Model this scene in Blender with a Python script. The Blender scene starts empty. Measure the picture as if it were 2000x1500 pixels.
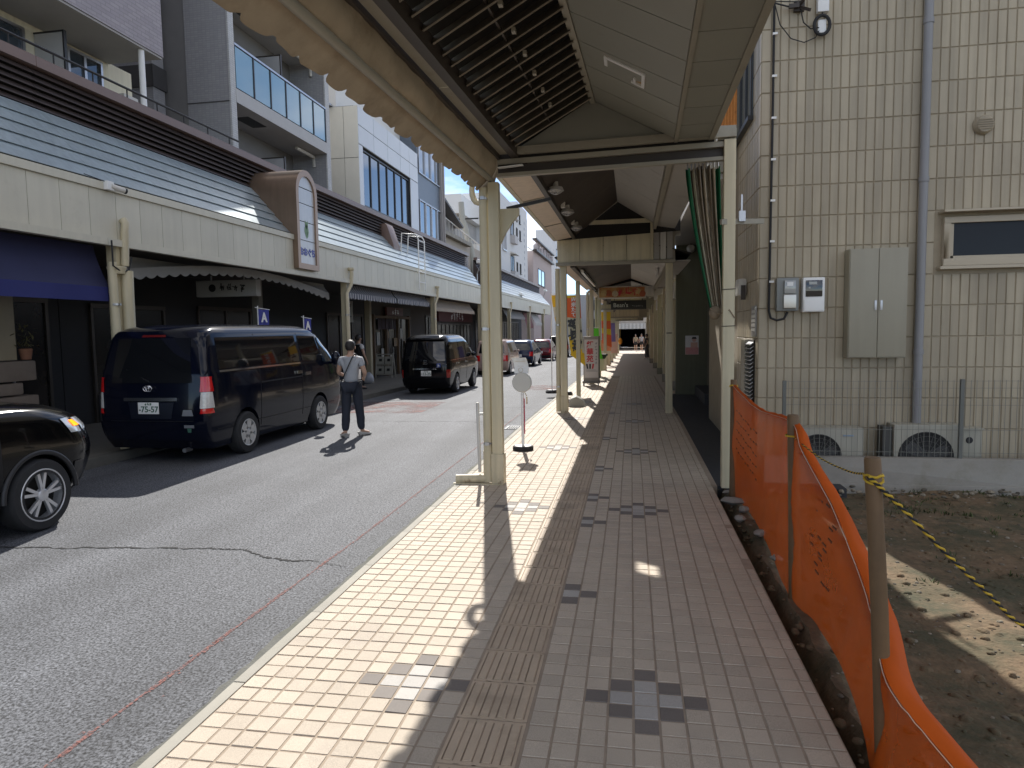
import bpy, bmesh, math, random
from mathutils import Vector, Matrix
random.seed(11)
S = bpy.context.scene
COL = S.collection

# ---------------------------------------------------------------- camera
H = 1.62
YAW, PITCH, ROLL = math.radians(9.95), math.radians(4.55), 0.016
fw = Vector((-math.sin(YAW)*math.cos(PITCH), math.cos(YAW)*math.cos(PITCH), -math.sin(PITCH)))
rt = Vector((math.cos(YAW), math.sin(YAW), 0)); up = rt.cross(fw)
r2 = rt*math.cos(ROLL)-up*math.sin(ROLL); u2 = rt*math.sin(ROLL)+up*math.cos(ROLL)
cam = bpy.data.objects.new('camera', bpy.data.cameras.new('camera'))
COL.objects.link(cam)
cam.matrix_world = Matrix(((r2.x, u2.x, -fw.x, 0), (r2.y, u2.y, -fw.y, 0), (r2.z, u2.z, -fw.z, H), (0, 0, 0, 1)))
cam.data.sensor_width = 36; cam.data.lens = 1333/2000*36
cam.data.clip_start = 0.05; cam.data.clip_end = 3000
S.camera = cam

# ---------------------------------------------------------------- sky and sun
SUN_EL, SUN_AZ = math.radians(41.5), math.radians(12)      # azimuth: degrees left of +Y
w = bpy.data.worlds.new('World'); S.world = w; w.use_nodes = True
nt = w.node_tree; nt.nodes.clear()
sky = nt.nodes.new('ShaderNodeTexSky'); sky.sky_type = 'NISHITA'; sky.sun_disc = False
sky.sun_elevation = SUN_EL; sky.sun_rotation = -SUN_AZ
sky.air_density = 0.6; sky.dust_density = 0.0; sky.ozone_density = 1.2; sky.altitude = 600
tc = nt.nodes.new('ShaderNodeTexCoord')
mp = nt.nodes.new('ShaderNodeMapping'); mp.inputs['Scale'].default_value = (1.0, 1.0, 2.6); mp.inputs['Location'].default_value = (6.8, 3.6, 1.48)
nz = nt.nodes.new('ShaderNodeTexNoise'); nz.inputs['Scale'].default_value = 2.6; nz.inputs['Detail'].default_value = 9; nz.inputs['Roughness'].default_value = 0.6
rp = nt.nodes.new('ShaderNodeValToRGB'); rp.color_ramp.elements[0].position = 0.43; rp.color_ramp.elements[1].position = 0.66
mul = nt.nodes.new('ShaderNodeMath'); mul.operation = 'MULTIPLY'; mul.inputs[1].default_value = 0.85
mx = nt.nodes.new('ShaderNodeMix'); mx.data_type = 'RGBA'; mx.inputs['B'].default_value = (10.0, 9.5, 9.0, 1)
bg = nt.nodes.new('ShaderNodeBackground'); bg.inputs['Strength'].default_value = 0.115
out = nt.nodes.new('ShaderNodeOutputWorld')
L = nt.links.new
L(tc.outputs['Generated'], mp.inputs['Vector']); L(mp.outputs[0], nz.inputs['Vector']); L(nz.outputs['Fac'], rp.inputs['Fac'])
L(rp.outputs['Color'], mul.inputs[0]); L(mul.outputs[0], mx.inputs['Factor']); L(sky.outputs[0], mx.inputs['A'])
L(mx.outputs['Result'], bg.inputs['Color']); L(bg.outputs[0], out.inputs[0])
sun = bpy.data.objects.new('sun', bpy.data.lights.new('sun', 'SUN')); COL.objects.link(sun)
sun.data.energy = 4.0; sun.data.angle = math.radians(0.55); sun.data.color = (1, 0.96, 0.90)
sd = Vector((-math.sin(SUN_AZ)*math.cos(SUN_EL), math.cos(SUN_AZ)*math.cos(SUN_EL), math.sin(SUN_EL)))
sun.rotation_euler = sd.to_track_quat('Z', 'Y').to_euler(); sun.location = (0, 0, 30)
vs = S.view_settings; vs.view_transform = 'Standard'; vs.look = 'None'; vs.gamma = 1; vs.exposure = 0.85; vs.use_curve_mapping = False

# ---------------------------------------------------------------- materials
MATS = {}
def mat(name, col, rough=0.6, metal=0.0, var=0.12, vscale=3.0, bump=0.0, bscale=60.0, rnd=0.0, coat=0.0, spec=None,
        stain=None, sscale=1.2, sth=(0.5, 0.7), trans=0.0, emit=None, est=1.0, streak=0.0, island=0.0, space='Object'):
    if name in MATS: return MATS[name]
    m = bpy.data.materials.new(name); MATS[name] = m; m.use_nodes = True
    n = m.node_tree; b = n.nodes['Principled BSDF']; lk = n.links.new
    b.inputs['Roughness'].default_value = rough; b.inputs['Metallic'].default_value = metal
    if coat: b.inputs['Coat Weight'].default_value = coat; b.inputs['Coat Roughness'].default_value = 0.03
    if spec is not None: b.inputs['Specular IOR Level'].default_value = spec
    if trans: b.inputs['Transmission Weight'].default_value = trans
    if emit: b.inputs['Emission Color'].default_value = (*emit, 1); b.inputs['Emission Strength'].default_value = est
    c = (*col, 1)
    tcn = n.nodes.new('ShaderNodeTexCoord')
    if space == 'World':
        g = n.nodes.new('ShaderNodeNewGeometry'); vec = g.outputs['Position']
    else: vec = tcn.outputs['Object']
    sock = None
    if var:
        t = n.nodes.new('ShaderNodeTexNoise'); t.inputs['Scale'].default_value = vscale; t.inputs['Detail'].default_value = 7
        t.inputs['Roughness'].default_value = 0.65
        lk(vec, t.inputs['Vector'])
        x = n.nodes.new('ShaderNodeMix'); x.data_type = 'RGBA'
        x.inputs['A'].default_value = (*[k*(1-var*1.6) for k in col], 1); x.inputs['B'].default_value = (*[min(1, k*(1+var*1.6)) for k in col], 1)
        lk(t.outputs['Fac'], x.inputs['Factor']); sock = x.outputs['Result']
    def mulby(fac_sock, lo, hi, s):
        mr = n.nodes.new('ShaderNodeMapRange'); mr.inputs['To Min'].default_value = lo; mr.inputs['To Max'].default_value = hi
        lk(fac_sock, mr.inputs['Value'])
        mm = n.nodes.new('ShaderNodeMix'); mm.data_type = 'RGBA'; mm.blend_type = 'MULTIPLY'; mm.inputs['Factor'].default_value = 1
        if s is None: mm.inputs['A'].default_value = c
        else: lk(s, mm.inputs['A'])
        lk(mr.outputs['Result'], mm.inputs['B']); return mm.outputs['Result']
    if rnd:
        oi = n.nodes.new('ShaderNodeObjectInfo'); sock = mulby(oi.outputs['Random'], 1-rnd, 1+rnd, sock)
    if island:
        gi = n.nodes.new('ShaderNodeNewGeometry'); sock = mulby(gi.outputs['Random Per Island'], 1-island, 1+island, sock)
    if streak:
        mpn = n.nodes.new('ShaderNodeMapping'); mpn.inputs['Scale'].default_value = (9, 9, 0.5); lk(vec, mpn.inputs['Vector'])
        t3 = n.nodes.new('ShaderNodeTexNoise'); t3.inputs['Scale'].default_value = 1.5; t3.inputs['Detail'].default_value = 5; lk(mpn.outputs[0], t3.inputs['Vector'])
        rr = n.nodes.new('ShaderNodeValToRGB'); rr.color_ramp.elements[0].position = 0.35; rr.color_ramp.elements[1].position = 0.6
        lk(t3.outputs['Fac'], rr.inputs['Fac']); sock = mulby(rr.outputs['Color'], 1-streak, 1.0, sock)
    if stain:
        t2 = n.nodes.new('ShaderNodeTexNoise'); t2.inputs['Scale'].default_value = sscale; t2.inputs['Detail'].default_value = 9; t2.inputs['Roughness'].default_value = 0.7
        lk(vec, t2.inputs['Vector'])
        rr = n.nodes.new('ShaderNodeValToRGB'); rr.color_ramp.elements[0].position = sth[0]; rr.color_ramp.elements[1].position = sth[1]
        lk(t2.outputs['Fac'], rr.inputs['Fac'])
        x = n.nodes.new('ShaderNodeMix'); x.data_type = 'RGBA'; x.inputs['B'].default_value = (*stain, 1)
        lk(rr.outputs['Color'], x.inputs['Factor'])
        if sock is None: x.inputs['A'].default_value = c
        else: lk(sock, x.inputs['A'])
        sock = x.outputs['Result']
    if sock is None: b.inputs['Base Color'].default_value = c
    else: lk(sock, b.inputs['Base Color'])
    if bump:
        t = n.nodes.new('ShaderNodeTexNoise'); t.inputs['Scale'].default_value = bscale; t.inputs['Detail'].default_value = 4
        lk(vec, t.inputs['Vector'])
        bn = n.nodes.new('ShaderNodeBump'); bn.inputs['Strength'].default_value = bump; bn.inputs['Distance'].default_value = 0.01
        lk(t.outputs['Fac'], bn.inputs['Height']); lk(bn.outputs[0], b.inputs['Normal'])
    return m

cream = mat('cream_paint', (.60, .53, .36), .45, var=.08, vscale=2, stain=(.30, .24, .15), sscale=2.2, sth=(.62, .85), streak=.16)
creamL = mat('cream_fascia_paint', (.60, .57, .46), .5, var=.07, vscale=1.5, streak=.05, rnd=.04, stain=(.42, .38, .28), sscale=1.3, sth=(.6, .9), space='World')
creamrust = mat('cream_paint_rusting', (.58, .51, .35), .55, var=.1, vscale=4, stain=(.16, .075, .03), sscale=7, sth=(.56, .68), streak=.2)
white = mat('white_paint', (.78, .78, .76), .4, var=.05)
offwhite = mat('offwhite_paint', (.62, .60, .55), .5, var=.08, streak=.1)
black = mat('black_plastic', (.02, .02, .022), .45, var=.15)
darkmetal = mat('dark_brown_metal', (.045, .035, .028), .5, var=.2)
steel = mat('steel', (.45, .45, .46), .35, metal=.9, var=.1)
chrome = mat('chrome', (.8, .8, .82), .12, metal=1, var=0)
rubber = mat('rubber', (.022, .022, .023), .8, var=.25, vscale=12)
brown = mat('brown_louvre_metal', (.065, .050, .046), .4, var=.12, vscale=1.2, streak=.1, space='World')
browncap = mat('brown_cap_metal', (.18, .12, .098), .45, var=.12, vscale=1.2, space='World')
paleblue = mat('pale_blue_roof_panel', (.36, .43, .46), .28, metal=.25, var=.14, vscale=2.0, streak=.15, rnd=.06, space='World')
concrete = mat('concrete', (.30, .285, .25), .85, var=.22, vscale=5, bump=.35, bscale=90, stain=(.16, .15, .11), sscale=2.5, sth=(.5, .75))
wood = mat('bamboo_wood', (.17, .10, .045), .6, var=.25, vscale=7, streak=.25)
glassdark = mat('dark_tinted_glass', (.008, .009, .011), .03, var=0, spec=.6, coat=.3)
glassdim = mat('dim_shop_glass', (.010, .010, .011), .25, var=.3, spec=.25)
glassblue = mat('window_glass', (.03, .045, .06), .04, var=0, spec=.9, coat=.6)

# ---------------------------------------------------------------- mesh building
ORG = {}
def gz(y): return 0.0 if y < 12 else -.012*(y-12)
class MB:
    def __init__(s): s.v = []; s.f = []; s.m = []
    def add(s, vs, fs, mi=0):
        b = len(s.v); s.v += [tuple(p) for p in vs]; s.f += [tuple(b+i for i in f) for f in fs]; s.m += [mi]*len(fs); return s
    def box(s, x0, x1, y0, y1, z0, z1, mi=0):
        return s.add([(x0,y0,z0),(x1,y0,z0),(x1,y1,z0),(x0,y1,z0),(x0,y0,z1),(x1,y0,z1),(x1,y1,z1),(x0,y1,z1)],
                     [(3,2,1,0),(4,5,6,7),(0,1,5,4),(1,2,6,5),(2,3,7,6),(3,0,4,7)], mi)
    def obox(s, c, ax, ay, az, mi=0):
        c, ax, ay, az = map(Vector, (c, ax, ay, az))
        P = [c-ax-ay-az, c+ax-ay-az, c+ax+ay-az, c-ax+ay-az, c-ax-ay+az, c+ax-ay+az, c+ax+ay+az, c-ax+ay+az]
        return s.add(P, [(3,2,1,0),(4,5,6,7),(0,1,5,4),(1,2,6,5),(2,3,7,6),(3,0,4,7)], mi)
    def beam(s, p0, p1, wd, ht, upv=(0,0,1), mi=0):
        p0, p1 = Vector(p0), Vector(p1); d = p1-p0; sd = d.cross(Vector(upv)).normalized(); uu = sd.cross(d).normalized()
        return s.obox((p0+p1)/2, d/2, sd*wd/2, uu*ht/2, mi)
    def slab(s, c4, t, mi=0):
        c4 = [Vector(p) for p in c4]; nrm = (c4[1]-c4[0]).cross(c4[2]-c4[0]).normalized()*t; k = len(c4)
        fs = [tuple(range(k-1, -1, -1)), tuple(range(k, 2*k))]+[(i, (i+1) % k, k+(i+1) % k, k+i) for i in range(k)]
        return s.add(c4+[p+nrm for p in c4], fs, mi)
    def cyl(s, p0, p1, r0, r1=None, n=12, mi=0):
        if r1 is None: r1 = r0
        return s.tube([p0, p1], r0, n, mi, radii=[r0, r1])
    def tube(s, pts, r, n=8, mi=0, radii=None, closed=False, cap=True):
        pts = [Vector(p) for p in pts]; k = len(pts); radii = radii or [r]*k; vs = []; prev = None
        for i, p in enumerate(pts):
            a = pts[(i-1) % k] if (closed or i) else p; b = pts[(i+1) % k] if (closed or i < k-1) else p
            d = (b-a).normalized()
            if prev is None:
                t = Vector((0, 0, 1)) if abs(d.z) < .9 else Vector((1, 0, 0)); x = d.cross(t).normalized()
            else: x = (prev-d*prev.dot(d)).normalized()
            prev = x; y = d.cross(x)
            vs += [p+(x*math.cos(2*math.pi*j/n)+y*math.sin(2*math.pi*j/n))*radii[i] for j in range(n)]
        fs = []
        for i in range(k if closed else k-1):
            a = i*n; b = ((i+1) % k)*n
            fs += [(a+j, a+(j+1) % n, b+(j+1) % n, b+j) for j in range(n)]
        if cap and not closed: fs += [tuple(range(n-1, -1, -1)), tuple(range((k-1)*n, k*n))]
        return s.add(vs, fs, mi)
    def prism(s, pts, ax, a0, a1, mi=0):
        f = {'x': lambda p, a: (a, p[0], p[1]), 'y': lambda p, a: (p[0], a, p[1]), 'z': lambda p, a: (p[0], p[1], a)}[ax]
        k = len(pts)
        return s.add([f(p, a0) for p in pts]+[f(p, a1) for p in pts], [tuple(range(k-1, -1, -1)), tuple(range(k, 2*k))]+[(i, (i+1) % k, k+(i+1) % k, k+i) for i in range(k)], mi)
    def lathe(s, prof, c=(0,0,0), ax='z', n=24, mi=0):
        vs = []; k = len(prof); c = Vector(c)
        for i in range(n):
            a = 2*math.pi*i/n; ca, sa = math.cos(a), math.sin(a)
            for r, h in prof:
                vs.append(c+Vector({'z': (r*ca, r*sa, h), 'x': (h, r*ca, r*sa), 'y': (r*ca, h, r*sa)}[ax]))
        fs = []
        for i in range(n):
            j = (i+1) % n
            fs += [(i*k+q, j*k+q, j*k+q+1, i*k+q+1) for q in range(k-1)]
        return s.add(vs, fs, mi)
    def sheet(s, rows, t=None, mi=0, mfun=None):
        R, Cn = len(rows), len(rows[0]); vs = [Vector(p) for r in rows for p in r]
        b = len(s.v)
        fs = [(i*Cn+j, i*Cn+j+1, (i+1)*Cn+j+1, (i+1)*Cn+j) for i in range(R-1) for j in range(Cn-1)]
        ms = [mfun(i, j) if mfun else mi for i in range(R-1) for j in range(Cn-1)]
        s.v += [tuple(p) for p in vs]; s.f += [tuple(b+i for i in f) for f in fs]; s.m += ms
        if t:
            t = Vector(t); b2 = len(s.v); s.v += [tuple(p+t) for p in vs]; s.f += [tuple(b2+i for i in reversed(f)) for f in fs]; s.m += ms
            rim = [j for j in range(Cn)]+[i*Cn+Cn-1 for i in range(1, R)]+[(R-1)*Cn+j for j in range(Cn-2, -1, -1)]+[i*Cn for i in range(R-2, 0, -1)]
            for q in range(len(rim)):
                a, c = rim[q], rim[(q+1) % len(rim)]; s.f.append((b+c, b+a, b2+a, b2+c)); s.m.append(ms[0])
        return s
    def ball(s, c, rx, ry=None, rz=None, n=12, m=8, mi=0):
        ry = ry or rx; rz = rz or rx; c = Vector(c)
        prof = [(math.sin(math.pi*i/m), -math.cos(math.pi*i/m)) for i in range(m+1)]
        b = len(s.v); s.lathe(prof, n=n, mi=mi)
        for i in range(b, len(s.v)):
            p = s.v[i]; s.v[i] = (c.x+p[0]*rx, c.y+p[1]*ry, c.z+p[2]*rz)
        return s
    def mesh(s, name, org=(0,0,0), smooth=None, bevel=0, fix=True):
        me = bpy.data.meshes.new(name); o = Vector(org)
        me.from_pydata([tuple(Vector(p)-o) for p in s.v], [], s.f)
        me.polygons.foreach_set('material_index', s.m)
        bm = bmesh.new(); bm.from_mesh(me)
        if smooth is not None or fix: bmesh.ops.remove_doubles(bm, verts=bm.verts, dist=1e-5)
        if bevel:
            es = [e for e in bm.edges if len(e.link_faces) == 2 and e.calc_face_angle(0) > .6]
            bmesh.ops.bevel(bm, geom=es, offset=bevel, segments=2, profile=.7, affect='EDGES', clamp_overlap=True)
        if fix: bmesh.ops.recalc_face_normals(bm, faces=bm.faces)
        bm.to_mesh(me); bm.free()
        if smooth is not None or bevel:
            me.shade_smooth(); me.set_sharp_from_angle(angle=math.radians(smooth or 40))
        me.update(); return me
    def build(s, name, mats, parent=None, smooth=None, bevel=0, fix=True, label=None, cat=None, group=None, kind=None, at=None):
        if parent is not None: org = ORG[parent.name]
        elif at is not None: org = Vector(at)
        else:
            xs = [p[0] for p in s.v]; ys = [p[1] for p in s.v]; zs = [p[2] for p in s.v]
            org = Vector(((min(xs)+max(xs))/2, (min(ys)+max(ys))/2, min(zs)))
        me = s.mesh(name, org, smooth, bevel, fix)
        return link(name, me, mats, parent, org, label, cat, group, kind)
def link(name, me, mats=None, parent=None, org=None, label=None, cat=None, group=None, kind=None):
    if mats is not None:
        for m in (mats if isinstance(mats, (list, tuple)) else [mats]): me.materials.append(m)
    o = bpy.data.objects.new(name, me); COL.objects.link(o)
    if parent is not None: o.parent = parent; ORG[o.name] = ORG[parent.name]
    else: o.location = org or (0, 0, 0); ORG[o.name] = Vector(org or (0, 0, 0))
    tag(o, label, cat, group, kind); return o
def tag(o, label=None, cat=None, group=None, kind=None):
    for k, v in (('label', label), ('category', cat), ('group', group), ('kind', kind)):
        if v: o[k] = v
    return o
def thing(name, label, cat, loc=(0,0,0), group=None, local=False, rz=0):
    o = bpy.data.objects.new(name, None); COL.objects.link(o); o.location = loc; o.rotation_euler = (0, 0, rz)
    o.empty_display_size = .2; ORG[o.name] = Vector((0,0,0)) if local else Vector(loc)
    return tag(o, label, cat, group)
def dup(root, loc, label=None, rz=None, parent=None):
    c = root.copy(); COL.objects.link(c); ORG[c.name] = ORG[root.name]
    if parent is not None: c.parent = parent
    else:
        c.location = loc
        if rz is not None: c.rotation_euler = (0, 0, rz)
        if label: c['label'] = label
    for ch in list(root.children): dup(ch, None, parent=c)
    return c
def shared(me, name, parent, loc, rot=None, scale=None):
    o = bpy.data.objects.new(name, me); COL.objects.link(o); o.parent = parent
    o.location = Vector(loc)-ORG[parent.name]
    if rot: o.rotation_euler = rot
    if scale: o.scale = scale
    ORG[o.name] = ORG[parent.name]; return o
def text_mb(body, size, O, X, Y, depth=.004, align='CENTER', mb=None, mi=0, bold=0.0, vertical=False):
    """flat extruded lettering: O centre, X reading direction, Y up direction"""
    mb = mb or MB(); X, Y, O = Vector(X).normalized(), Vector(Y).normalized(), Vector(O); N = X.cross(Y)
    cu = bpy.data.curves.new('lettering', 'FONT'); cu.body = '\n'.join(body) if vertical else body
    cu.size = size; cu.align_x = align; cu.align_y = 'CENTER'; cu.extrude = depth; cu.resolution_u = 3; cu.offset = bold
    ob = bpy.data.objects.new('lettering', cu); COL.objects.link(ob)
    bpy.context.view_layer.update(); dg = bpy.context.evaluated_depsgraph_get()
    me = bpy.data.meshes.new_from_object(ob.evaluated_get(dg))
    mb.add([O+X*v.co.x+Y*v.co.y+N*v.co.z for v in me.vertices], [tuple(p.vertices) for p in me.polygons], mi)
    bpy.data.meshes.remove(me); bpy.data.objects.remove(ob); bpy.data.curves.remove(cu); return mb
def cut(me_body, cutters):
    """boolean difference, evaluated without operators"""
    ob = bpy.data.objects.new('tmp', me_body); COL.objects.link(ob); tmp = []
    for cm in cutters:
        c = bpy.data.objects.new('tmpc', cm); COL.objects.link(c); tmp.append(c)
        md = ob.modifiers.new('b', 'BOOLEAN'); md.operation = 'DIFFERENCE'; md.object = c; md.solver = 'EXACT'
    bpy.context.view_layer.update(); dg = bpy.context.evaluated_depsgraph_get()
    me = bpy.data.meshes.new_from_object(ob.evaluated_get(dg))
    for o in tmp+[ob]:
        d = o.data; bpy.data.objects.remove(o)
        if d.users == 0: bpy.data.meshes.remove(d)
    return me
def glyphs(mb, n, size, O, X, Y, mi=0, seed=1, gap=1.08, depth=.003, wt=.09):
    """rows of brush-like strokes where the photograph's small print cannot be read"""
    rr = random.Random(seed); X, Y, O = Vector(X).normalized(), Vector(Y).normalized(), Vector(O); N = X.cross(Y).normalized()
    for k in range(n):
        c = O+X*((k-(n-1)/2)*size*gap)
        for q in range(rr.choice((4, 5, 6))):
            hor = q % 2; l = size*rr.uniform(.25, .46); a = rr.uniform(-.25, .25)+(0 if hor else 1.4)
            d = (X*math.cos(a)+Y*math.sin(a)); e = N.cross(d)
            mb.obox(c+X*rr.uniform(-.22, .22)*size+Y*rr.uniform(-.34, .34)*size, d*l, e*size*wt*rr.uniform(.5, 1), N*(depth+.0005*q))
    return mb
from mathutils import noise
# ================================================================ GROUND
def strip(mb, x0, x1, ys, off, mi=0):
    """ground-following sheet between x0 and x1"""
    return mb.sheet([[(x0, y, gz(y)+off), (x1, y, gz(y)+off)] for y in ys], mi=mi)
YS = [-8, 0, 12, 30, 60, 90]
def gbox(mb, x0, x1, ys, z0, z1, mi=0):
    for a, b in zip(ys[:-1], ys[1:]):
        mb.add([(x0,a,gz(a)+z0),(x1,a,gz(a)+z0),(x1,b,gz(b)+z0),(x0,b,gz(b)+z0),(x0,a,gz(a)+z1),(x1,a,gz(a)+z1),(x1,b,gz(b)+z1),(x0,b,gz(b)+z1)],
               [(3,2,1,0),(4,5,6,7),(1,2,6,5),(3,0,4,7)]+([(0,1,5,4)] if a == ys[0] else [])+([(2,3,7,6)] if b == ys[-1] else []), mi)
    return mb
earth = mat('bare_earth', (.16, .14, .11), .95, var=.2, vscale=.6)
g = MB(); g.sheet([[(-600, y, gz(min(y, 90))-.55), (600, y, gz(min(y, 90))-.55)] for y in (-300, 12, 90, 900)])
g.build('terrain', earth, kind='structure', at=(0,0,0), fix=False)

def asphalt():
    m = mat('asphalt', (.072, .075, .084), .82, var=.2, vscale=.8, space='World'); n = m.node_tree; lk = n.links.new; b = n.nodes['Principled BSDF']
    g = n.nodes.new('ShaderNodeNewGeometry'); old = b.inputs['Base Color'].links[0].from_socket
    v = n.nodes.new('ShaderNodeTexNoise'); v.inputs['Scale'].default_value = 68; v.inputs['Detail'].default_value = 4; v.inputs['Roughness'].default_value = .7
    lk(g.outputs['Position'], v.inputs['Vector'])
    r = n.nodes.new('ShaderNodeValToRGB'); e = r.color_ramp.elements; e[0].position = .38; e[0].color = (.18, .18, .18, 1); e[1].position = .65; e[1].color = (2.6, 2.6, 2.55, 1)
    lk(v.outputs['Fac'], r.inputs['Fac'])
    x = n.nodes.new('ShaderNodeMix'); x.data_type = 'RGBA'; x.blend_type = 'MULTIPLY'; x.inputs['Factor'].default_value = 1
    lk(old, x.inputs['A']); lk(r.outputs['Color'], x.inputs['B'])
    # long wear streaks left by traffic
    mq = n.nodes.new('ShaderNodeMapping'); mq.inputs['Scale'].default_value = (1.5, .13, 1); lk(g.outputs['Position'], mq.inputs['Vector'])
    q = n.nodes.new('ShaderNodeTexNoise'); q.inputs['Scale'].default_value = 1.0; q.inputs['Detail'].default_value = 6; lk(mq.outputs[0], q.inputs['Vector'])
    qr = n.nodes.new('ShaderNodeMapRange'); qr.inputs['From Min'].default_value = .3; qr.inputs['From Max'].default_value = .7; qr.inputs['To Min'].default_value = .72; qr.inputs['To Max'].default_value = 1.2; lk(q.outputs['Fac'], qr.inputs['Value'])
    x3 = n.nodes.new('ShaderNodeMix'); x3.data_type = 'RGBA'; x3.blend_type = 'MULTIPLY'; x3.inputs['Factor'].default_value = 1; lk(x.outputs['Result'], x3.inputs['A']); lk(qr.outputs['Result'], x3.inputs['B']); x = x3
    bn = n.nodes.new('ShaderNodeBump'); bn.inputs['Strength'].default_value = .55; bn.inputs['Distance'].default_value = .006
    lk(v.outputs['Fac'], bn.inputs['Height']); lk(bn.outputs[0], b.inputs['Normal']); lk(x.outputs['Result'], b.inputs['Base Color']); return m
asph = asphalt()
r = MB(); strip(r, -7.02, -1.82, YS, -.12)
road = r.build('road', asph, kind='structure', at=(0,0,0), fix=False)
gut = mat('gutter_concrete', (.125, .125, .112), .9, var=.3, vscale=9, bump=.5, bscale=70, stain=(.075, .08, .05), sscale=3, sth=(.45, .75), space='World')
gm = MB(); rows = []
random.seed(5)
for i in range(480):
    y = -2+i*.0625; rows.append([(-2.0+.04*noise.noise(Vector((y*1.3, 0, 0)))+.03*noise.noise(Vector((y*7, 2, 0))), y, gz(y)-.115), (-1.845, y, gz(y)-.112)])
gm.sheet(rows); gm.build('gutter', gut, road, fix=False)
# faded chalk survey line, sprayed red
def worn(m_, sc, a, b):
    n = m_.node_tree; lk = n.links.new; g = n.nodes.new('ShaderNodeNewGeometry'); t = n.nodes.new('ShaderNodeTexNoise'); t.inputs['Scale'].default_value = sc; t.inputs['Detail'].default_value = 6; t.inputs['Roughness'].default_value = .75
    lk(g.outputs['Position'], t.inputs['Vector']); r_ = n.nodes.new('ShaderNodeValToRGB'); r_.color_ramp.elements[0].position = a; r_.color_ramp.elements[1].position = b; lk(t.outputs['Fac'], r_.inputs['Fac']); lk(r_.outputs['Color'], n.nodes['Principled BSDF'].inputs['Alpha']); return m_
chalk = worn(mat('red_chalk', (.27, .115, .095), .95, var=.2, vscale=30, space='World'), 60, .42, .62)
cm = MB(); y = 1.5
while y < 14:
    l = random.uniform(.05, .22); xx = -2.36+.09*min(1, (y-1.5)/4); wd = random.uniform(.007, .016)*(1 if y < 6 else .8); jx = random.uniform(-.006, .006)
    cm.add([(xx-wd+jx, y, -.1155), (xx+wd+jx, y, -.1155), (xx+wd*.8, y+l, -.1155), (xx-wd, y+l, -.1155)], [(0,1,2,3)]); y += l*.97
for k in range(60):
    y = random.uniform(1.5, 8); xx = -2.36+.09*min(1, (y-1.5)/4)+random.gauss(0, .05); s = random.uniform(.003, .01)
    cm.add([(xx-s, y, -.1155), (xx+s, y, -.1155), (xx+s, y+s*2.5, -.1155), (xx-s, y+s*2.5, -.1155)], [(0,1,2,3)])
cm.build('chalk_line', chalk, road, fix=False)
crackm = mat('crack_dark', (.012, .012, .012), .9, var=.2)  # flat dark strips painted on in place of the cracks' recessed depth
def crack(pts, wmax, name='crack'):
    m = MB(); P = []
    for (a, b) in zip(pts[:-1], pts[1:]):
        for k in range(30):
            t = k/30; P.append((a[0]+(b[0]-a[0])*t, a[1]+(b[1]-a[1])*t+random.uniform(-.014, .014)+.03*noise.noise(Vector((a[0]+(b[0]-a[0])*t*1.0, 3, 1))*4)))
    N = len(P)
    rows = [[(x, y-wd, gz(y)-.1165), (x, y+wd, gz(y)-.1165)] for i, (x, y) in enumerate(P) for wd in [wmax*.8*random.uniform(.15, 1)*min(1, (N-i)/12+.15)]]
    m.sheet(rows); m.build(name, crackm, road, fix=False)
crack([(-7, 4.9), (-6, 4.7), (-4.93, 4.76), (-3.87, 4.89), (-3.4, 4.93), (-3.07, 4.93), (-2.8, 4.78), (-2.31, 4.72)], .022)
crack([(-2.31, 4.72), (-2.08, 4.66)], .008)
crack([(-5.4, 12.63), (-3.2, 12.65), (-1.95, 12.6)], .016)
crack([(-5.2, 14.9), (-3.2, 15.3), (-2.0, 15.2)], .014)
crack([(-3.0, 12.62), (-2.5, 12.0), (-2.3, 11.3)], .012)
redp = worn(mat('faded_red_road_paint', (.22, .115, .105), .9, var=.25, vscale=4, space='World'), 2.4, .42, .68)
m = MB(); m.sheet([[(-6.6, 14.0, gz(14)-.115), (-4.5, 14.0, gz(14)-.115)], [(-6.9, 16.6, gz(16.6)-.115), (-4.6, 16.6, gz(16.6)-.115)]])
m.sheet([[(-3.5, 20.5, gz(20.5)-.115), (-2.1, 20.5, gz(20.5)-.115)], [(-3.6, 22.5, gz(22.5)-.115), (-2.1, 22.5, gz(22.5)-.115)]])
m.build('road_marking', redp, road, fix=False)
# street drain
dg_ = thing('drain_grate', 'small iron drain grate in the gutter beyond the white disc sign', 'drain grate', (-2.02, 11.85, -.12))
m = MB(); m.box(-2.2, -1.87, 11.65, 12.05, -.1165, -.110); m.build('frame', black, dg_)
for k in range(7):
    m = MB(); m.box(-2.16+k*.042, -2.14+k*.042, 11.7, 12.0, -.1075, -.098); m.build('bar', black, dg_)

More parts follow.
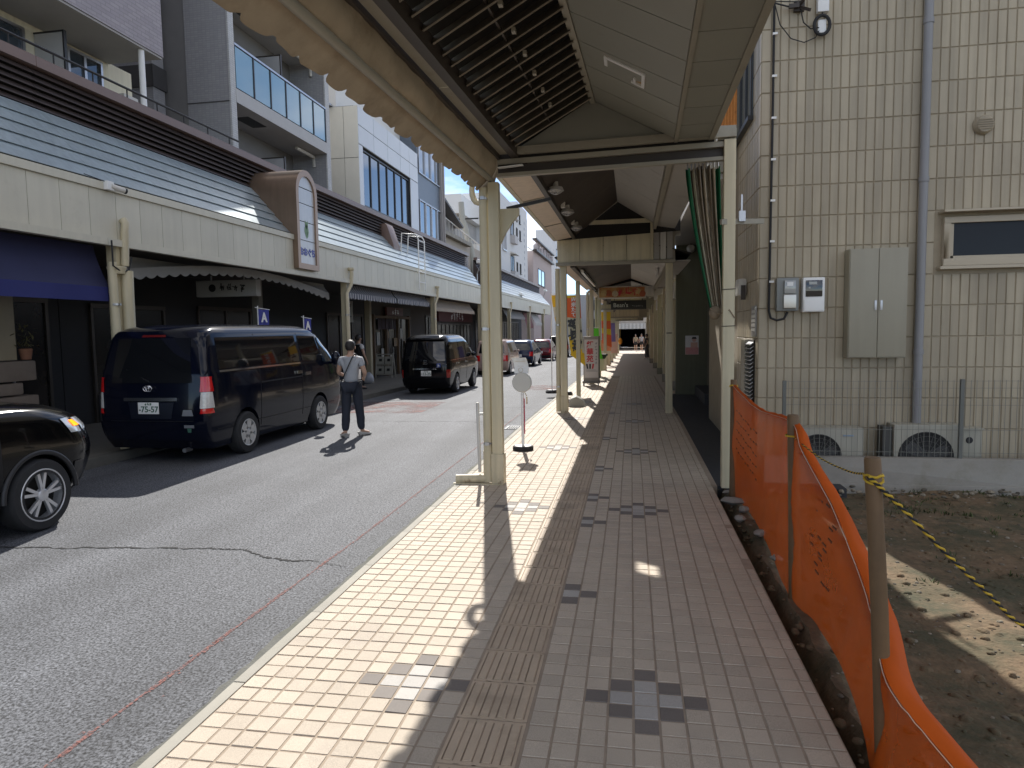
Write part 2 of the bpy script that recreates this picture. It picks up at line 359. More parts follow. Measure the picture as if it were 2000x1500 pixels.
# ---- right pavement with its tiles
tilem = mat('peach_paving_tile', (.50, .425, .335), .75, var=.1, vscale=3.5, rnd=.09, island=.06, bump=.15, bscale=300, stain=(.36, .31, .26), sscale=1.1, sth=(.55, .8), space='World')
def speckle(m, sc=420, lo=.72, hi=1.22):
    n = m.node_tree; lk = n.links.new; b = n.nodes['Principled BSDF']; old = b.inputs['Base Color'].links[0].from_socket
    g = n.nodes.new('ShaderNodeNewGeometry'); v = n.nodes.new('ShaderNodeTexNoise'); v.inputs['Scale'].default_value = sc; v.inputs['Detail'].default_value = 2
    lk(g.outputs['Position'], v.inputs['Vector']); mr = n.nodes.new('ShaderNodeMapRange'); mr.inputs['From Min'].default_value = .3; mr.inputs['From Max'].default_value = .7
    mr.inputs['To Min'].default_value = lo; mr.inputs['To Max'].default_value = hi; lk(v.outputs['Fac'], mr.inputs['Value'])
    x = n.nodes.new('ShaderNodeMix'); x.data_type = 'RGBA'; x.blend_type = 'MULTIPLY'; x.inputs['Factor'].default_value = 1
    lk(old, x.inputs['A']); lk(mr.outputs['Result'], x.inputs['B']); lk(x.outputs['Result'], b.inputs['Base Color'])
darkt = mat('dark_grey_paving_tile', (.185, .16, .14), .75, var=.12, rnd=.08, island=.05, space='World')
lightt = mat('pale_grey_paving_tile', (.42, .395, .36), .7, var=.1, rnd=.06, island=.05, space='World')
for q in (tilem, darkt, lightt): speckle(q)
grout = mat('tile_grout', (.34, .275, .21), .95, var=.2, vscale=9, space='World')
tact = mat('tactile_tile_beige', (.47, .37, .265), .65, var=.12, vscale=5, rnd=.07, stain=(.2, .16, .11), sscale=2, sth=(.5, .8), space='World')
kerbm = mat('kerb_stone', (.36, .34, .29), .85, var=.14, vscale=5, stain=(.25, .24, .2), sscale=2.5, sth=(.5, .8), space='World')
m = MB(); gbox(m, -1.775, .81, [-4, 0, 7.1], -.4, -.0032); gbox(m, -1.775, .86, [7.1, 12, 30, 60, 90], -.4, -.0032)
walk = m.build('sidewalk', grout, kind='structure', at=(0,0,0))
m = MB()
yy = -2.0
for i in range(48):
    a, b = yy, yy+.795
    me_ = MB(); gbox(me_, -1.835, -1.777, [a, b], -.3, .001+random.uniform(-.002, .002)); me_.build('kerb_stone', kerbm, walk, bevel=.006); yy += .8
TX0, TP = -1.775, .104; RX0, RP, YP = -.42, .1065, .1052; Y0 = 1.92
def tile_mesh(name, sx, sy, m_):
    hx, hy = sx/2, sy/2; i = .0035
    b = MB(); b.add([(-hx,-hy,-.008),(hx,-hy,-.008),(hx,hy,-.008),(-hx,hy,-.008),(-hx+i,-hy+i,0),(hx-i,-hy+i,0),(hx-i,hy-i,0),(-hx+i,hy-i,0)], [(4,5,6,7),(0,1,5,4),(1,2,6,5),(2,3,7,6),(3,0,4,7)])
    me = b.mesh(name, fix=False); me.materials.append(m_); return me
TM = {(s, k): tile_mesh('paving_tile', (TP if s else RP)-.006, YP-.006, mm) for s in (0, 1) for k, mm in ((0, tilem), (1, darkt), (2, lightt))}
centers = [(1, 7, 2.886), (1, 7, 6.09), (1, 7, 9.2), (1, 7, 12.3), (0, 4, 2.918), (0, 4, 6.06), (0, 4, 8.97), (0, 4, 12.0), (0, -1, 4.07), (0, -1, 5.65), (0, -1, 6.46), (0, -1, 7.86), (0, -1, 10.1),
           (0, 4, 15), (1, 7, 15.4), (0, -1, 13.2)]
CC = [(s, c, round((y-Y0)/YP-.5)) for s, c, y in centers]
def tile_kind(s, c, rw):
    for (cs, cc, cr) in CC:
        if cs == s:
            d = abs(c-cc)+abs(rw-cr)
            if d <= 1: return 2
            if d == 2: return 1
    return 0
allt = []
random.seed(21)
for rw in range(int((26-Y0)/YP)):
    for s, nC in ((1, 10), (0, 11)):
        for c in range(nC):
            x = (TX0+(c+.5)*TP) if s else (RX0+(c+.5)*RP); y = Y0+(rw+.5)*YP
            allt.append((rw, s, c, x, y, tile_kind(s, c, rw)))
rest = MB(); cnt = 0
for rw, s, c, x, y, k in allt:
    z = gz(y)+random.uniform(-.0012, .0012)
    if cnt < 300 and rw >= 0:
        o = shared(TM[(s, k)], 'paving_tile', walk, (x, y, z), rot=(random.gauss(0, .006), random.gauss(0, .006), random.gauss(0, .004))); cnt += 1
    else:
        me = TM[(s, k)]; ax, ay = random.gauss(0, .007), random.gauss(0, .007)
        rest.add([(x+v.co.x, y+v.co.y, z+v.co.z+v.co.x*ax+v.co.y*ay) for v in me.vertices], [tuple(p.vertices) for p in me.polygons], k)
half = tile_mesh('paving_tile', .052, YP-.007, tilem)
for rw in range(int((26-Y0)/YP)):
    y = Y0+(rw+.5)*YP
    if y < 7 and random.random() < .10: continue
    rest.add([(.7795+random.uniform(-.004, .004)+v.co.x, y+v.co.y, gz(y)+random.uniform(-.001, .001)+v.co.z) for v in half.vertices], [tuple(p.vertices) for p in half.polygons], 0)
rest.build('paving_tiles', [tilem, darkt, lightt], walk, fix=False, kind='stuff')
m = MB()
m.box(-.149, .149, -.149, .149, -.012, -.006, 1)
for k in range(4):
    x = -.1125+k*.075
    m.prism([(x-.0195, -.006), (x-.0155, .0032), (x+.0155, .0032), (x+.0195, -.006)], 'y', -.132, .132)
for k in range(5):
    xa, xb = max(-.149, -.15+k*.075-.0135), min(.149, -.15+k*.075+.0135); m.box(xa, xb, -.149, .149, -.006, -.0005)
for s in (-1, 1): m.box(-.149, .149, s*.1415-.0075, s*.1415+.0075, -.006, -.0007)
tme = m.mesh('tactile_tile', fix=False); tme.materials.append(tact); tme.materials.append(mat('groove_dirt', (.31, .24, .165), .95, var=.2))
for i in range(74):
    y = 1.75+.1525+i*.3055; shared(tme, 'tactile_tile', walk, (-.5785, y, gz(y)+.0005+random.uniform(-.001, .001)), rot=(random.gauss(0, .004), random.gauss(0, .004), 0))
# far pavement surface (pieces no longer told apart)
farpave = mat('far_pavement', (.46, .385, .31), .8, var=.12, vscale=6, space='World')
m = MB(); strip(m, -1.775, .86, [25.9, 40, 60, 90], -.002); m.build('far_paving', farpave, walk, fix=False)
# dark floor of the shop recess beside the pavement
darkfloor = mat('dark_mat', (.035, .036, .04), .8, var=.2, vscale=8, bump=.3, bscale=200)
m = MB(); m.box(.862, 2.1, 7.12, 17.0, -.3, -.005); m.build('shop_recess_floor', darkfloor, kind='structure', at=(0,0,0))
m = MB(); gbox(m, .862, 3.0, [17, 30, 60, 90], -.3, -.004); m.build('shop_front_floor', farpave, kind='structure', at=(0,0,0))

# ---- left pavement
lpave = mat('left_pavement', (.16, .15, .13), .85, var=.15, vscale=2, bump=.2, bscale=120, space='World')
m = MB(); gbox(m, -13.0, -7.18, YS, -.4, 0); m.build('left_sidewalk', lpave, kind='structure', at=(0,0,0))
lk_ = MB(); gbox(lk_, -7.178, -7.02, YS, -.4, .004); lk_.build('left_kerb', mat('shaded_kerb', (.13, .125, .11), .9, var=.2, vscale=4, space='World'), kind='structure', at=(0,0,0))  # left kerb coloured darker to stand for the shade it lies in

# ---- vacant lot
dirt = mat('lot_dirt', (.155, .106, .06), .95, var=.5, vscale=14, bump=1.0, bscale=40, stain=(.06, .058, .03), sscale=1.6, sth=(.42, .6), space='World')
random.seed(3)
m = MB(); rows = []
for j in range(90):
    y = -1.0+j*.0962; row = []
    for i in range(70):
        x = .84+i*.1 if i else .80
        h = noise.noise(Vector((x*1.1, y*1.1, 3)))*.045+noise.noise(Vector((x*4, y*4, 7)))*.022+noise.noise(Vector((x*13, y*13, 1)))*.009
        h -= .05*min(1, max(0, (x-.86)*3)); 
        row.append((x+(random.uniform(-.02, .02) if i else 0), y, h-.025 if i else -.3))
    rows.append(row)
m.sheet(rows); m.build('vacant_lot_ground', dirt, kind='structure', at=(0,0,0), smooth=60, fix=False)
peb = mat('rubble_stones', (.16, .14, .105), .9, var=.25, vscale=20, island=.6)
m = MB()
def stone(m, x, y, z, s, mi=0):
    b = len(m.v); m.ball((x, y, z), s*random.uniform(.7, 1.3), s*random.uniform(.7, 1.3), s*random.uniform(.35, .7), 6, 4, mi)
    a = random.uniform(0, 6.3); 
    for i in range(b, len(m.v)):
        p = m.v[i]; dx, dy = (p[0]-x)*random.uniform(.8, 1.2), (p[1]-y)*random.uniform(.8, 1.2)
        m.v[i] = (x+dx*math.cos(a)-dy*math.sin(a), y+dx*math.sin(a)+dy*math.cos(a), p[2])
for k in range(2200):
    x = random.uniform(.9, 5.5); y = random.uniform(1.5, 7.4); 
    h = noise.noise(Vector((x*1.1, y*1.1, 3)))*.045+noise.noise(Vector((x*4, y*4, 7)))*.022-.075
    if x < 1.2: h += .03
    stone(m, x, y, h+.001, random.choice([.004, .005, .006, .008, .011, .016]))
for k in range(160): stone(m, random.uniform(1.3, 5.5), random.uniform(7.0, 7.45), -.05+random.uniform(0, .03), random.uniform(.01, .032))
m.build('rubble', peb, kind='stuff', fix=False, at=(0,0,0))
weed = mat('weed_green', (.055, .075, .02), .8, var=.3, vscale=8, island=.4)
m = MB(); random.seed(17)
for k in range(170):
    cx, cy = random.uniform(1.3, 5.2), random.choice([random.uniform(4.6, 7.3), random.uniform(6.4, 7.3)]); hh = random.uniform(.015, .055)
    z0 = noise.noise(Vector((cx*1.1, cy*1.1, 3)))*.045+noise.noise(Vector((cx*4, cy*4, 7)))*.022-.085
    for q in range(random.randint(5, 14)):
        a = random.uniform(0, 6.28); l = random.uniform(.01, .05); p = Vector((cx+random.gauss(0, .03), cy+random.gauss(0, .03), z0)); d = Vector((math.cos(a)*l, math.sin(a)*l, hh)); e = Vector((-math.sin(a), math.cos(a), 0))*.005
        m.add([p-e, p+e, p+d*.6+e*.8, p+d, p+d*.6-e*.8], [(0, 1, 2, 3, 4)])
m.build('weeds', weed, kind='stuff', fix=False, at=(0,0,0))
m = MB(); random.seed(23)
for k in range(1500):
    x, y = .86+abs(random.gauss(0, 1.5)), random.uniform(1.6, 7.3)
    h = noise.noise(Vector((x*1.1, y*1.1, 3)))*.045+noise.noise(Vector((x*4, y*4, 7)))*.022-.078
    if x < 1.2: h += .025
    stone(m, x, y, h, random.choice([.008, .01, .014, .02, .03]))
m.build('soil_clods', dirt, kind='stuff', fix=False, at=(0,0,0), smooth=70)
# broken paving edge chunks
random.seed(8)
for k, (x, y, s) in enumerate([(.93, 6.5, .09), (.98, 6.2, .07), (.90, 5.9, .05), (.99, 5.5, .06), (1.0, 4.9, .05), (.93, 6.85, .05)]):
    m = MB(); stone(m, x, y, .0, s); o = m.build('concrete_lump', concrete, fix=False, smooth=50)
    tag(o, ['largest broken concrete lump by the foot of the cream end post', 'broken concrete lump just in front of the end post base', 'flat mortar lump against the torn pavement edge', 'pale mortar lump between pavement and orange netting',
            'nearest mortar lump beside the middle wooden stake', 'small dark lump touching the cream end post'][k], 'rubble lump', 'broken concrete along the pavement edge')
# ================================================================ RIGHT ARCADE
ceil = mat('grey_green_ceiling_panel', (.255, .25, .205), .5, var=.07, vscale=1.3, rnd=.05, stain=(.17, .16, .125), sscale=1.6, sth=(.6, .85), space='World')
ceil2 = mat('grey_ceiling_sheet', (.36, .34, .31), .55, var=.1, vscale=.9, stain=(.22, .2, .18), sscale=1.0, sth=(.5, .8), space='World')
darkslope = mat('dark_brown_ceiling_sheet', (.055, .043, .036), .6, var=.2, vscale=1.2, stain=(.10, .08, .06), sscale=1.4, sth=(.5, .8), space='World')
slatm = mat('tan_louvre_slat', (.21, .18, .135), .5, var=.2, vscale=5, rnd=.12, streak=.2)
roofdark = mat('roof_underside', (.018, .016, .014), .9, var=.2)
peach = mat('peach_soffit', (.74, .60, .47), .55, var=.07, vscale=1.5, rnd=.04, streak=.1, space='World')
canvas = mat('tan_awning_canvas', (.34, .275, .19), .85, var=.2, vscale=4, stain=(.19, .14, .085), sscale=2.2, sth=(.5, .78), bump=.15, bscale=25, space='World')
rust = mat('rusty_sheet', (.42, .17, .04), .85, var=.35, vscale=9, stain=(.12, .05, .02), sscale=6, sth=(.5, .7))
trim = mat('canopy_trim', (.30, .275, .215), .5, var=.12, vscale=3, stain=(.2, .17, .12), sscale=3, sth=(.55, .8), space='World')
Y7 = 7.05
def sk(x, k=.04): return lambda y: x+k*(y-Y7)
ridge = sk(-.37); gl = sk(-1.17); gin = sk(-1.19); gro = lambda y: .42+.017*(y-Y7); ed = lambda y: .75; rail = sk(-1.345, .038); tube_ = sk(-1.42, .037); scal = sk(-1.55, .05)
YN = -2.6
A = thing('arcade_canopy', 'nearest gabled canopy overhead with dark louvre slats and grey ceiling panels', 'canopy', (-.3, 3, 3.4), 'gabled canopies over the right pavement')
# roof skin over the bay, keeps daylight out
m = MB()
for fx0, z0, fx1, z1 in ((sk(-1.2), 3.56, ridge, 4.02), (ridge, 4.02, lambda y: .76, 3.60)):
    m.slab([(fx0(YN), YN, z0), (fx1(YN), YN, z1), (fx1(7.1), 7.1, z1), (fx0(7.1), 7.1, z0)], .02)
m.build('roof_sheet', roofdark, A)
for i in range(24):                                                  # louvre slats, tilted boards from low beam to ridge
    y = 6.86-i*.192
    m = MB(); p0 = Vector((gl(y)+.03, y, 3.46)); p1 = Vector((ridge(y)-.02, y, 3.865)); d = (p1-p0).normalized()
    tilt = (Vector((0, .75, .0))+Vector((d.z, 0, -d.x))*-.66).normalized(); m.obox((p0+p1)/2, (p1-p0)/2, tilt*.062, d.cross(tilt)*.006)
    m.build('slat', slatm, A)
for (x, z, wd, hh) in ((-.78, 3.68, .015, .02),):
    m = MB(); m.beam((x-.386, YN, z-.03), (x, 6.9, z-.03), wd, hh); m.build('slat_hanger', darkmetal, A)
for i in range(9):
    y = 6.4-i*.4; x = -.70+.04*(y-Y7); m = MB(); m.box(x-.014, x+.014, y-.03, y+.02, 3.65, 3.68); m.build('clip', trim, A)
m = MB(); m.beam((ridge(YN), YN, 3.87), (ridge(Y7), Y7, 3.87), .05, .05); m.build('ridge_bar', trim, A)
for i in range(18):                                                  # right slope panels and flat edge panels
    y1 = 7.02-i*.5; y0 = y1-.49
    if i == 2: # panel with the open hatch
        pass
    m = MB(); m.slab([(ridge(y0)+.03, y0, 3.872), (ridge(y1)+.03, y1, 3.872), (gro(y1), y1, 3.462), (gro(y0), y0, 3.462)], .012); m.build('ceiling_panel', ceil, A)
    m = MB(); m.slab([(gro(y0)+.035, y0, 3.452), (gro(y1)+.035, y1, 3.452), (.745, y1, 3.452), (.745, y0, 3.452)], .012); m.build('edge_panel', ceil, A)
m = MB(); m.beam((gro(YN)+.015, YN, 3.45), (gro(Y7)+.015, Y7, 3.45), .035, .05); m.build('valley_bar', trim, A)
m = MB(); m.box(.747, .80, YN, Y7, 3.43, 3.60); m.build('gutter', trim, A)
# hatch with a white frame that hangs open on one side
hm = mat('tan_hatch', (.40, .27, .11), .8, var=.3, vscale=10)
nrm = Vector((-.43, 0, -.79)).normalized(); ux = Vector((.79, 0, -.43)).normalized(); uy = Vector((0, 1, 0))
hc = Vector((-.03, 5.76, 3.705))+nrm*.02
m = MB(); m.obox(hc+nrm*.004, ux*.165, uy*.12, nrm*.004); m.build('hatch', hm, A)
m = MB()
m.obox(hc+nrm*.012-uy*.135, ux*.18, uy*.02, nrm*.012); m.obox(hc+nrm*.012+ux*.168, ux*.014, uy*.12, nrm*.012)
m.obox(hc+nrm*.012-ux*.168-uy*.05, ux*.014, uy*.085, nrm*.012); m.obox(hc+nrm*.012+uy*.135+ux*.12, ux*.06, uy*.014, nrm*.012); m.obox(hc+nrm*.012+uy*.09+ux*.09, ux*.01, uy*.06, nrm*.012)
m.build('hatch_frame', white, A)
# left low beam, soffit strip and awning rail
m = MB(); m.beam((gl(YN), YN, 3.43), (gl(Y7), Y7, 3.43), .075, .12); m.build('low_beam', darkmetal, A)
for i in range(5):
    y1 = 7.0-i*2.0; y0 = y1-1.985; m = MB(); m.slab([(gl(y0)-.045, y0, 3.40), (gl(y1)-.045, y1, 3.40), (rail(y1)+.03, y1, 3.40), (rail(y0)+.03, y0, 3.40)], .015); m.build('soffit_panel', trim, A)
m = MB(); m.beam((rail(YN), YN, 3.42), (rail(Y7), Y7, 3.40), .05, .09); m.build('awning_rail', darkmetal, A)
# gable panel and cross beams at the far end
m = MB(); m.prism([(-1.17, 3.44), (.42, 3.47), (-.37, 3.90)], 'y', 7.03, 7.06); m.build('gable_panel', ceil, A)
m = MB(); m.prism([(-1.42, 3.30), (.80, 3.40), (.82, 3.63), (-.37, 4.06), (-1.42, 3.52)], 'y', 7.062, 7.085); m.build('gable_back', roofdark, A)
m = MB(); m.beam((-1.2, 7.01, 3.43), (1.0, 7.01, 3.475), .05, .075); m.build('cross_beam', trim, A)
m = MB(); m.beam((-1.36, 7.06, 3.335), (.9, 7.06, 3.385), .05, .05); m.build('cross_beam', trim, A)
m = MB(); m.beam((-1.36, 7.13, 3.30), (.9, 7.13, 3.345), .05, .14); m.build('cross_beam', darkmetal, A)
m = MB(); m.beam((-1.36, 7.07, 3.205), (.9, 7.07, 3.25), .07, .035); m.build('cross_beam', trim, A)
m = MB(); m.beam((-1.34, 7.03, 3.275), (-1.08, 7.0, 3.285), .05, .012); m.build('strip_lamp', white, A)
m = MB(); m.box(.83, 1.005, 7.05, 7.17, 3.425, 3.56); m.build('bracket_box', trim, A)
m = MB(); rows = [[(.82+.014*k, 7.1+.012*(k % 2), z) for k in range(15)] for z in (3.57, 4.1)]; m.sheet(rows, t=(0, .004, 0)); m.build('rusty_panel', rust, A)
# retracted tan awning with scalloped valance
W_ = thing('awning', 'tan scalloped canvas awning folded along the canopy edge above the road', 'awning', (-1.45, 3, 3.1))
random.seed(4)
m = MB(); rows = []
for j in range(7):
    t = j/6; row = []
    for i in range(120):
        y = YN+(7.0-YN)*i/119; sag = .025*math.sin(t*math.pi)*(1+.9*noise.noise(Vector((y*1.4, t*1.5, 2))))+.018*noise.noise(Vector((y*5, t*2, 9)))
        x0, x1 = rail(y)+.0, tube_(y)+.02
        row.append((x0+(x1-x0)*t+sag, y, 3.385+(3.17-3.385)*t-.012*math.sin(t*math.pi)))
    rows.append(row)
m.sheet(rows, t=(-.003, 0, 0)); m.build('canvas', canvas, W_, smooth=60)
m = MB(); m.tube([(tube_(YN), YN, 3.16), (tube_(7.02), 7.02, 3.16)], .03, 12); m.build('front_tube', trim, W_, smooth=50)
m = MB(); rows = []
per = .26; offy = .17
for j in range(6):
    t = j/5; row = []
    for i in range(400):
        y = YN+(7.0-YN)*i/399; ph = ((y+offy) % per)/per
        drop = (.74+.26*(1-abs(2*ph-1)**7))*(1+.06*noise.noise(Vector((y*2, 7, 1))))
        wav = .012*noise.noise(Vector((y*4, 3, t)))+.01*math.sin(y*14)*t
        tt = t*drop; x0, x1 = tube_(y)-.02, scal(y)
        row.append((x0+(x1-x0)*tt+wav, y, 3.155-.105*tt+.01*noise.noise(Vector((y*3, 1, 5)))*t))
    rows.append(row)
m.sheet(rows, t=(-.003, 0, 0)); m.build('valance', canvas, W_, smooth=60)
m = MB(); m.add([(rail(7.0), 7.0, 3.39), (tube_(7.0)-.02, 7.02, 3.2), (scal(7.0), 7.02, 3.06), (-1.40, 7.03, 3.06), (-1.34, 7.02, 3.25)], [(0, 1, 2, 3, 4)])
m.build('end_flap', canvas, W_, fix=False)

# ---- posts
def post(x, y, top, label, w2=.055, pipe=True, base=True, bracket=False):
    z0 = gz(y); P = thing('arcade_post', label, 'post', (x, y, z0), 'cream posts of the right arcade')
    m = MB(); m.box(x-w2, x+w2, y-w2, y+w2, z0, top); m.build('column', cream, P, bevel=.006)
    if base: m = MB(); m.box(x-w2-.012, x+w2+.012, y-w2-.012, y+w2+.012, z0, z0+.32); m.build('base_shoe', creamrust, P, bevel=.006)
    if pipe:
        px, py = x-w2-.052, y-.02
        m = MB(); m.tube([(px, py, top-.05), (px, py, z0+.06)], .046, 14); m.build('downpipe', cream, P, smooth=50)
        m = MB(); m.tube([(px, py, z0+.35), (px, py, z0+.02)], .052, 14); m.build('pipe_sleeve', cream, P, smooth=50)
        for z in ([.42, 1.62, 2.95] if top > 2.9 else [.5, 1.7]):
            m = MB(); m.tube([(px, py, z0+z), (px, py, z0+z+.022)], .05, 14); m.build('clamp', steel, P)
            m = MB(); m.box(px-.02, px+.025, py-.07, py-.045, z0+z-.004, z0+z+.028); m.build('clamp_lug', steel, P)
    return P
p1 = post(-1.385, 7.0, 3.12, 'nearest cream post with downpipe and elbow bend at its foot')
m = MB(); m.tube([(-1.49, 6.98, .055), (-1.60, 6.98, .05), (-1.84, 6.96, .045)], .048, 14); m.build('pipe_elbow', creamrust, p1, smooth=50)
m = MB(); m.box(-1.86, -1.33, 6.9, 6.93, .0, .012); m.build('base_plate', creamrust, p1)
m = MB(); m.tube([(-1.60, 6.99, .86), (-1.585, 6.98, .12)], .018, 8); m.tube([(-1.60, 6.99, .74), (-1.53, 6.99, .74)], .014, 8); m.build('guard_bar', offwhite, p1)
m = MB(); m.prism([(-1.33, 2.50), (-1.33, 2.86), (-1.13, 2.86), (-1.13, 2.80), (-1.2, 2.72), (-1.27, 2.62)], 'y', 7.02, 7.06); m.build('gusset', cream, p1)
m = MB(); m.tube([(-1.565+.065*math.cos(a*.3927), 7.06, 3.07+.13*math.sin(a*.3927)) for a in range(16)], .03, 8, closed=True); m.build('shadow_loop', cream, p1, smooth=60)  # loop added at the post top for its ring shaped shadow on the pavement
m = MB(); m.beam((-1.30, 7.25, 2.90), (-.84, 7.35, 3.0), .03, .035); m.build('bracket_arm', black, p1)
pr = thing('end_post', 'square cream end post at the orange netting, striped curtain tied to it', 'post', (.945, 7.06, 0))
m = MB(); m.box(.89, 1.0, 7.005, 7.115, .0, 3.42); m.build('column', cream, pr, bevel=.005)
for z in (1.62, 1.98):
    m = MB(); m.tube([(.885, 7.0, z), (1.005, 7.0, z+.004), (1.005, 7.12, z), (.885, 7.12, z)], .004, 5, closed=True); m.build('wire_tie', darkmetal, pr)
m = MB(); m.beam((.86, 6.985, 2.63), (1.3, 7.25, 2.66), .03, .05); m.build('clamp_bar', trim, pr)
m = MB(); m.box(1.04, 1.10, 7.05, 7.11, 2.64, 2.74); m.box(1.06, 1.075, 7.07, 7.085, 2.72, 2.9); m.build('bolt_end', steel, pr)
# folded striped curtain
st1 = mat('curtain_cream_canvas', (.62, .55, .43), .85, var=.2, vscale=6, stain=(.2, .14, .08), sscale=5, sth=(.5, .75)); st2 = mat('curtain_brown_fold', (.20, .155, .105), .9, var=.2); green = mat('curtain_green_edge', (.012, .16, .07), .7, var=.15)
Cn = thing('curtain', 'gathered striped canvas curtain with green edges tied against the end post', 'curtain', (.8, 7.2, 1.75))
m = MB(); rows = []; N = 60
for j in range(20):
    t = j/19; z = 3.22+(1.80-3.22)*t; xa = .54+.245*t**1.25; xb = .875+.05*t; row = []
    for i in range(N+1):
        u = i/N; amp = (.035*(1-t)+.02)
        row.append((xa+(xb-xa)*u, 7.24-.05*t+amp*math.sin(u*N*.72+.6*math.sin(t*3))+.012*noise.noise(Vector((u*9, t*3, 1))), z-.02*math.sin(u*9)*(1-t)))
    rows.append(row)
def cm_(i, j):
    return 2 if j < 8 or j > N-9 else (1 if (j//3) % 2 else 0)
m.sheet(rows, t=(0, .003, 0), mfun=cm_); m.build('cloth', [st1, st2, green], Cn, smooth=60)
m = MB(); m.ball((.83, 7.16, 1.76), .06, .05, .07); m.tube([(.78, 7.13, 1.80), (.86, 7.1, 1.74), (.95, 7.0, 1.78), (1.0, 7.0, 1.70)], .006, 6); m.build('tied_end', [st2], Cn, smooth=60)
for k in range(9): m = MB(); m.tube([(.56+k*.037, 7.2, 3.19), (.56+k*.037, 7.2, 3.25)], .007, 6); m.build('hook', steel, Cn)

# ---- second bay
B = thing('arcade_canopy', 'second gabled canopy with dark brown left slope, peach soffit and caged lamps', 'canopy', (-.4, 10, 3.4), 'gabled canopies over the right pavement')
ya, yb = 7.2, 13.15
def lerp(a, b, t): return a+(b-a)*t
def slope(pts, th, name, mt, par): m = MB(); m.slab(pts, th); return m.build(name, mt, par)
zl, zr_, zrt = 3.37, 3.99, 3.58
def zs(x): return zl+(zr_-zl)*(x+1.05)/.82
for (y0, y1, x0, x1) in ((ya, 8.45, -1.05, -.23), (8.66, yb, -1.05, -.23), (8.45, 8.66, -1.05, -.80), (8.45, 8.66, -.68, -.23)):  # small hidden gap left in the slope to let a sun patch onto the pavement
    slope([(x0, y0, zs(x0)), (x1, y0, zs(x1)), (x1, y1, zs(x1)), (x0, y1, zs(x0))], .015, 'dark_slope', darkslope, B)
for i in range(3):
    y0 = lerp(ya, yb, i/3)+.006; y1 = lerp(ya, yb, (i+1)/3)-.006
    slope([(-.25, y0, 3.975), (.40, y0, 3.56), (.40, y1, 3.56), (-.25, y1, 3.975)], .015, 'ceiling_panel', ceil2, B)
    slope([(-1.40, y0, 3.30), (-1.09, y0, 3.352), (-1.09, y1, 3.352), (-1.40, y1, 3.30)], .02, 'soffit_panel', peach, B)
m = MB(); m.box(-1.09, -1.03, ya, yb, 3.31, 3.42); m.build('low_beam', darkmetal, B)
m = MB(); m.box(-1.46, -1.40, ya, yb, 3.29, 3.48); m.build('edge_gutter', cream, B)
m = MB(); m.box(.40, .46, ya, yb, 3.44, 3.60); m.build('right_beam', trim, B)
slope([(.46, ya, 3.5), (.86, ya, 3.44), (.80, yb, 3.44), (.46, yb, 3.5)], .015, 'edge_panel', ceil2, B)
m = MB(); m.slab([(-.23, ya, 4.03), (.5, ya, 3.62), (.5, yb, 3.62), (-.23, yb, 4.03)], .02); m.build('roof_sheet', roofdark, B)
for k in (9.05, 11.3): m = MB(); m.beam((-1.40, k, 3.29), (-1.09, k, 3.345), .015, .012); m.build('soffit_joint', trim, B)
m = MB(); m.beam((-1.05, 13.1, 3.42), (-.23, 13.1, 4.02), .06, .07); m.beam((-.23, 13.1, 4.02), (.42, 13.1, 3.58), .06, .07); m.build('hip_bar', trim, B)
for k, (y, z) in enumerate(((8.7, 3.36), (10.3, 3.35), (12.0, 3.36))):
    Lm = thing('caged_lamp', ['round caged lamp nearest the viewer under the brown canopy slope', 'middle round caged lamp beneath the brown canopy slope', 'round caged lamp next to the second cross panel'][k], 'lamp', (-.93, y, z), 'caged lamps under the second canopy')
    m = MB(); m.lathe([(.0, .10), (.03, .10), (.035, .045), (.085, .03), (.098, 0), (.085, -.01), (0, -.012)], (-.93, y, z), n=20); m.build('lamp_body', offwhite, Lm, smooth=40)
    m = MB()
    for a in range(6):
        an = a*math.pi/6; m.tube([(-.93+.096*math.cos(an)*q, y+.096*math.sin(an)*q, z-.012-.045*(1-q*q)) for q in (-1, -.7, -.3, 0, .3, .7, 1)], .004, 5)
    m.tube([(-.93+.10*math.cos(q*.4189), y+.10*math.sin(q*.4189), z-.01) for q in range(15)], .006, 6, closed=True); m.build('cage', steel, Lm)
    if k: m = MB(); m.box(-1.0, -.94, y-.28, y-.2, z+.02, z+.17); m.build('ballast', offwhite, Lm, bevel=.006)

# ---- cross panels further on
def gantry(y, label, x0=-1.4, x1=.36, z0=2.88, z1=3.62, n=4, posts=True):
    G = thing('cross_panel', label, 'cross panel', (0, y, z0), 'cream cross panels between the canopies')
    ws = (x1-x0)/n
    for i in range(n):
        zt = z1 if i else z1-.26
        m = MB(); m.box(x0+i*ws+.005, x0+(i+1)*ws-.005, y-.02, y+.02, z0+.005, zt); m.build('panel', cream, G, bevel=.003)
        if i == n-1: m = MB(); m.box(x0+(i+1)*ws-.004, x0+(i+1)*ws+.05, y-.035, y+.02, z0, zt); m.build('edge_post', cream, G)
    m = MB(); m.box(x0+.01, x1+.45, y+.031, y+.045, z0, z1-.27); m.box(x0+ws, x1+.04, y+.031, y+.045, z1-.269, z1); m.box(x1+.041, x1+.55, y+.047, y+.06, z1-.3, z1+.08); m.build('backing', trim, G)
    m = MB(); m.box(x0+ws, x1+.03, y-.045, y-.02, z1-.05, z1+.03); m.build('top_rail', cream, G)
    m = MB(); m.box(x0-.02, x1+.45, y-.05, y+.05, z0-.06, z0); m.build('bottom_rail', trim, G)
    if posts:
        for k in range(3): m = MB(); m.box(x1+.06+k*.12, x1+.16+k*.12, y-.02, y+.03, z0+.01, z1-.12-.02*k); m.build('grey_panel', [ceil2, offwhite, ceil2][k], G)
    return G
gantry(13.2, 'cream cross panel with stained right square under the second gable')
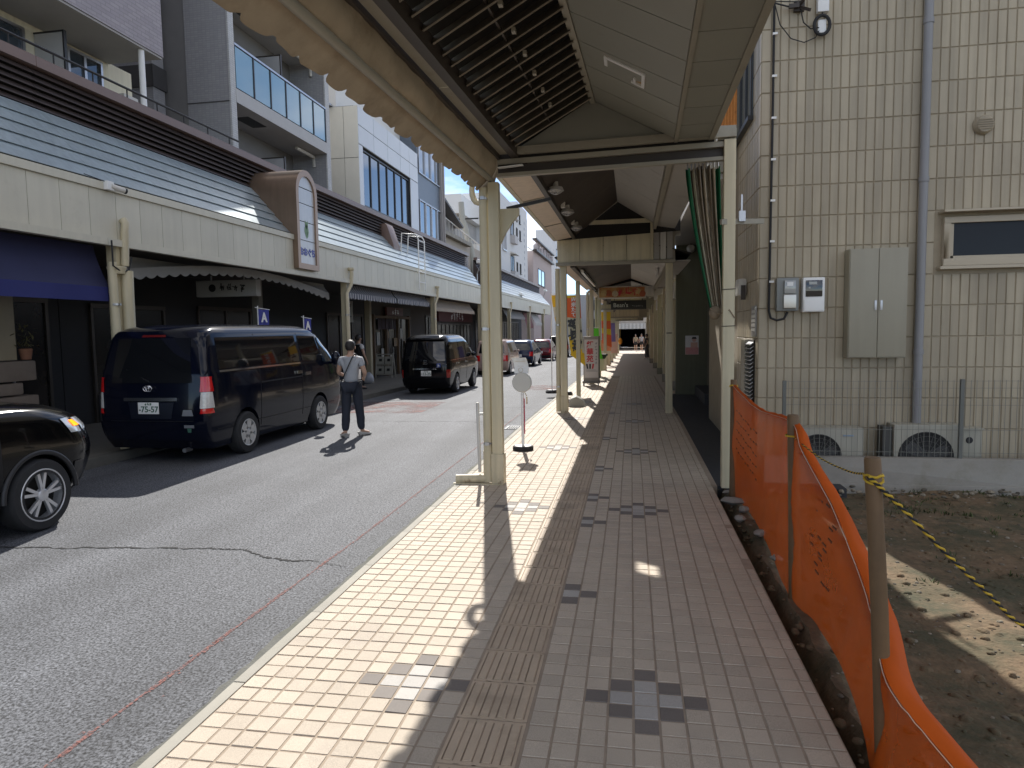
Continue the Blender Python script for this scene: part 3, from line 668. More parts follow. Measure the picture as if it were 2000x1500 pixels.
m = MB(); m.prism([(-1.42, 3.30), (.9, 3.40), (.9, 3.65), (.42, 3.68), (-.23, 4.08), (-1.1, 3.48)], 'y', 13.17, 13.19); m.build('gable_shadow_board', roofdark, B)
post(-1.29, 13.3, 2.83, 'second cream post with downpipe behind the white disc sign', w2=.06)
pq = thing('side_post', 'slim cream post on the right below the cross panel with the poster behind', 'post', (.705, 13.3, -.02))
m = MB(); m.box(.64, .77, 13.24, 13.36, gz(13.3), 2.83); m.build('column', cream, pq, bevel=.005)
m = MB(); m.box(.655, .755, 13.22, 13.238, 1.5, 1.52); m.build('wire_tie', darkmetal, pq)
labs = ['thin cream post left of the red lettered signboard', 'cream post right behind the red lettered signboard', 'cream post with a dark tray beside the green banner', 'cream post between the green and the yellow banner', 'cream post just beyond the yellow banner', 'far cream post beside the violet banner', 'very far cream post near the walking group', 'last cream post before the walking group', 'farthest cream post at the bright crossing']
for k, (x, y) in enumerate(((-1.25, 16.4), (-1.22, 21.5), (-1.17, 25.5), (-1.12, 30), (-1.1, 35), (-1.1, 40.5), (-1.1, 46.5), (-1.1, 53), (-1.1, 60))):
    post(x, y, 2.8 if y > 20 else 2.75, labs[k], w2=.05 if k == 0 else .065, pipe=k not in (0, 3), base=False)
rl = ['pale frontage pillar beyond the poster wall', 'second frontage pillar beyond the poster wall', 'third frontage pillar beyond the poster wall', 'fourth frontage pillar deep in the arcade', 'fifth frontage pillar deep in the arcade', 'last frontage pillar near the person by the wall']
for k, y in enumerate((19, 22.5, 27, 32, 38, 46)):
    P = thing('frontage_pillar', rl[k], 'pillar', (1.09, y, gz(y)), 'pillars along the right shop fronts')
    m = MB(); m.box(1.0, 1.18, y-.12, y+.12, gz(y), 3.3); m.build('shaft', cream, P, bevel=.01); m = MB(); m.box(.98, 1.2, y-.14, y+.14, gz(y), gz(y)+.25); m.build('plinth', concrete, P)
def bay(y0, y1, zl, zr, label, xr=.0):
    K = thing('arcade_canopy', label, 'canopy', (0, (y0+y1)/2, zl), 'gabled canopies over the right pavement')
    n = max(2, int((y1-y0)/3))
    for i in range(n):
        a = lerp(y0, y1, i/n)+.01; b = lerp(y0, y1, (i+1)/n)-.01
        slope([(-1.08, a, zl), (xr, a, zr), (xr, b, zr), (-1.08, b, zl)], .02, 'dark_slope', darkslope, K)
        slope([(xr, a, zr), (.68, a, zl+.02), (.68, b, zl+.02), (xr, b, zr)], .02, 'ceiling_panel', ceil2, K)
        slope([(-1.4, a, zl-.03), (-1.16, a, zl), (-1.16, b, zl), (-1.4, b, zl-.03)], .02, 'soffit_panel', peach, K)
    m = MB(); m.box(-1.16, -1.08, y0, y1, zl-.06, zl+.05); m.build('low_beam', darkmetal, K)
    m = MB(); m.box(.68, .78, y0, y1, zl-.06, zl+.08); m.build('right_beam', trim, K)
    slope([(.78, y0, zl), (1.1, y0, zl), (1.1, y1, zl), (.78, y1, zl)], .02, 'edge_panel', ceil2, K)
    m = MB(); a, b = y0-.12, y1+.45; m.slab([(-1.45, a, zl+.12), (xr, a, zr+.12), (xr, b, zr+.12), (-1.45, b, zl+.12)], .02); m.slab([(xr, a, zr+.12), (1.1, a, zl+.12), (1.1, b, zl+.12), (xr, b, zr+.12)], .02); m.build('roof_sheet', roofdark, K)
    return K
K = bay(13.35, 21.9, 2.86, 3.16, 'third low canopy between the cross panel and the orange sign')
m = MB(); m.box(-1.04, -.98, 14.5, 19.5, 2.79, 2.85); m.build('tube_lamp', white, K)
m = MB(); m.beam((.55, 15.2, 2.87), (.62, 17.2, 2.87), .03, .03); m.build('tube_lamp', white, K)
bay(22.3, 34, 2.85, 3.1, 'fourth canopy beyond the orange and black signs')
bay(34.4, 47, 2.75, 3.0, 'fifth canopy deep down the right pavement')
bay(47.3, 62, 2.6, 2.85, 'farthest canopy before the bright crossing')
gantry(28.5, 'cream cross panel below the black sign, deep in the arcade', z0=2.42, z1=2.85, n=3, posts=False)
gantry(36.5, 'pale cross panel with a faint red mark deep in the arcade', z0=2.2, z1=2.72, n=3, posts=False)
gantry(47.2, 'farthest pale cross panel of the arcade', z0=2.15, z1=2.6, n=2, posts=False)
# ================================================================ RIGHT SIDE: TILED BUILDING
wt = mat('cream_wall_tile', (.40, .342, .243), .5, var=.06, vscale=2.5, rnd=.08, island=.08, streak=.16, stain=(.29, .245, .175), sscale=.9, sth=(.55, .85), space='World')
wg = mat('wall_joint', (.32, .27, .192), .9, var=.15, vscale=5, space='World')
greybox = mat('grey_green_enamel', (.30, .275, .205), .4, var=.05, streak=.06)
T = thing('tiled_building', 'cream building clad in narrow upright tiles beside the vacant lot', 'building', (3.5, 9, 0))
WX0, WX1, WY, TPX, TPZ, ZR = 1.352, 6.6, 7.75, .0852, .3215, 3.73
m = MB(); m.box(WX0+.008, WX1, WY+.008, 12.5, -.2, 7.2); m.build('wall', wg, T)
hx, hz = (TPX-.0062)/2, (TPZ-.0075)/2
def wtile(hx, hz, name='wall_tile'):
    b = MB(); i = .005
    b.add([(-hx, 0, -hz), (hx, 0, -hz), (hx, 0, hz), (-hx, 0, hz), (-hx+i, -.009, -hz+i), (hx-i, -.009, -hz+i), (hx-i, -.009, hz-i), (-hx+i, -.009, hz-i)], [(4,5,6,7),(0,1,5,4),(1,2,6,5),(2,3,7,6),(3,0,4,7)])
    me = b.mesh(name, fix=False); me.materials.append(wt); return me
wme = wtile(hx, hz); wce = wtile(.0455, hz)
cells = []
for rz_ in range(-9, 14):
    z = ZR-(rz_+.5)*TPZ
    if z-hz < .1 or z+hz > 7.2: continue
    cells.append((WX0+.048, z, wce))
    for c in range(60):
        x = WX0+.1+(c+.5)*TPX
        if x > WX1: break
        if x+hx > 3.11 and x-hx < 4.8 and z-hz < 2.74 and z+hz > 2.19: 
            continue
        cells.append((x, z, wme))
cells.sort(key=lambda q: abs(q[0]-2.5)/1.5+abs(q[1]-2.6)/2.4)
random.seed(2); rest = MB()
for k, (x, z, me) in enumerate(cells):
    y = WY+.008+random.uniform(-.0012, .0012)
    if k < 300: shared(me, 'wall_tile', T, (x, y, z), rot=(random.gauss(0, .004), 0, random.gauss(0, .004)))
    else: rest.add([(x+v.co.x, y+v.co.y, z+v.co.z) for v in me.vertices], [tuple(p.vertices) for p in me.polygons])
for z, fl in [(ZR-(q+.5)*TPZ, 0) for q in range(-9, 12)]:            # street side wall, seen at a shallow angle
    for c in range(10):
        y = WY+.09+c*.165
        if y+.08 > 9.4: break
        if z > 3.95 and c > 2: continue
        i = .005; a = .079
        rest.add([(WX0+.008, y+a, z-hz), (WX0+.008, y-a, z-hz), (WX0+.008, y-a, z+hz), (WX0+.008, y+a, z+hz), (WX0-.001, y+a-i, z-hz+i), (WX0-.001, y-a+i, z-hz+i), (WX0-.001, y-a+i, z+hz-i), (WX0-.001, y+a-i, z+hz-i)], [(4,5,6,7),(0,1,5,4),(1,2,6,5),(2,3,7,6),(3,0,4,7)])
rest.build('wall_tiles', wt, T, fix=False, kind='stuff')
# side glazing high up, mirrors the sky
m = MB(); m.box(1.335, 1.36, 8.22, 9.4, 3.97, 7.2); m.build('window', glassblue, T)
for y in (8.24, 8.6, 9.0): m = MB(); m.box(1.32, 1.336, y-.02, y+.02, 3.97, 7.2); m.build('mullion', black, T)
m = MB(); m.box(1.29, 1.352, 8.2, 9.42, 3.92, 3.97); m.build('sill', black, T)
# strip window with hood
win = MB(); win.box(3.14, 4.8, 7.70, 7.78, 2.20, 2.27); win.box(3.14, 4.8, 7.70, 7.78, 2.63, 2.69); win.box(3.14, 3.205, 7.70, 7.78, 2.27, 2.63)
wi = win.build('window', mat('beige_frame', (.45, .39, .29), .5, var=.06), T, bevel=.004)
m = MB(); m.box(3.205, 4.8, 7.74, 7.75, 2.27, 2.63); m.build('pane', mat('dark_window_pane', (.02, .021, .024), .12, var=.1, spec=.15), wi)
m = MB(); m.box(3.215, 3.24, 7.725, 7.745, 2.275, 2.625); m.box(3.215, 4.8, 7.725, 7.745, 2.275, 2.30); m.build('sash', mat('beige_frame', (.45,.39,.29)), wi)
m = MB(); m.box(3.10, 4.85, 7.60, 7.75, 2.73, 2.75); m.build('window_hood', mat('beige_frame', (.45,.39,.29)), wi)
m = MB(); m.box(3.10, 4.85, 7.66, 7.76, 2.165, 2.195); m.build('window_sill', mat('beige_frame', (.45,.39,.29)), wi)
greypipe = mat('grey_downpipe', (.25, .25, .255), .45, var=.08, streak=.1)
D = thing('downpipe', 'grey downpipe running the full height of the tiled wall', 'downpipe', (2.93, 7.69, .2))
m = MB(); m.tube([(2.93, 7.69, .2), (2.93, 7.69, 7.2)], .042, 14); m.build('pipe', greypipe, D, smooth=50)
for z in (1.3, 3.05, 4.6): m = MB(); m.tube([(2.93, 7.69, z), (2.93, 7.69, z+.05)], .049, 14); m.build('joint_collar', greypipe, D, smooth=50)
Ca = thing('meter_cabinet', 'grey two door cabinet hung on the tiled wall left of the downpipe', 'cabinet', (2.49, 7.66, 1.27))
m = MB(); m.box(2.21, 2.77, 7.585, 7.742, 1.27, 2.39); m.build('cabinet_body', greybox, Ca, bevel=.005)
for a, b in ((2.218, 2.486), (2.494, 2.762)): m = MB(); m.box(a, b, 7.572, 7.584, 1.28, 2.38); m.build('cabinet_door', greybox, Ca, bevel=.003)
for a in (2.455, 2.51): m = MB(); m.box(a, a+.022, 7.563, 7.571, 1.76, 1.86); m.build('handle', steel, Ca, bevel=.003)
M1 = thing('electric_meter', 'grey meter box with clear round cover on the tiled wall, beside the black cable', 'electric meter', (1.62, 7.68, 1.76))
m = MB(); m.box(1.515, 1.74, 7.64, 7.742, 1.77, 2.12); m.build('case', mat('grey_meter_case', (.20, .21, .20), .4, var=.05), M1, bevel=.02)
m = MB(); m.box(1.585, 1.70, 7.60, 7.639, 1.95, 2.09); m.build('window_cover', mat('meter_glass', (.32, .33, .32), .08, var=0, spec=.8), M1, bevel=.012)
m = MB(); m.prism([(7.60, 1.80), (7.60, 1.94), (7.639, 1.95), (7.639, 1.79)], 'x', 1.58, 1.705); m.build('terminal_cover', mat('silver_cover', (.55, .53, .48), .3, metal=.6, var=.05), M1, bevel=.01)
m = MB(); m.box(1.61, 1.67, 7.594, 7.599, 2.03, 2.07); m.build('number_plate', white, M1)
M2 = thing('electric_meter', 'white meter box with dark display on the tiled wall, left of the cabinet', 'electric meter', (1.88, 7.68, 1.75))
m = MB(); m.box(1.775, 1.99, 7.625, 7.742, 1.755, 2.115); m.build('case', white, M2, bevel=.012)
m = MB(); m.box(1.80, 1.965, 7.617, 7.624, 1.915, 2.085); m.build('display', glassdark, M2, bevel=.006)
m = MB(); m.box(1.83, 1.91, 7.610, 7.616, 2.04, 2.07); m.box(1.825, 1.845, 7.610, 7.616, 2.0, 2.015); m.build('readout', mat('readout_grey', (.4, .42, .4), .5, var=0), M2)
m = MB(); m.box(1.785, 1.98, 7.612, 7.624, 1.765, 1.90); m.build('terminal_cover', white, M2, bevel=.008)
Kb = thing('wall_cable', 'black cable clipped down the corner of the tiled wall into the grey meter', 'cable', (1.46, 7.72, 1.6))
pts = [(1.467, 7.715, 6.8), (1.465, 7.715, 4), (1.455, 7.715, 2.1), (1.452, 7.71, 1.78), (1.47, 7.70, 1.70), (1.53, 7.69, 1.675), (1.60, 7.68, 1.69), (1.635, 7.68, 1.76)]
m = MB(); m.tube(pts, .0125, 8); m.build('cable', rubber, Kb, smooth=60)
for k in range(12): z = 5.9-k*.425; m = MB(); m.box(1.452, 1.50, 7.70, 7.728, z, z+.022); m.build('clip', white, Kb) if z > 1.75 else None
Br = thing('cable_bracket', 'dark cable bracket high on the tiled wall with thin drooping wires', 'bracket', (1.7, 7.6, 4.8))
m = MB(); m.box(1.66, 1.76, 7.70, 7.742, 4.84, 4.94); m.beam((1.71, 7.71, 4.9), (1.80, 7.55, 5.0), .02, .03); m.beam((1.71, 7.71, 4.88), (1.78, 7.56, 4.78), .02, .03); m.box(1.60, 1.70, 7.66, 7.69, 4.86, 4.90); m.build('arm', darkmetal, Br)
m = MB(); m.tube([(.9, 7.3, 5.02), (1.4, 7.6, 4.91), (1.6, 7.68, 4.88)], .008, 6); m.tube([(1.40, 7.6, 4.91), (1.52, 7.66, 4.93), (1.68, 7.68, 4.92)], .005, 6)
m.tube([(1.45, 7.62, 4.9), (1.52, 7.7, 4.72), (1.63, 7.7, 4.57), (1.76, 7.7, 4.52), (1.87, 7.7, 4.56), (1.90, 7.69, 4.62)], .006, 6)
m.tube([(1.72, 7.69, 4.84), (1.75, 7.7, 4.72), (1.82, 7.7, 4.65), (1.90, 7.69, 4.65)], .006, 6); m.build('wire', rubber, Br, smooth=60)
Jb = thing('junction_box', 'small white junction box with a black coil of cable below', 'junction box', (1.93, 7.7, 4.6))
m = MB(); m.box(1.88, 1.99, 7.67, 7.742, 4.80, 4.99); m.build('case', white, Jb, bevel=.01)
m = MB(); m.box(1.89, 1.97, 7.69, 7.742, 4.60, 4.73); m.build('lower_case', white, Jb, bevel=.01)
m = MB(); m.tube([(1.925+.075*math.cos(a*.314), 7.68, 4.67+.095*math.sin(a*.314)) for a in range(20)], .017, 8, closed=True); m.tube([(1.93, 7.69, 4.8), (1.93, 7.69, 4.76)], .006, 6); m.build('coil', rubber, Jb, smooth=60)
Vc = thing('vent_cap', 'round ribbed vent cap on the tiled wall right of the downpipe', 'vent cap', (3.48, 7.7, 3.5))
m = MB(); m.lathe([(0, -.05), (.075, -.045), (.092, -.02), (.095, .012)], (3.48, 7.735, 3.59), 'y', 24); m.build('cap', wt, Vc, smooth=40)
for k in range(5): m = MB(); z = 3.545+k*.022; wd = math.sqrt(.075**2-(z-3.59)**2); m.box(3.48-wd, 3.48+wd, 7.678, 7.688, z-.005, z+.005); m.build('slat', wg, Vc)
Pl = thing('wall_plaque', 'worn engraved metal plaque on the street side of the tiled building', 'plaque', (1.34, 7.95, 1.52))
m = MB(); m.box(1.335, 1.352, 7.82, 8.10, 1.50, 1.84); m.build('plate', mat('worn_metal_plate', (.28, .27, .25), .4, metal=.5, var=.2, vscale=14), Pl, bevel=.004)
m = MB()
for k in range(4):
    for q in range(5): m.box(1.331, 1.336, 7.85+k*.058, 7.875+k*.058, 1.56+q*.05, 1.592+q*.05)
m.build('engraving', offwhite, Pl, kind='stuff')
Lv = thing('louvre_vent', 'dark upright louvre vent low on the street side of the tiled building', 'vent', (1.34, 8.2, .45))
m = MB(); m.box(1.338, 1.352, 7.93, 8.56, .45, 1.46); m.build('backing', roofdark, Lv)
for k in range(22): m = MB(); z = .48+k*.044; m.prism([(1.300, z), (1.337, z+.028), (1.337, z+.036), (1.300, z+.008)], 'y', 7.94, 8.28); m.build('slat', steel, Lv)
m = MB(); m.box(1.30, 1.338, 8.29, 8.56, .45, 1.46); m.build('side_panel', greybox, Lv)
Sb = thing('intercom_box', 'small rounded white box on the street side of the tiled building', 'wall box', (1.3, 8.6, 1.95))
m = MB(); m.box(1.25, 1.35, 8.5, 8.75, 1.98, 2.18); m.build('case', offwhite, Sb, bevel=.03); m = MB(); m.box(1.28, 1.33, 8.46, 8.5, 1.93, 2.1); m.build('visor', darkmetal, Sb)
# foundation, air conditioners, wire fence
F_ = MB(); F_.box(1.36, 6.6, 7.36, 7.47, -.3, .265); F_.box(1.36, 6.6, 7.34, 7.36, -.3, .0)
fo = F_.build('foundation_wall', concrete, bevel=.008, label='low stained concrete foundation wall along the back of the vacant lot', cat='low wall')
acw = mat('ac_beige_enamel', (.37, .355, .29), .45, var=.06, streak=.12); acd = mat('ac_fan_dark', (.03, .03, .03), .6, var=.3)
def acunit(x0, x1, h, fx, fr, label, z0=.0):
    a = thing('air_conditioner', label, 'air conditioner', ((x0+x1)/2, 7.6, z0), 'outdoor units behind the low wall')
    m = MB(); m.box(x0, x1, 7.52, 7.735, z0, h); m.build('casing', acw, a, bevel=.012)
    m = MB(); m.lathe([(0, -.004), (fr, -.004), (fr+.012, -.012), (fr+.02, 0)], (fx, 7.519, .25), 'y', 36); m.build('fan_opening', acd, a, smooth=40)
    m = MB()
    for k in range(12):
        an = k*math.pi/12; m.beam((fx-fr*math.cos(an), 7.506, .25-fr*math.sin(an)), (fx+fr*math.cos(an), 7.506, .25+fr*math.sin(an)), .004, .004)
    for rr in (.3, .5, .7, .9): m.tube([(fx+fr*rr*math.cos(q*.2618), 7.503, .25+fr*rr*math.sin(q*.2618)) for q in range(24)], .002, 4, closed=True)
    m.build('fan_guard', mat('ac_guard', (.10, .10, .095), .5, var=.1), a)
    for q in (0, 1, 2): m = MB(); an = q*2.094+.4; m.obox((fx+.5*fr*math.cos(an), 7.513, .25+.5*fr*math.sin(an)), (fr*.4*math.cos(an), 0, fr*.4*math.sin(an)), (-fr*.22*math.sin(an), .0, fr*.22*math.cos(an)), (0, .002, 0)); m.build('fan_blade', mat('ac_blade', (.055, .055, .055), .5), a)
    return a
a1 = acunit(1.67, 2.37, .545, 1.93, .21, 'left outdoor unit with cream casing and dark half hidden fan')
m = MB(); m.box(2.17, 2.27, 7.512, 7.519, .46, .475); m.build('badge', mat('faded_blue_print', (.25, .33, .42), .6), a1)
a2_ = acunit(2.66, 3.31, .585, 2.965, .245, 'right outdoor unit with the larger dark fan, beside the fence post')
m = MB(); m.box(2.56, 2.655, 7.55, 7.72, .0, .56); m.build('side_cover', mat('dark_side_cover', (.06, .06, .055), .6), a2_, bevel=.02)
Ob = thing('outlet_box', 'small white outlet box standing right of the outdoor units', 'outlet box', (3.42, 7.6, .2))
m = MB(); m.box(3.34, 3.52, 7.60, 7.73, .1, .53); m.build('case', acw, Ob, bevel=.01); m = MB(); m.lathe([(0, -.008), (.03, -.008), (.034, 0)], (3.40, 7.598, .42), 'y', 16); m.build('socket', black, Ob); m = MB(); m.box(3.33, 3.53, 7.58, 7.735, .53, .545); m.build('lid', acw, Ob)
fencem = mat('fence_wire', (.22, .22, .19), .5, metal=.5, var=.15)
Fe = thing('wire_fence', 'thin grey welded wire fence on top of the low concrete wall', 'fence', (2.8, 7.41, .26))
for x, t in ((1.56, 1.05), (3.235, 1.06), (4.9, 1.06)): m = MB(); m.box(x-.017, x+.017, 7.40, 7.43, .262, t); m.build('fence_post', mat('fence_post_grey', (.13, .135, .12), .5, var=.1), Fe)
m = MB()
x = 1.6
while x < 4.9: m.beam((x, 7.415, .27), (x, 7.415, 1.05), .0036, .0036, upv=(0, 1, 0)); x += .052
for z in (.32, .55, .80, .97, 1.04): m.beam((1.56, 7.42, z), (4.9, 7.42, z), .004, .004)
m.build('wire_mesh', fencem, Fe, kind='stuff')

# ================================================================ VACANT LOT: netting, stakes, rope
def netmat(nm_, tp):
    m_ = mat(nm_, (.66, .13, .012), .5, var=.14, vscale=5, space='World', spec=.15, bump=.4, bscale=9); n = m_.node_tree; b = n.nodes['Principled BSDF']; lk = n.links.new
    o = n.nodes['Material Output']; tr = n.nodes.new('ShaderNodeBsdfTransparent'); tl = n.nodes.new('ShaderNodeBsdfTranslucent'); tl.inputs['Color'].default_value = (.8, .16, .01, 1)
    x1 = n.nodes.new('ShaderNodeMixShader'); x1.inputs[0].default_value = .35; lk(b.outputs[0], x1.inputs[1]); lk(tl.outputs[0], x1.inputs[2])
    x2 = n.nodes.new('ShaderNodeMixShader'); x2.inputs[0].default_value = tp; lk(x1.outputs[0], x2.inputs[1]); lk(tr.outputs[0], x2.inputs[2]); lk(x2.outputs[0], o.inputs[0]); return m_
net = netmat('orange_netting', .48); netf = netmat('orange_netting_fold', .06); netslit = mat('net_slit', (.16, .05, .015), .8, var=.1)
bot = [(.98, 6.85), (1.03, 6.2), (1.01, 5.3), (.95, 4.33), (1.0, 3.9), (1.0, 3.45), (.94, 2.94), (.85, 2.5), (.80, 2.2), (.75, 1.9)]
top = [(.955, 6.80, 1.06), (.955, 5.5, .985), (.95, 4.32, 1.04), (.93, 3.95, .93), (.965, 3.5, .74), (.975, 3.1, .54), (.93, 2.78, .465), (.885, 2.5, .365), (.95, 2.36, .275), (1.05, 2.2, .165), (1.1, 2.0, .1)]
def cr(P, t):
    k = len(P)-1; x = t*k; i = min(int(x), k-1); f = x-i; g = lambda j: P[max(0, min(k, j))]
    a, b, c, d = g(i-1), g(i), g(i+1), g(i+2)
    return Vector([.5*(2*b[q]+(c[q]-a[q])*f+(2*a[q]-5*b[q]+4*c[q]-d[q])*f*f+(3*b[q]-a[q]-3*c[q]+d[q])*f**3) for q in range(len(b))])
Nt = thing('safety_net', 'orange plastic safety netting sagging between the wooden stakes', 'netting', (1, 4.5, 0))
m = MB(); rows = []
for j in range(14):
    v = j/13; row = []
    for i in range(110):
        t = i/109; B0 = cr(bot, t); T0 = cr(top, t); p = Vector((B0[0], B0[1], -.03)).lerp(T0, v)
        wv = noise.noise(Vector((p.y*1.7, v*2.2, 4)))*.05*math.sin(math.pi*min(1, v*1.15))+.014*noise.noise(Vector((p.y*11, v*1.2, 6)))*math.sin(math.pi*min(1, v*1.05))+.012*math.sin(p.y*9+v*3)*v*(1-v)*3
        row.append((p.x+wv, p.y, p.z+.012*noise.noise(Vector((p.y*6, v*5, 2)))))
    rows.append(row)
m.sheet(rows, t=(.002, 0, 0)); m.build('net_sheet', net, Nt, smooth=70)
m = MB(); fl = []
for j in range(5):
    v = j/4; row = []
    for i in range(110):
        t = i/109; T0 = cr(top, t); wd = .04+.065*min(1, t*1.7)
        row.append((T0.x+.001+wd*.95*v, T0.y+.03*v, T0.z+.05*v*(1-v)-.035*v*v+.01*noise.noise(Vector((T0.y*7, v*3, 8)))))
    fl.append(row)
m.sheet(fl, t=(.002, 0, .001)); m.build('folded_edge', netf, Nt, smooth=70)
m = MB(); m.tube([cr(top, i/60)+Vector((-.004, 0, -.002+.006*noise.noise(Vector((i*.9, 0, 0))))) for i in range(61)], .0018, 5); m.build('edge_cord', mat('white_cord', (.55, .4, .3), .7), Nt)
random.seed(6); m = MB()
for gx in range(9):
    for gy in range(5):
        y = 6.3-gx*.12+random.uniform(-.01, .01); z = .86-gy*.085+random.uniform(-.01, .01)-(.06*gx/9); m.box(.925, .929, y-.022, y+.022, z-.005, z+.005)
for k in range(26):
    y = random.uniform(3.4, 4.1); z = random.uniform(.3, .75); m.box(.955, .959, y-.03, y+.03, z-.005, z+.005)
m.build('net_slits', netslit, Nt, kind='stuff')
def stake(x, y, t, r, label, lean=0):
    m = MB(); m.tube([(x+lean, y, -.15), (x+lean*.5, y, t*.5), (x, y, t-.01), (x, y, t)], r, 14, radii=[r*1.06, r*1.02, r*.98, r*.9])
    return m.build('wooden_stake', wood, smooth=45, label=label, cat='stake', group='wooden stakes of the orange netting')
stake(.965, 6.78, 1.11, .03, 'wooden stake by the cream end post with a cord knot on top')
stake(.945, 4.25, 1.09, .033, 'middle wooden stake seen through the orange netting', .03)
stake(.857, 2.62, 1.14, .029, 'nearest wooden stake tied with the yellow and black rope', .075)
yel = mat('yellow_rope', (.55, .36, .03), .8, var=.15, vscale=30); blk = mat('black_rope', (.02, .02, .02), .85, var=.2)
def rope(P, r, label, turns):
    R_ = thing('rope', label, 'rope', P[0]); N = int(turns*12)
    for ph, mt_ in ((0, yel), (math.pi, blk)):
        pts = []
        for i in range(N+1):
            t = i/N; c = cr(P, t); a = turns*2*math.pi*t+ph; d = (cr(P, min(1, t+.01))-cr(P, max(0, t-.01))).normalized(); sx = d.cross(Vector((0, 0, 1))).normalized(); sy = sx.cross(d)
            pts.append(c+(sx*math.cos(a)+sy*math.sin(a))*r*.62)
        m = MB(); m.tube(pts, r*.72, 5); m.build('strand', mt_, R_, smooth=80)
    return R_
ro = rope([(.835, 2.59, 1.075), (.95, 2.6, .965), (1.15, 2.7, .765), (1.34, 2.8, .587), (1.52, 2.9, .425), (1.9, 3.1, .22), (2.5, 3.4, .05)], .0065, 'yellow and black twisted rope running down across the vacant lot', 26)
m = MB(); m.tube([(.862+.031*math.cos(a*.524), 2.62+.031*math.sin(a*.524), 1.075+.004*math.sin(a*2)) for a in range(12)], .005, 6, closed=True); m.tube([(.862+.031*math.cos(a*.524), 2.62+.031*math.sin(a*.524), 1.06+.012*math.sin(a*.524)) for a in range(12)], .005, 6, closed=True)
m.build('knot', yel, ro, smooth=60)
ro2 = rope([(.945, 4.21, .96), (.93, 3.6, .955), (.89, 3.0, 1.01), (.85, 2.64, 1.075)], .0035, 'thin yellow and black cord strung between the two nearest stakes', 26)
m = MB(); m.tube([(.945+.038*math.cos(a*.524), 4.25+.038*math.sin(a*.524), .965) for a in range(12)], .006, 6, closed=True); m.build('knot', yel, ro2)
k3 = MB(); k3.tube([(.965+.034*math.cos(a*.524), 6.78+.034*math.sin(a*.524), 1.05+.008*math.sin(a)) for a in range(12)], .008, 6, closed=True); k3.build('cord_loop', yel, label='loop of yellow cord tied round the stake at the cream end post', cat='cord')

# ================================================================ RIGHT SHOP FRONTS
olive = mat('olive_wall', (.13, .13, .085), .75, var=.1, vscale=2, streak=.1, space='World'); shut = mat('grey_violet_shutter', (.10, .088, .095), .6, var=.1, space='World')
Bo = thing('shop_building', 'olive rendered shop building with the pink poster, behind the slim side post', 'building', (1.6, 20, 0))
m = MB(); m.box(1.06, 1.78, 16.85, 17.1, gz(17)-.2, 3.9); m.build('end_wall', olive, Bo)
m = MB(); gbox(m, 1.25, 6, [17.1, 30, 60, 62], -.2, 3.9); m.build('wall', mat('shop_wall_beige', (.25, .23, .18), .7, var=.12, vscale=1.5, space='World'), Bo)
for k, y in enumerate((17.6, 20.2, 23.4, 28.2, 33.2, 39.5)):
    m = MB(); m.box(1.20, 1.255, y, y+1.9, gz(y)-.02, 2.2); w_ = m.build('shop_window', glassdark, Bo)
    for q in range(3): m2 = MB(); m2.box(1.17, 1.2, y+q*.92, y+q*.92+.05, gz(y), 2.25); m2.build('frame', steel if k % 2 else cream, w_)
    m = MB(); m.box(1.05, 1.25, y-.1, y+2.0, 2.35, 2.75); m.build('fascia_sign', [offwhite, mat('brown_sign', (.12, .07, .04), .5), cream][k % 3], Bo)
Rc = thing('shop_recess', 'dark recessed shop entrance between the tiled building and the olive wall', 'shop front', (1.8, 13, 0))
m = MB(); m.box(2.1, 2.3, 9.3, 16.85, -.3, 3.6); m.build('shutter_wall', shut, Rc)
for k in range(8): m = MB(); m.box(2.07, 2.1, 9.5+k*.9, 9.56+k*.9, 0, 3.3); m.build('mullion', steel, Rc)
m = MB(); m.box(1.36, 2.3, 9.4, 9.5, -.3, 3.6); m.build('side_wall', wg, Rc)
m = MB(); m.box(.90, 2.3, 9.5, 16.85, 3.55, 3.62); m.build('ceiling', ceil2, Rc)
m = MB(); m.box(1.0, 6, 9.45, 16.8, 3.63, 8.5); m.build('upper_storey', mat('shop_wall_beige', (.25, .23, .18), .7, var=.12, vscale=1.5, space='World'), Rc)  # storey added to keep the sun off the tiled building's side wall
m = MB(); m.box(1.5, 2.1, 14.6, 16.8, -.05, .22); m.build('entrance_step', mat('dark_step', (.05, .05, .055), .7), Rc)
m = MB(); m.tube([(1.86, 14.0, 0), (1.86, 14.0, 2.3)], .02, 8); m.build('door_pole', steel, Rc)
Po = thing('poster', 'small pink and white poster on the olive wall', 'poster', (1.43, 16.84, .96))
m = MB(); m.box(1.275, 1.585, 16.838, 16.848, .96, 1.41); m.build('sheet', mat('poster_white', (.6, .58, .58), .6, var=.05), Po)
m = MB(); m.box(1.28, 1.58, 16.834, 16.839, .965, 1.13); m.build('pink_band', mat('poster_pink', (.55, .25, .24), .6, var=.2, vscale=12), Po)
m = MB(); m.lathe([(0, -.004), (.05, -.004), (.05, 0)], (1.48, 16.838, 1.31), 'y', 16); m.box(1.40, 1.56, 16.834, 16.838, 1.12, 1.25); m.build('printed_figure', mat('poster_skin', (.55, .33, .27), .6), Po)
m = MB(); m.prism([(1.42, 1.33), (1.44, 1.38), (1.52, 1.38), (1.54, 1.33)], 'y', 16.832, 16.834); m.build('printed_hair', black, Po)
Sp = thing('spot_lamp', 'small white spot lamp high on the olive wall beside the curtain', 'lamp', (1.2, 16.6, 3.3))
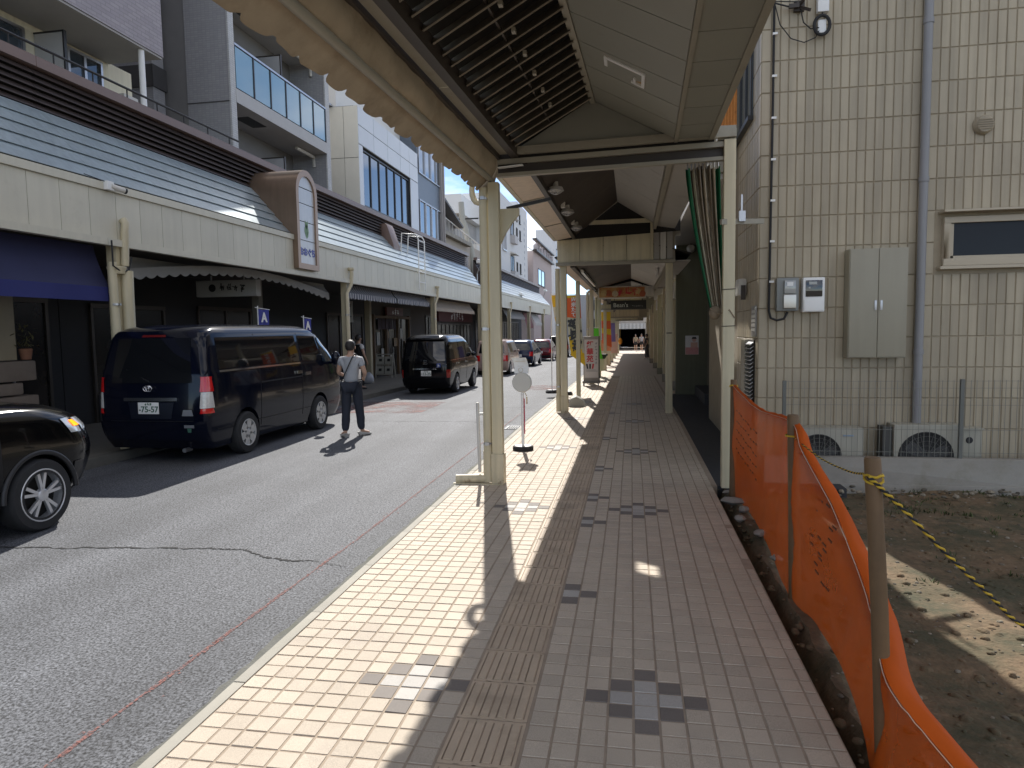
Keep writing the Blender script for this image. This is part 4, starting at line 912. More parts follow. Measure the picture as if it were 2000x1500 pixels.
m = MB(); m.lathe([(0, -.12), (.06, -.12), (.1, .08), (.09, .09), (0, .05)], (1.38, 16.6, 3.45), 'y', 16); m.build('lamp_head', offwhite, Sp, smooth=40); m = MB(); m.tube([(1.38, 16.84, 3.6), (1.38, 16.7, 3.6), (1.38, 16.6, 3.5)], .02, 6); m.build('arm', black, Sp)

# signs under the canopies
org = mat('orange_menu_print', (.45, .17, .05), .5, var=.5, vscale=5, stain=(.5, .33, .12), sscale=4, sth=(.45, .6)); red = mat('red_print', (.5, .03, .04), .5, var=.1)
Og = thing('hanging_sign', 'long orange menu sign with red lettering hung across the pavement', 'sign', (-.3, 22.1, 2.55))
m = MB(); m.box(-1.04, .46, 22.03, 22.25, 2.55, 2.94); m.build('sign_box', offwhite, Og, bevel=.01)
m = MB(); m.box(-1.0, .42, 22.02, 22.03, 2.59, 2.90); m.build('printed_face', org, Og)
m = MB(); glyphs(m, 3, .25, (-.1, 22.017, 2.745), (1, 0, 0), (0, 0, 1), seed=3); m.build('lettering', red, Og)
random.seed(9)
for k, x in enumerate((-.85, -.7, -.5, .2, .35)): m = MB(); m.lathe([(0, -.006), (.085, -.006), (.1, 0)], (x, 22.018, 2.74+random.uniform(-.05, .04)), 'y', 18); m.build('printed_bowl', mat('bowl_print_%s' % 'abc'[k % 3], [(.55, .42, .2), (.4, .1, .04), (.6, .5, .35)][k % 3], .5, var=.4, vscale=14), Og)
m = MB(); m.box(.47, .70, 22.04, 22.2, 2.62, 2.93); m.build('side_plate', offwhite, Og)
m = MB()
for x in (-.9, .35): m.tube([(x, 22.14, 2.94), (x, 22.14, 3.0)], .015, 6)
m.build('hanger', darkmetal, Og)
Bn = thing('hanging_sign', 'black sign with white cafe lettering hung behind the orange sign', 'sign', (-.1, 25, 2.28))
m = MB(); m.box(-.72, .53, 24.95, 25.15, 2.28, 2.60); m.build('sign_box', black, Bn, bevel=.01)
m = MB(); text_mb("Bean's", .21, (-.37, 24.945, 2.43), (1, 0, 0), (0, 0, 1), .002, mb=m); m.build('lettering', white, Bn)
m = MB(); glyphs(m, 6, .06, (.22, 24.945, 2.40), (1, 0, 0), (0, 0, 1), seed=2); m.build('small_lettering', mat('grey_print', (.22, .22, .22), .5), Bn)
m = MB()
for x in (-.6, .4): m.tube([(x, 25.05, 2.6), (x, 25.05, 2.8)], .012, 6)
m.build('hanger', darkmetal, Bn)

# pavement signs
Ds = thing('round_sign_stand', 'white round sign seen from behind on a black based pole', 'sign', (-1.44, 9.0, 0))
m = MB(); m.lathe([(0, 0), (.135, 0), (.14, .01), (.14, .045), (.13, .058), (0, .06)], (-1.44, 9.0, 0), n=32); m.build('base', rubber, Ds, smooth=40)
m = MB(); m.lathe([(0, .0601), (.11, .0601), (.112, .0625), (0, .064)], (-1.44, 9.0, 0), n=32); m.build('base_top', offwhite, Ds, smooth=40)
m = MB(); m.tube([(-1.44, 9.0, .06), (-1.44, 9.0, 1.0)], .02, 12); m.build('pole', white, Ds, smooth=50)
m = MB(); m.lathe([(0, -.026), (.124, -.026), (.13, -.02), (.133, -.006), (.128, 0), (0, 0)], (-1.44, 8.985, .915), 'y', 40); m.build('disc', mat('sign_back_grey', (.52, .51, .47), .5, var=.03), Ds, smooth=40)
m = MB(); m.sheet([[(-1.555+.008*i+.05*(1-j/7)*(1-j/7)*0, 9.02+.05*math.sin(j*.45), 1.245-j*.03) for i in range(25)] for j in range(8)], t=(0, .003, 0)); 
for i, p in enumerate(m.v): m.v[i] = (p[0]-.03*((p[2]-1.03)/.2)**2+.012, p[1]-.03*((p[0]+1.45)/.1)**2, p[2])
m.build('paper_sheet', white, Ds, smooth=60)
m = MB(); m.tube([(-1.46+.03*math.cos(a*.6), 9.005, 1.08+.03*math.sin(a*.6)) for a in range(11)], .003, 4, closed=True); m.box(-1.53, -1.40, 9.008, 9.012, 1.195, 1.2); m.box(-1.5, -1.42, 9.008, 9.012, 1.13, 1.134); m.build('faint_print', mat('tan_print', (.5, .42, .3), .6), Ds)
m = MB(); m.box(-1.418, -1.408, 8.985, 9.0, .22, .70); m.build('red_label', mat('crimson_label', (.42, .02, .06), .5, var=.05), Ds)
m = MB(); m.box(-1.395, -1.375, 9.02, 9.03, .62, .72); m.tube([(-1.42, 9.0, .8), (-1.385, 9.02, .73)], .006, 5); m.build('hanging_tag', cream, Ds)
Sg = thing('signboard', 'standing signboard with three large red characters on the pavement edge', 'signboard', (-1.18, 20.5, gz(20.5)))
zb = gz(20.5)
m = MB(); m.box(-1.415, -.95, 20.5, 20.62, zb+.16, 1.385); m.build('frame', mat('sign_frame_taupe', (.30, .27, .24), .5, var=.05), Sg, bevel=.006)
m = MB(); m.box(-.955, -.93, 20.49, 20.63, zb+.14, 1.39); m.build('dark_edge', black, Sg)
m = MB(); m.box(-1.38, -.975, 20.492, 20.5, zb+.25, 1.29); m.build('face', mat('sign_face', (.58, .54, .52), .5, var=.04), Sg)
m = MB()
for k, ch in enumerate('紅華苑'): text_mb(ch, .21, (-1.215, 20.489, 1.13-.215*k), (1, 0, 0), (0, 0, 1), .002, mb=m, bold=.006)
m.build('lettering', red, Sg)
m = MB()
for k in range(7): glyphs(m, 1, .07, (-1.03, 20.489, 1.17-.095*k), (1, 0, 0), (0, 0, 1), seed=k)
m.build('small_lettering', mat('grey_print', (.22, .22, .22), .5), Sg)
for k, mt_ in enumerate((black, black, red)): m = MB(); m.obox((-1.30+k*.085, 20.489, .49), (.026, 0, 0), (.012*(k-1), 0, .075), (0, .002, 0)); m.build('printed_figure', mt_, Sg)
m = MB()
for k in range(2): m.box(-1.33, -1.05+.06*k, 20.487, 20.49, .375-.035*k, .388-.035*k)
m.build('printed_line', mat('grey_print', (.22, .22, .22), .5), Sg)
m = MB(); m.box(-1.44, -.92, 20.44, 20.68, zb+.08, zb+.16); m.build('base', mat('sign_base_grey', (.17, .16, .15), .5), Sg, bevel=.01)
for x in (-1.40, -.97): m = MB(); m.lathe([(0, -.02), (.04, -.02), (.04, .02), (0, .02)], (x, 20.46, zb+.04), 'x', 14); m.build('castor', white if x > -1.2 else rubber, Sg)
def banner(x, y, wd, z0, z1, label, mats, mf, txt=None, bend=0, tail=0, tmat=None, pole=True):
    z00 = gz(y); b = thing('banner', label, 'banner', (x, y, z00), 'shop banners along the pavement edge')
    if pole:
        m = MB(); m.tube([(x-wd/2-.02, y+.02, z00+.05), (x-wd/2-.02, y+.02, z1+.05)], .012, 8); m.tube([(x-wd/2-.02, y+.02, z1+.03), (x+wd/2, y+.02, z1+.03)], .008, 6); m.build('pole', white, b, smooth=60)
        m = MB(); m.lathe([(0, 0), (.17, 0), (.17, .05), (.13, .09), (0, .1)], (x-wd/2-.02, y+.02, z00), n=16); m.build('base', black, b, smooth=40)
    m = MB(); rows = []; R_, C_ = 26, 8
    for j in range(R_):
        t = j/(R_-1); row = []
        for i in range(C_):
            u = i/(C_-1); 
            row.append((x-wd/2+wd*u+bend*t**1.6, y+.05*math.sin(t*5+u*2)*t, z1-(z1-z0)*t-tail*u*t*t))
        rows.append(row)
    m.sheet(rows, t=(0, .003, 0), mfun=mf); m.build('cloth', mats, b, smooth=70)
    if txt:
        m = MB()
        for k, (ch, t, s, du) in enumerate(txt): glyphs(m, 1, s, (x+du+bend*t**1.6, y+.05*math.sin(t*5+1)*t-.035, z1-(z1-z0)*t-tail*.5*t*t), (1, 0, .3*(k % 3-1)), (-.3*(k % 3-1), 0, 1), seed=ch, wt=.13)
        m.build('lettering', tmat or black, b)
    return b
yb_ = mat('banner_yellow', (.75, .48, .02), .7, var=.1); ob_ = mat('banner_orange', (.75, .13, .03), .7, var=.1); cb_ = mat('banner_ivory', (.62, .58, .42), .7, var=.15); gb_ = mat('banner_green', (.13, .65, .03), .7, var=.1); vb_ = mat('banner_violet', (.22, .18, .42), .7, var=.1); sal = mat('banner_salmon', (.75, .3, .14), .7, var=.2)
bb = banner(-1.44, 17.3, .36, .95, 2.45, 'tall banner with orange head, black brush writing and a yellow tail', [ob_, cb_, yb_], lambda i, j: 2 if i < 1 else (0 if i < 9 else (1 if i < 17+j*.6 else 2)), [(5, .45, .26, -.06), (6, .54, .26, .06), (7, .62, .26, -.04), (8, .72, .26, .04), (9, .84, .16, -.05)], bend=.12, tail=.28)
m = MB()
for k, ch in enumerate('出来たて'): text_mb(ch, .125, (-1.43, 17.285, 2.34-.125*k), (1, 0, 0), (0, 0, 1), .003, mb=m, bold=.004)
m.build('white_lettering', white, bb)
banner(-1.93, 17.9, .24, 1.55, 2.5, 'yellow banner with brush writing left of the second cream post', [yb_, cb_], lambda i, j: 1 if 7 < i < 15 else 0, [(15, .4, .15, 0), (16, .6, .15, .02)], bend=.16, tail=.1)
banner(-1.27, 24.0, .30, .55, 1.62, 'bright green banner with dark writing behind the signboard', [gb_, cb_], lambda i, j: 1 if 8 < i < 14 else 0, [(25, .38, .16, 0), (26, .55, .16, .02)], bend=.14)
banner(-1.12, 31.0, .42, .95, 2.35, 'yellow and orange banner far along the pavement', [yb_, ob_], lambda i, j: 0 if (i < 7 or 12 < i < 17) else 1, None, bend=.05, tail=.2)
banner(-1.02, 36.5, .34, .9, 2.2, 'violet banner far along the pavement', [vb_, cb_], lambda i, j: 1 if i < 6 else 0, None, bend=.04)
banner(-1.25, 33.5, .55, .35, 1.05, 'salmon pink banner low beside a far post', [sal, cb_], lambda i, j: 1 if i > 18 else 0, None, pole=True)
banner(-.95, 39.0, .4, .2, 1.3, 'pale salmon banner beyond the violet one', [mat('banner_pale', (.7, .42, .32), .7, var=.2)], lambda i, j: 0, None)
Tr = thing('tray_stand', 'dark tray shelf strapped round a cream post beside the green banner', 'tray', (-1.15, 25.4, .5))
m = MB(); m.box(-1.35, -.85, 25.2, 25.42, .62, .67); m.prism([(-1.25, .5), (-.95, .5), (-.88, .62), (-1.32, .62)], 'y', 25.25, 25.4); m.build('tray', black, Tr); m = MB(); m.box(-1.25, -1.0, 25.3, 25.4, .05, .5); m.build('strap', cream, Tr)
Rs = thing('rain_sign', 'folded grey plastic floor sign lying by the second cream post', 'floor sign', (-1.2, 14.3, 0))
m = MB(); m.prism([(-1.33, gz(14.5)), (-1.27, .14), (-1.15, .19), (-1.03, .13), (-.95, gz(14.5))], 'y', 14.35, 14.65); m.build('body', mat('grey_plastic', (.30, .29, .26), .5, var=.05), Rs, bevel=.01)
Ln = thing('lantern', 'small orange lantern hung on a far cream post', 'lantern', (-.75, 46, .5))
m = MB(); m.ball((-.72, 46, .75), .13, .13, .22, 12, 8); m.build('shade', mat('lantern_orange', (.8, .3, .02), .6), Ln, smooth=60); m = MB(); m.tube([(-.72, 46, .97), (-.72, 46, 2.6)], .008, 5); m.build('cord', yel, Ln)
# far end of the arcade: next covered street across the crossing
En = thing('arcade_entrance', 'dark mouth of the next covered street with a pale fringe, straight ahead', 'building', (0, 76, gz(76)))
ze = gz(76)
m = MB(); m.box(-2.2, -1.3, 74.5, 90, ze, 3.6); m.build('left_wall', offwhite, En); m = MB(); m.box(1.6, 4, 74.5, 90, ze, 3.6); m.build('right_wall', offwhite, En)
m = MB(); m.box(-1.3, 1.6, 74.5, 90, 2.1, 3.6); m.build('header', mat('far_header', (.4, .37, .33), .6), En); m = MB(); m.box(-1.3, 1.6, 88, 89, ze, 2.1); m.build('back_wall', roofdark, En)
for k in range(20): m = MB(); x = -1.28+k*.144; m.box(x, x+.09, 74.35, 74.4, 1.5, 2.1); m.build('fringe', white, En)
# ================================================================ LEFT ARCADE
LX = -7.2
La = thing('left_arcade', 'long cream fascia arcade across the road with pale blue roof panels and brown louvres', 'arcade', (-8, 20, 2.9))
random.seed(31)
y = .5
while y < 62:
    if not (32.6 < y < 35.6):
        m = MB(); m.box(LX-.03, LX, y+.004, y+.481, 2.985, 3.635); m.build('fascia_panel', creamL, La)
    y += .485
for a, b in ((.5, 33.0), (36.0, 62)):
    y = a
    while y < b-.1:
        e = min(b, y+4.0)
        m = MB(); m.box(LX-.14, LX+.035, y+.003, e-.003, 3.64, 3.745); m.build('cap_strip', creamL, La)
        m = MB(); m.box(LX-.05, LX+.05, y+.003, e-.003, 2.885, 2.98); m.build('bottom_trim', creamL, La)
        y = e
    # pale roof courses, each overlapping the one below, two metre sheets
    y = a
    while y < b-.1:
        e = min(b, y+2.0)
        for c in range(5):
            t0, t1 = c/5, (c+1)/5+.012
            x0, z0 = lerp(-7.27, -8.12, t0), lerp(3.77, 4.76, t0); x1, z1 = lerp(-7.27, -8.12, t1), lerp(3.77, 4.76, t1)
            nx, nz = .756*.022, .655*.022
            trimy = .0 if e < b or b > 50 else 1.25*(t0*.8)
            m = MB(); m.slab([(x0+nx, y+.002, z0+nz), (x0+nx, e-.002+trimy, z0+nz), (x1, e-.002+trimy, z1), (x1, y+.002, z1)], .008); m.build('roof_panel', paleblue, La)
        y = e
    m = MB(); m.slab([(-7.24, a, 3.72), (-7.24, b+.0, 3.72), (-8.13, b+.9*(b < 50), 4.74), (-8.13, a, 4.74)], .01); m.build('roof_backing', roofdark, La)
    y = a
    while y < b-.1:
        e = min(b+(1.2 if b < 50 else 0), y+4.0) if b-y < 4.1 else y+4.0
        for c in range(6):
            z = 4.80+c*.092; m = MB(); m.prism([(-8.14, z), (-8.20, z+.078), (-8.215, z+.078), (-8.155, z)], 'y', y+.004, e-.004); m.build('louvre', brown, La)
        m = MB(); m.box(-8.30, -8.10, y+.004, e-.004, 5.36, 5.50); m.build('ridge_cap', browncap, La)
        y = e
    m = MB(); m.box(-8.32, -8.24, a, b+.8*(b < 50), 4.7, 5.36); m.build('louvre_backing', roofdark, La)
m = MB()
m.sheet([[(-10.4, .5, 2.93), (-7.25, .5, 2.93)], [(-10.4, 62, 2.93), (-7.25, 62, 2.93)]], t=(0, 0, .03)); m.build('ceiling', mat('left_arcade_ceiling', (.07, .066, .06), .7, var=.15), La)
m = MB(); m.box(-8.4, -7.25, .4, .5, 2.9, 5.4); m.build('end_board', brown, La)
m = MB(); m.prism([(-7.22, 3.7), (-8.3, 5.3), (-8.3, 2.95), (-7.22, 2.95)], 'y', 35.9, 35.98); m.build('end_board', brown, La)
lpl = ['left arcade post with the wide funnel pipe behind the navy van', 'left arcade post with bent downpipe behind the man in grey', 'left arcade post with downpipe above the black minivan roof', 'left arcade post nearly hidden behind the nearest cream post', 'left arcade post above the pinkish van', 'left arcade post above the dark blue car', 'left arcade post above the red car']
for k in range(7):
    y = 8.8+8*k; x = -7.3; z0 = gz(y)
    P = thing('arcade_post', lpl[k], 'post', (x, y, z0), 'cream posts of the left arcade')
    m = MB(); m.box(x-.08, x+.08, y-.08, y+.08, z0, 2.93); m.build('column', cream, P, bevel=.006)
    m = MB(); px, py = x+.13, y-.19
    if k == 0:
        m.tube([(px, y+.03, 3.28), (px+.04, y+.03, 3.22), (px+.02, y+.03, 3.1), (px, y+.02, 2.62)], .055, 12); m.build('downpipe', cream, P, smooth=60)
        m = MB(); m.lathe([(0, 0), (.10, .0), (.13, .09), (.125, .10), (.0, .06)], (px-.04, y-.10, 2.5), n=18); m.build('funnel', cream, P, smooth=40)
        m = MB(); m.tube([(px-.03, y-.20, 2.66), (px-.03, y-.20, 2.48), (px-.03, y-.16, z0)], .06, 12); m.build('downpipe', cream, P, smooth=60)
        m = MB(); m.tube([(px, y+.05, 2.55), (px, y+.04, 2.2), (px, y+.02, z0)], .085, 12); m.build('wide_pipe', cream, P, smooth=60)
        m = MB(); m.tube([(px+.05, y-.27, 2.95), (px+.05, y-.27, 2.6), (px+.05, y-.1, 2.52), (px+.05, y+.03, 2.56), (px+.05, y+.1, 2.75)], .012, 6); m.build('cable', rubber, P)
    else:
        m.tube([(LX+.06, y+.06, 3.22), (LX+.08, y+.06, 3.14), (LX+.06, y+.05, 2.86), (px, py, 2.62), (px, py, z0)], .05, 12); m.build('downpipe', cream, P, smooth=60)
        m = MB(); m.lathe([(0, .09), (.085, .085), (.09, .03), (.05, 0), (0, 0)], (LX+.06, y+.06, 3.2), n=14); m.build('hopper', cream, P, smooth=40)
    m = MB(); m.tube([(px, py, 2.05), (px, py, 2.08)], .062, 12); m.build('clamp', steel, P)
cc = thing('security_camera', 'small white security camera on the left fascia edge above the funnel pipe', 'camera', (-7.1, 8.7, 3.66))
m = MB(); m.box(-7.2, -7.1, 8.50, 8.62, 3.64, 3.76); m.build('mount', white, cc, bevel=.01); m = MB(); m.tube([(-7.12, 8.58, 3.70), (-7.06, 8.76, 3.665)], .038, 12); m.build('body', offwhite, cc, smooth=50)
m = MB(); m.tube([(-7.058, 8.76, 3.665), (-7.052, 8.785, 3.66)], .040, 12); m.build('lens', black, cc, smooth=50); m = MB(); m.tube([(-7.15, 8.5, 3.75), (-7.2, 8.2, 3.79)], .006, 5); m.build('cable', rubber, cc)
# arched sign dormer
Ar = thing('arched_sign', 'arch topped brown sign box with white panels and blue lettering on the left roof', 'sign', (-7.6, 14.42, 3.0))
brz = mat('bronze_sheet', (.24, .17, .12), .32, metal=.55, var=.15, vscale=2, streak=.1)
def arch(yc, r, z0, zc, n=14): return [(yc-r, z0), (yc+r, z0)]+[(yc+r*math.cos(a), zc+r*math.sin(a)) for a in [math.pi*k/n for k in range(n+1)]]
ac = 14.42
out_ = arch(ac, .50, 3.03, 4.70); inn = arch(ac, .385, 3.15, 4.68)
m = MB(); k = len(out_); vs_ = [(-7.08, p[0], p[1]) for p in out_]+[(-7.08, p[0], p[1]) for p in inn]+[(-7.13, p[0], p[1]) for p in inn]
m.add(vs_, [(i, (i+1) % k, k+(i+1) % k, k+i) for i in range(k)]+[(k+i, k+(i+1) % k, 2*k+(i+1) % k, 2*k+i) for i in range(k)]); m.build('frame', mat('bronze_frame', (.33, .22, .15), .4, metal=.3, var=.1), Ar, fix=True)
m = MB()
prof = [(-7.08, p[0], p[1]) for p in out_]; back = [(-8.28 if p[1] > 4.0 else lerp(-7.2, -8.2, max(0, (p[1]-3.7)/1.0)), p[0], p[1]) for p in out_]
m.add(prof+back, [(i, (i+1) % k, k+(i+1) % k, k+i) for i in range(k)]); m.build('hood', brz, Ar, smooth=35)
wp = mat('sign_white_acrylic', (.56, .58, .60), .25, var=.06, streak=.06); zs_ = [3.15, 3.66, 4.07, 4.46, 4.80, 5.07]
for q in range(5):
    a, b = zs_[q]+.008, zs_[q+1]-.008
    if q < 4:
        if b <= 4.68: pts = [(ac-.385, a), (ac+.385, a), (ac+.385, b), (ac-.385, b)]
        else: pts = [(ac-.385, a), (ac+.385, a), (ac+.385, 4.68), (ac+.366, 4.79), (ac-.366, 4.79), (ac-.385, 4.68)]
    else:
        pts = [p for p in inn[2:] if p[1] > 4.81]; pts = [(ac+.36, 4.81)]+pts+[(ac-.36, 4.81)]
    m = MB(); m.prism(pts, 'x', -7.135, -7.118); m.build('acrylic_panel', wp, Ar)
m = MB(); text_mb('おおぐち', .185, (-7.112, ac, 3.40), (0, 1, 0), (0, 0, 1), .003, mb=m, bold=.008); m.build('lettering', mat('sign_blue', (.02, .03, .30), .4, var=0), Ar)
m = MB(); gcol = mat('leaf_green', (.16, .28, .15), .6, var=.2)
for (dy, dz, l, wd, an) in ((-.03, .14, .11, .045, 1.9), (.03, .15, .10, .04, 1.2), (-.06, .03, .12, .05, 1.5), (.04, .02, .12, .05, 1.7), (.0, -.08, .08, .06, 1.5)):
    c = Vector((-7.114, ac+dy, 3.87+dz)); d = Vector((0, math.cos(an), math.sin(an))); e = Vector((0, -d.z, d.y))
    m.add([c-d*l, c-d*l*.3+e*wd, c+d*l*.4+e*wd*.8, c+d*l, c+d*l*.4-e*wd*.8, c-d*l*.3-e*wd], [(0, 1, 2, 3, 4, 5)])
m.build('leaf_emblem', gcol, Ar, fix=False)
Db = thing('roof_box', 'brown boxed roof hatch with white pipe ladder on the left arcade roof', 'roof hatch', (-7.8, 22.4, 4.0))
m = MB(); m.prism([(-7.75, 4.35), (-7.75, 4.5), (-7.95, 5.1), (-8.0, 5.2), (-8.3, 5.2), (-8.3, 4.8)], 'y', 21.9, 22.55); m.build('hatch_box', browncap, Db, bevel=.02)
m = MB()
for y in (22.6, 23.3): m.tube([(-7.12, y, 3.0), (-7.12, y, 4.75), (-7.2, y, 4.9), (-7.7, y, 4.95), (-7.75, y, 4.2)], .022, 8)
for z in (3.3, 3.65, 4.0, 4.35, 4.7): m.tube([(-7.12, 22.6, z), (-7.12, 23.3, z)], .016, 6)
m.tube([(-7.2, 22.6, 4.9), (-7.2, 23.3, 4.9)], .02, 6); m.build('ladder', white, Db, smooth=60)
for k, (y, x, z) in enumerate(((34.6, -7.6, 5.02), (61.5, -7.6, 5.0), (46, -7.3, 3.9))):
    F2 = thing('floodlight', ['white flood lamp at the gap of the left roof beside the nearest cream post', 'white flood lamp near the far end of the left roof', 'small white lamp low on the far left fascia'][k], 'lamp', (x, y, z), 'flood lamps on the left arcade')
    m = MB(); m.box(x-.12, x+.12, y-.5, y+.35, z, z+.16); m.build('lamp_head', white, F2, bevel=.03); m = MB(); m.tube([(x, y, z), (x-.2, y, z-.5), (x-.2, y, z-.9)], .025, 6); m.build('arm', steel, F2)

# ---- awnings under the left fascia
def awn(name, label, x0, z0, x1, z1, z2, ya_, yb_2, mats, stripe=None, scal_=0.12, swag=0.0, nst=None):
    a = thing('awning', label, 'awning', ((x0+x1)/2, (ya_+yb_2)/2, z2), 'awnings under the left arcade')
    N = nst or 60; m = MB(); sw = lambda u: swag*math.sin(math.pi*u)
    rows = [[(lerp(x0, x1, j/5)-.03*math.sin(j/5*math.pi), lerp(ya_, yb_2, i/N), lerp(z0, z1+sw(i/N), j/5)) for i in range(N+1)] for j in range(6)]
    m.sheet(rows, t=(-.004, 0, 0), mfun=(lambda i, j: j % 2) if stripe else None); m.build('canvas', mats, a, smooth=60)
    m = MB(); n2 = N*(2 if stripe else 4); rows = []
    for j in range(4):
        row = []
        for i in range(n2+1):
            u = i/n2; ph = (lerp(ya_, yb_2, u)/scal_) % 1 if scal_ else .5; d = (.72+.28*math.sin(math.pi*ph)) if scal_ else 1
            row.append((x1+.012*math.sin(u*40)*j/3, lerp(ya_, yb_2, u), z1+sw(u)+(z2-z1)*d*j/3))
        rows.append(row)
    m.sheet(rows, t=(-.004, 0, 0), mfun=(lambda i, j: (j//2) % 2) if stripe else None); m.build('valance', mats if stripe else [mats[-1]], a, smooth=60); return a
navy = mat('navy_canvas', (.022, .025, .075), .8, var=.15, vscale=2); navy2 = mat('navy_valance', (.02, .025, .13), .8, var=.1)
awn('awning', 'navy blue canvas awning at the far left under the fascia', -7.5, 2.9, -7.27, 2.31, 2.11, 1.0, 8.62, [navy, navy2], scal_=0)
gwh = mat('grey_white_canvas', (.30, .30, .29), .85, var=.1, vscale=2)
awn('awning', 'grey white scalloped awning bowed above the navy van', -7.75, 2.86, -7.6, 2.62, 2.44, 9.2, 16.5, [gwh], scal_=.28, swag=.3)
sb1 = mat('stripe_blue_grey', (.075, .085, .13), .85, var=.1); sb2 = mat('stripe_white', (.42, .42, .42), .85, var=.1)
awn('awning', 'blue and white striped awning left of the black minivan', -7.55, 2.9, -7.38, 2.66, 2.50, 17.15, 21.0, [sb2, sb1], True, scal_=.24, nst=46)
awn('awning', 'second length of the blue and white striped awning, above the black minivan', -7.55, 2.9, -7.38, 2.66, 2.50, 21.1, 24.6, [sb2, sb1], True, scal_=.24, nst=42)
bei = mat('beige_canvas', (.38, .33, .27), .85, var=.1)
awn('awning', 'beige awning with a fringed hem right of the striped one', -7.7, 2.88, -7.45, 2.52, 2.38, 25.2, 32.3, [bei], scal_=.2)
awn('awning', 'pale grey awning beyond the nearest cream post', -7.7, 2.88, -7.45, 2.45, 2.3, 41, 48.3, [gwh], scal_=.25)
awn('awning', 'dull red awning above the dark blue car', -7.7, 2.85, -7.45, 1.9, 1.7, 49, 52.5, [mat('dull_red_canvas', (.22, .10, .10), .85, var=.1)], scal_=.25)
awn('awning', 'white awning beside the dull red awning', -7.7, 2.85, -7.3, 2.1, 1.9, 52.7, 56.5, [mat('white_canvas', (.5, .5, .48), .85, var=.1)], scal_=.25)

# ---- shop fronts in the left shade
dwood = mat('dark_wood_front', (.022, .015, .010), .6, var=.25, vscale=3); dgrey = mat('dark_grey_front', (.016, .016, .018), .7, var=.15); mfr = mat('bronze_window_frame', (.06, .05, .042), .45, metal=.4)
Xs = -9.9
def front(y0, y1, label, wm, doors, sign=None, smat=None, gl_=None, seed=1, gm=None):
    gm = gm or glassdim; z0 = gz((y0+y1)/2)-.05; F = thing('shop', label, 'shop', (Xs, (y0+y1)/2, z0), 'shop fronts under the left arcade')
    m = MB(); m.box(Xs-.25, Xs, y0+.01, y1-.01, z0, 2.93); m.build('wall', wm, F)
    for (a, b, zt, kind) in doors:
        m = MB(); m.box(Xs, Xs+.02, a, b, z0+.1, zt); w_ = m.build('glazed_door' if kind else 'shop_window', gm or glassdark, F)
        n = max(2, int((b-a)/.8))
        for q in range(n+1): m2 = MB(); yy_ = a+(b-a)*q/n; m2.box(Xs+.0, Xs+.05, yy_-.03, yy_+.03, z0+.05, zt+.05); m2.build('mullion', mfr, w_)
        m2 = MB(); m2.box(Xs, Xs+.06, a-.03, b+.03, zt, zt+.08); m2.build('head_rail', mfr, w_); m2 = MB(); m2.box(Xs, Xs+.05, a, b, z0, z0+.12 if kind else z0+.6); m2.build('sill_panel', wm, w_)
        if kind: m2 = MB(); m2.box(Xs+.05, Xs+.08, (a+b)/2+.05, (a+b)/2+.08, z0+.9, z0+1.2); m2.build('handle', steel, w_)
    if sign:
        (a, b, s0, s1) = sign; m = MB(); m.box(Xs+.02, Xs+.12, a, b, s0, s1); sg = m.build('sign_panel', smat, F)
        if gl_: m = MB(); glyphs(m, gl_, (s1-s0)*.62, (Xs+.125, (a+b)/2, (s0+s1)/2), (0, 1, 0), (0, 0, 1), seed=seed, gap=1.5); m.build('lettering', white, sg)
    return F
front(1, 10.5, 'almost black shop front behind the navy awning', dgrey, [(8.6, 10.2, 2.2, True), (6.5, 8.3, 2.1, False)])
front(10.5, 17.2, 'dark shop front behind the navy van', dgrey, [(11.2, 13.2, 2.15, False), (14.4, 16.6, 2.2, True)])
front(17.2, 24.5, 'dark grey shuttered front behind the person in the black vest', mat('slate_front', (.03, .033, .036), .7, var=.1), [(21.2, 24.2, 2.2, False)])
front(24.5, 30.0, 'wood and glass eatery front with a small red sign', dwood, [(25.3, 29.4, 2.15, True)], (26.6, 28.6, 2.28, 2.62), mat('dark_red_sign', (.10, .018, .015), .5, var=.1), 3, seed=4, gm=mat('dim_glass', (.03, .027, .02), .2, var=.4, vscale=1.5, spec=.25))
eat = bpy.data.objects['shop.003']
for (yy_, zz_, wd, hh, c) in ((25.55, 1.1, .35, .5, 0), (26.0, .55, .28, .4, 0), (26.7, 1.35, .22, .3, 1), (27.5, 1.0, .5, .35, 1), (28.3, 1.3, .3, .45, 0), (28.9, .7, .35, .5, 1), (27.0, .35, .4, .3, 0)):
    m = MB(); m.box(Xs+.055, Xs+.065, yy_, yy_+wd, zz_, zz_+hh); m.build('notice', [mat('notice_white', (.42, .42, .38), .6, var=.1), mat('notice_tan', (.25, .17, .09), .6, var=.3, vscale=9)][c], eat)
for yy_ in (25.2, 26.6, 28.0, 29.5): m = MB(); m.box(Xs+.0, Xs+.12, yy_-.06, yy_+.06, -.2, 2.3); m.build('timber_post', mat('shop_timber', (.15, .10, .06), .6, var=.2), eat)
m = MB(); m.box(Xs, Xs+.13, 25.1, 29.6, 2.16, 2.26); m.build('lintel', mat('shop_timber', (.15, .10, .06)), eat)
for q in range(5): m = MB(); m.box(Xs+.14, Xs+.15, 25.5+q*.42, 25.86+q*.42, 1.72, 2.14); m.build('noren', mat('noren_cloth', (.06, .045, .06), .8, var=.1), eat)
front(30.0, 33.6, 'grey rendered front with a narrow dark doorway behind the black minivan', mat('grey_render', (.09, .08, .07), .8, var=.1), [(32.2, 33.2, 2.3, True)])
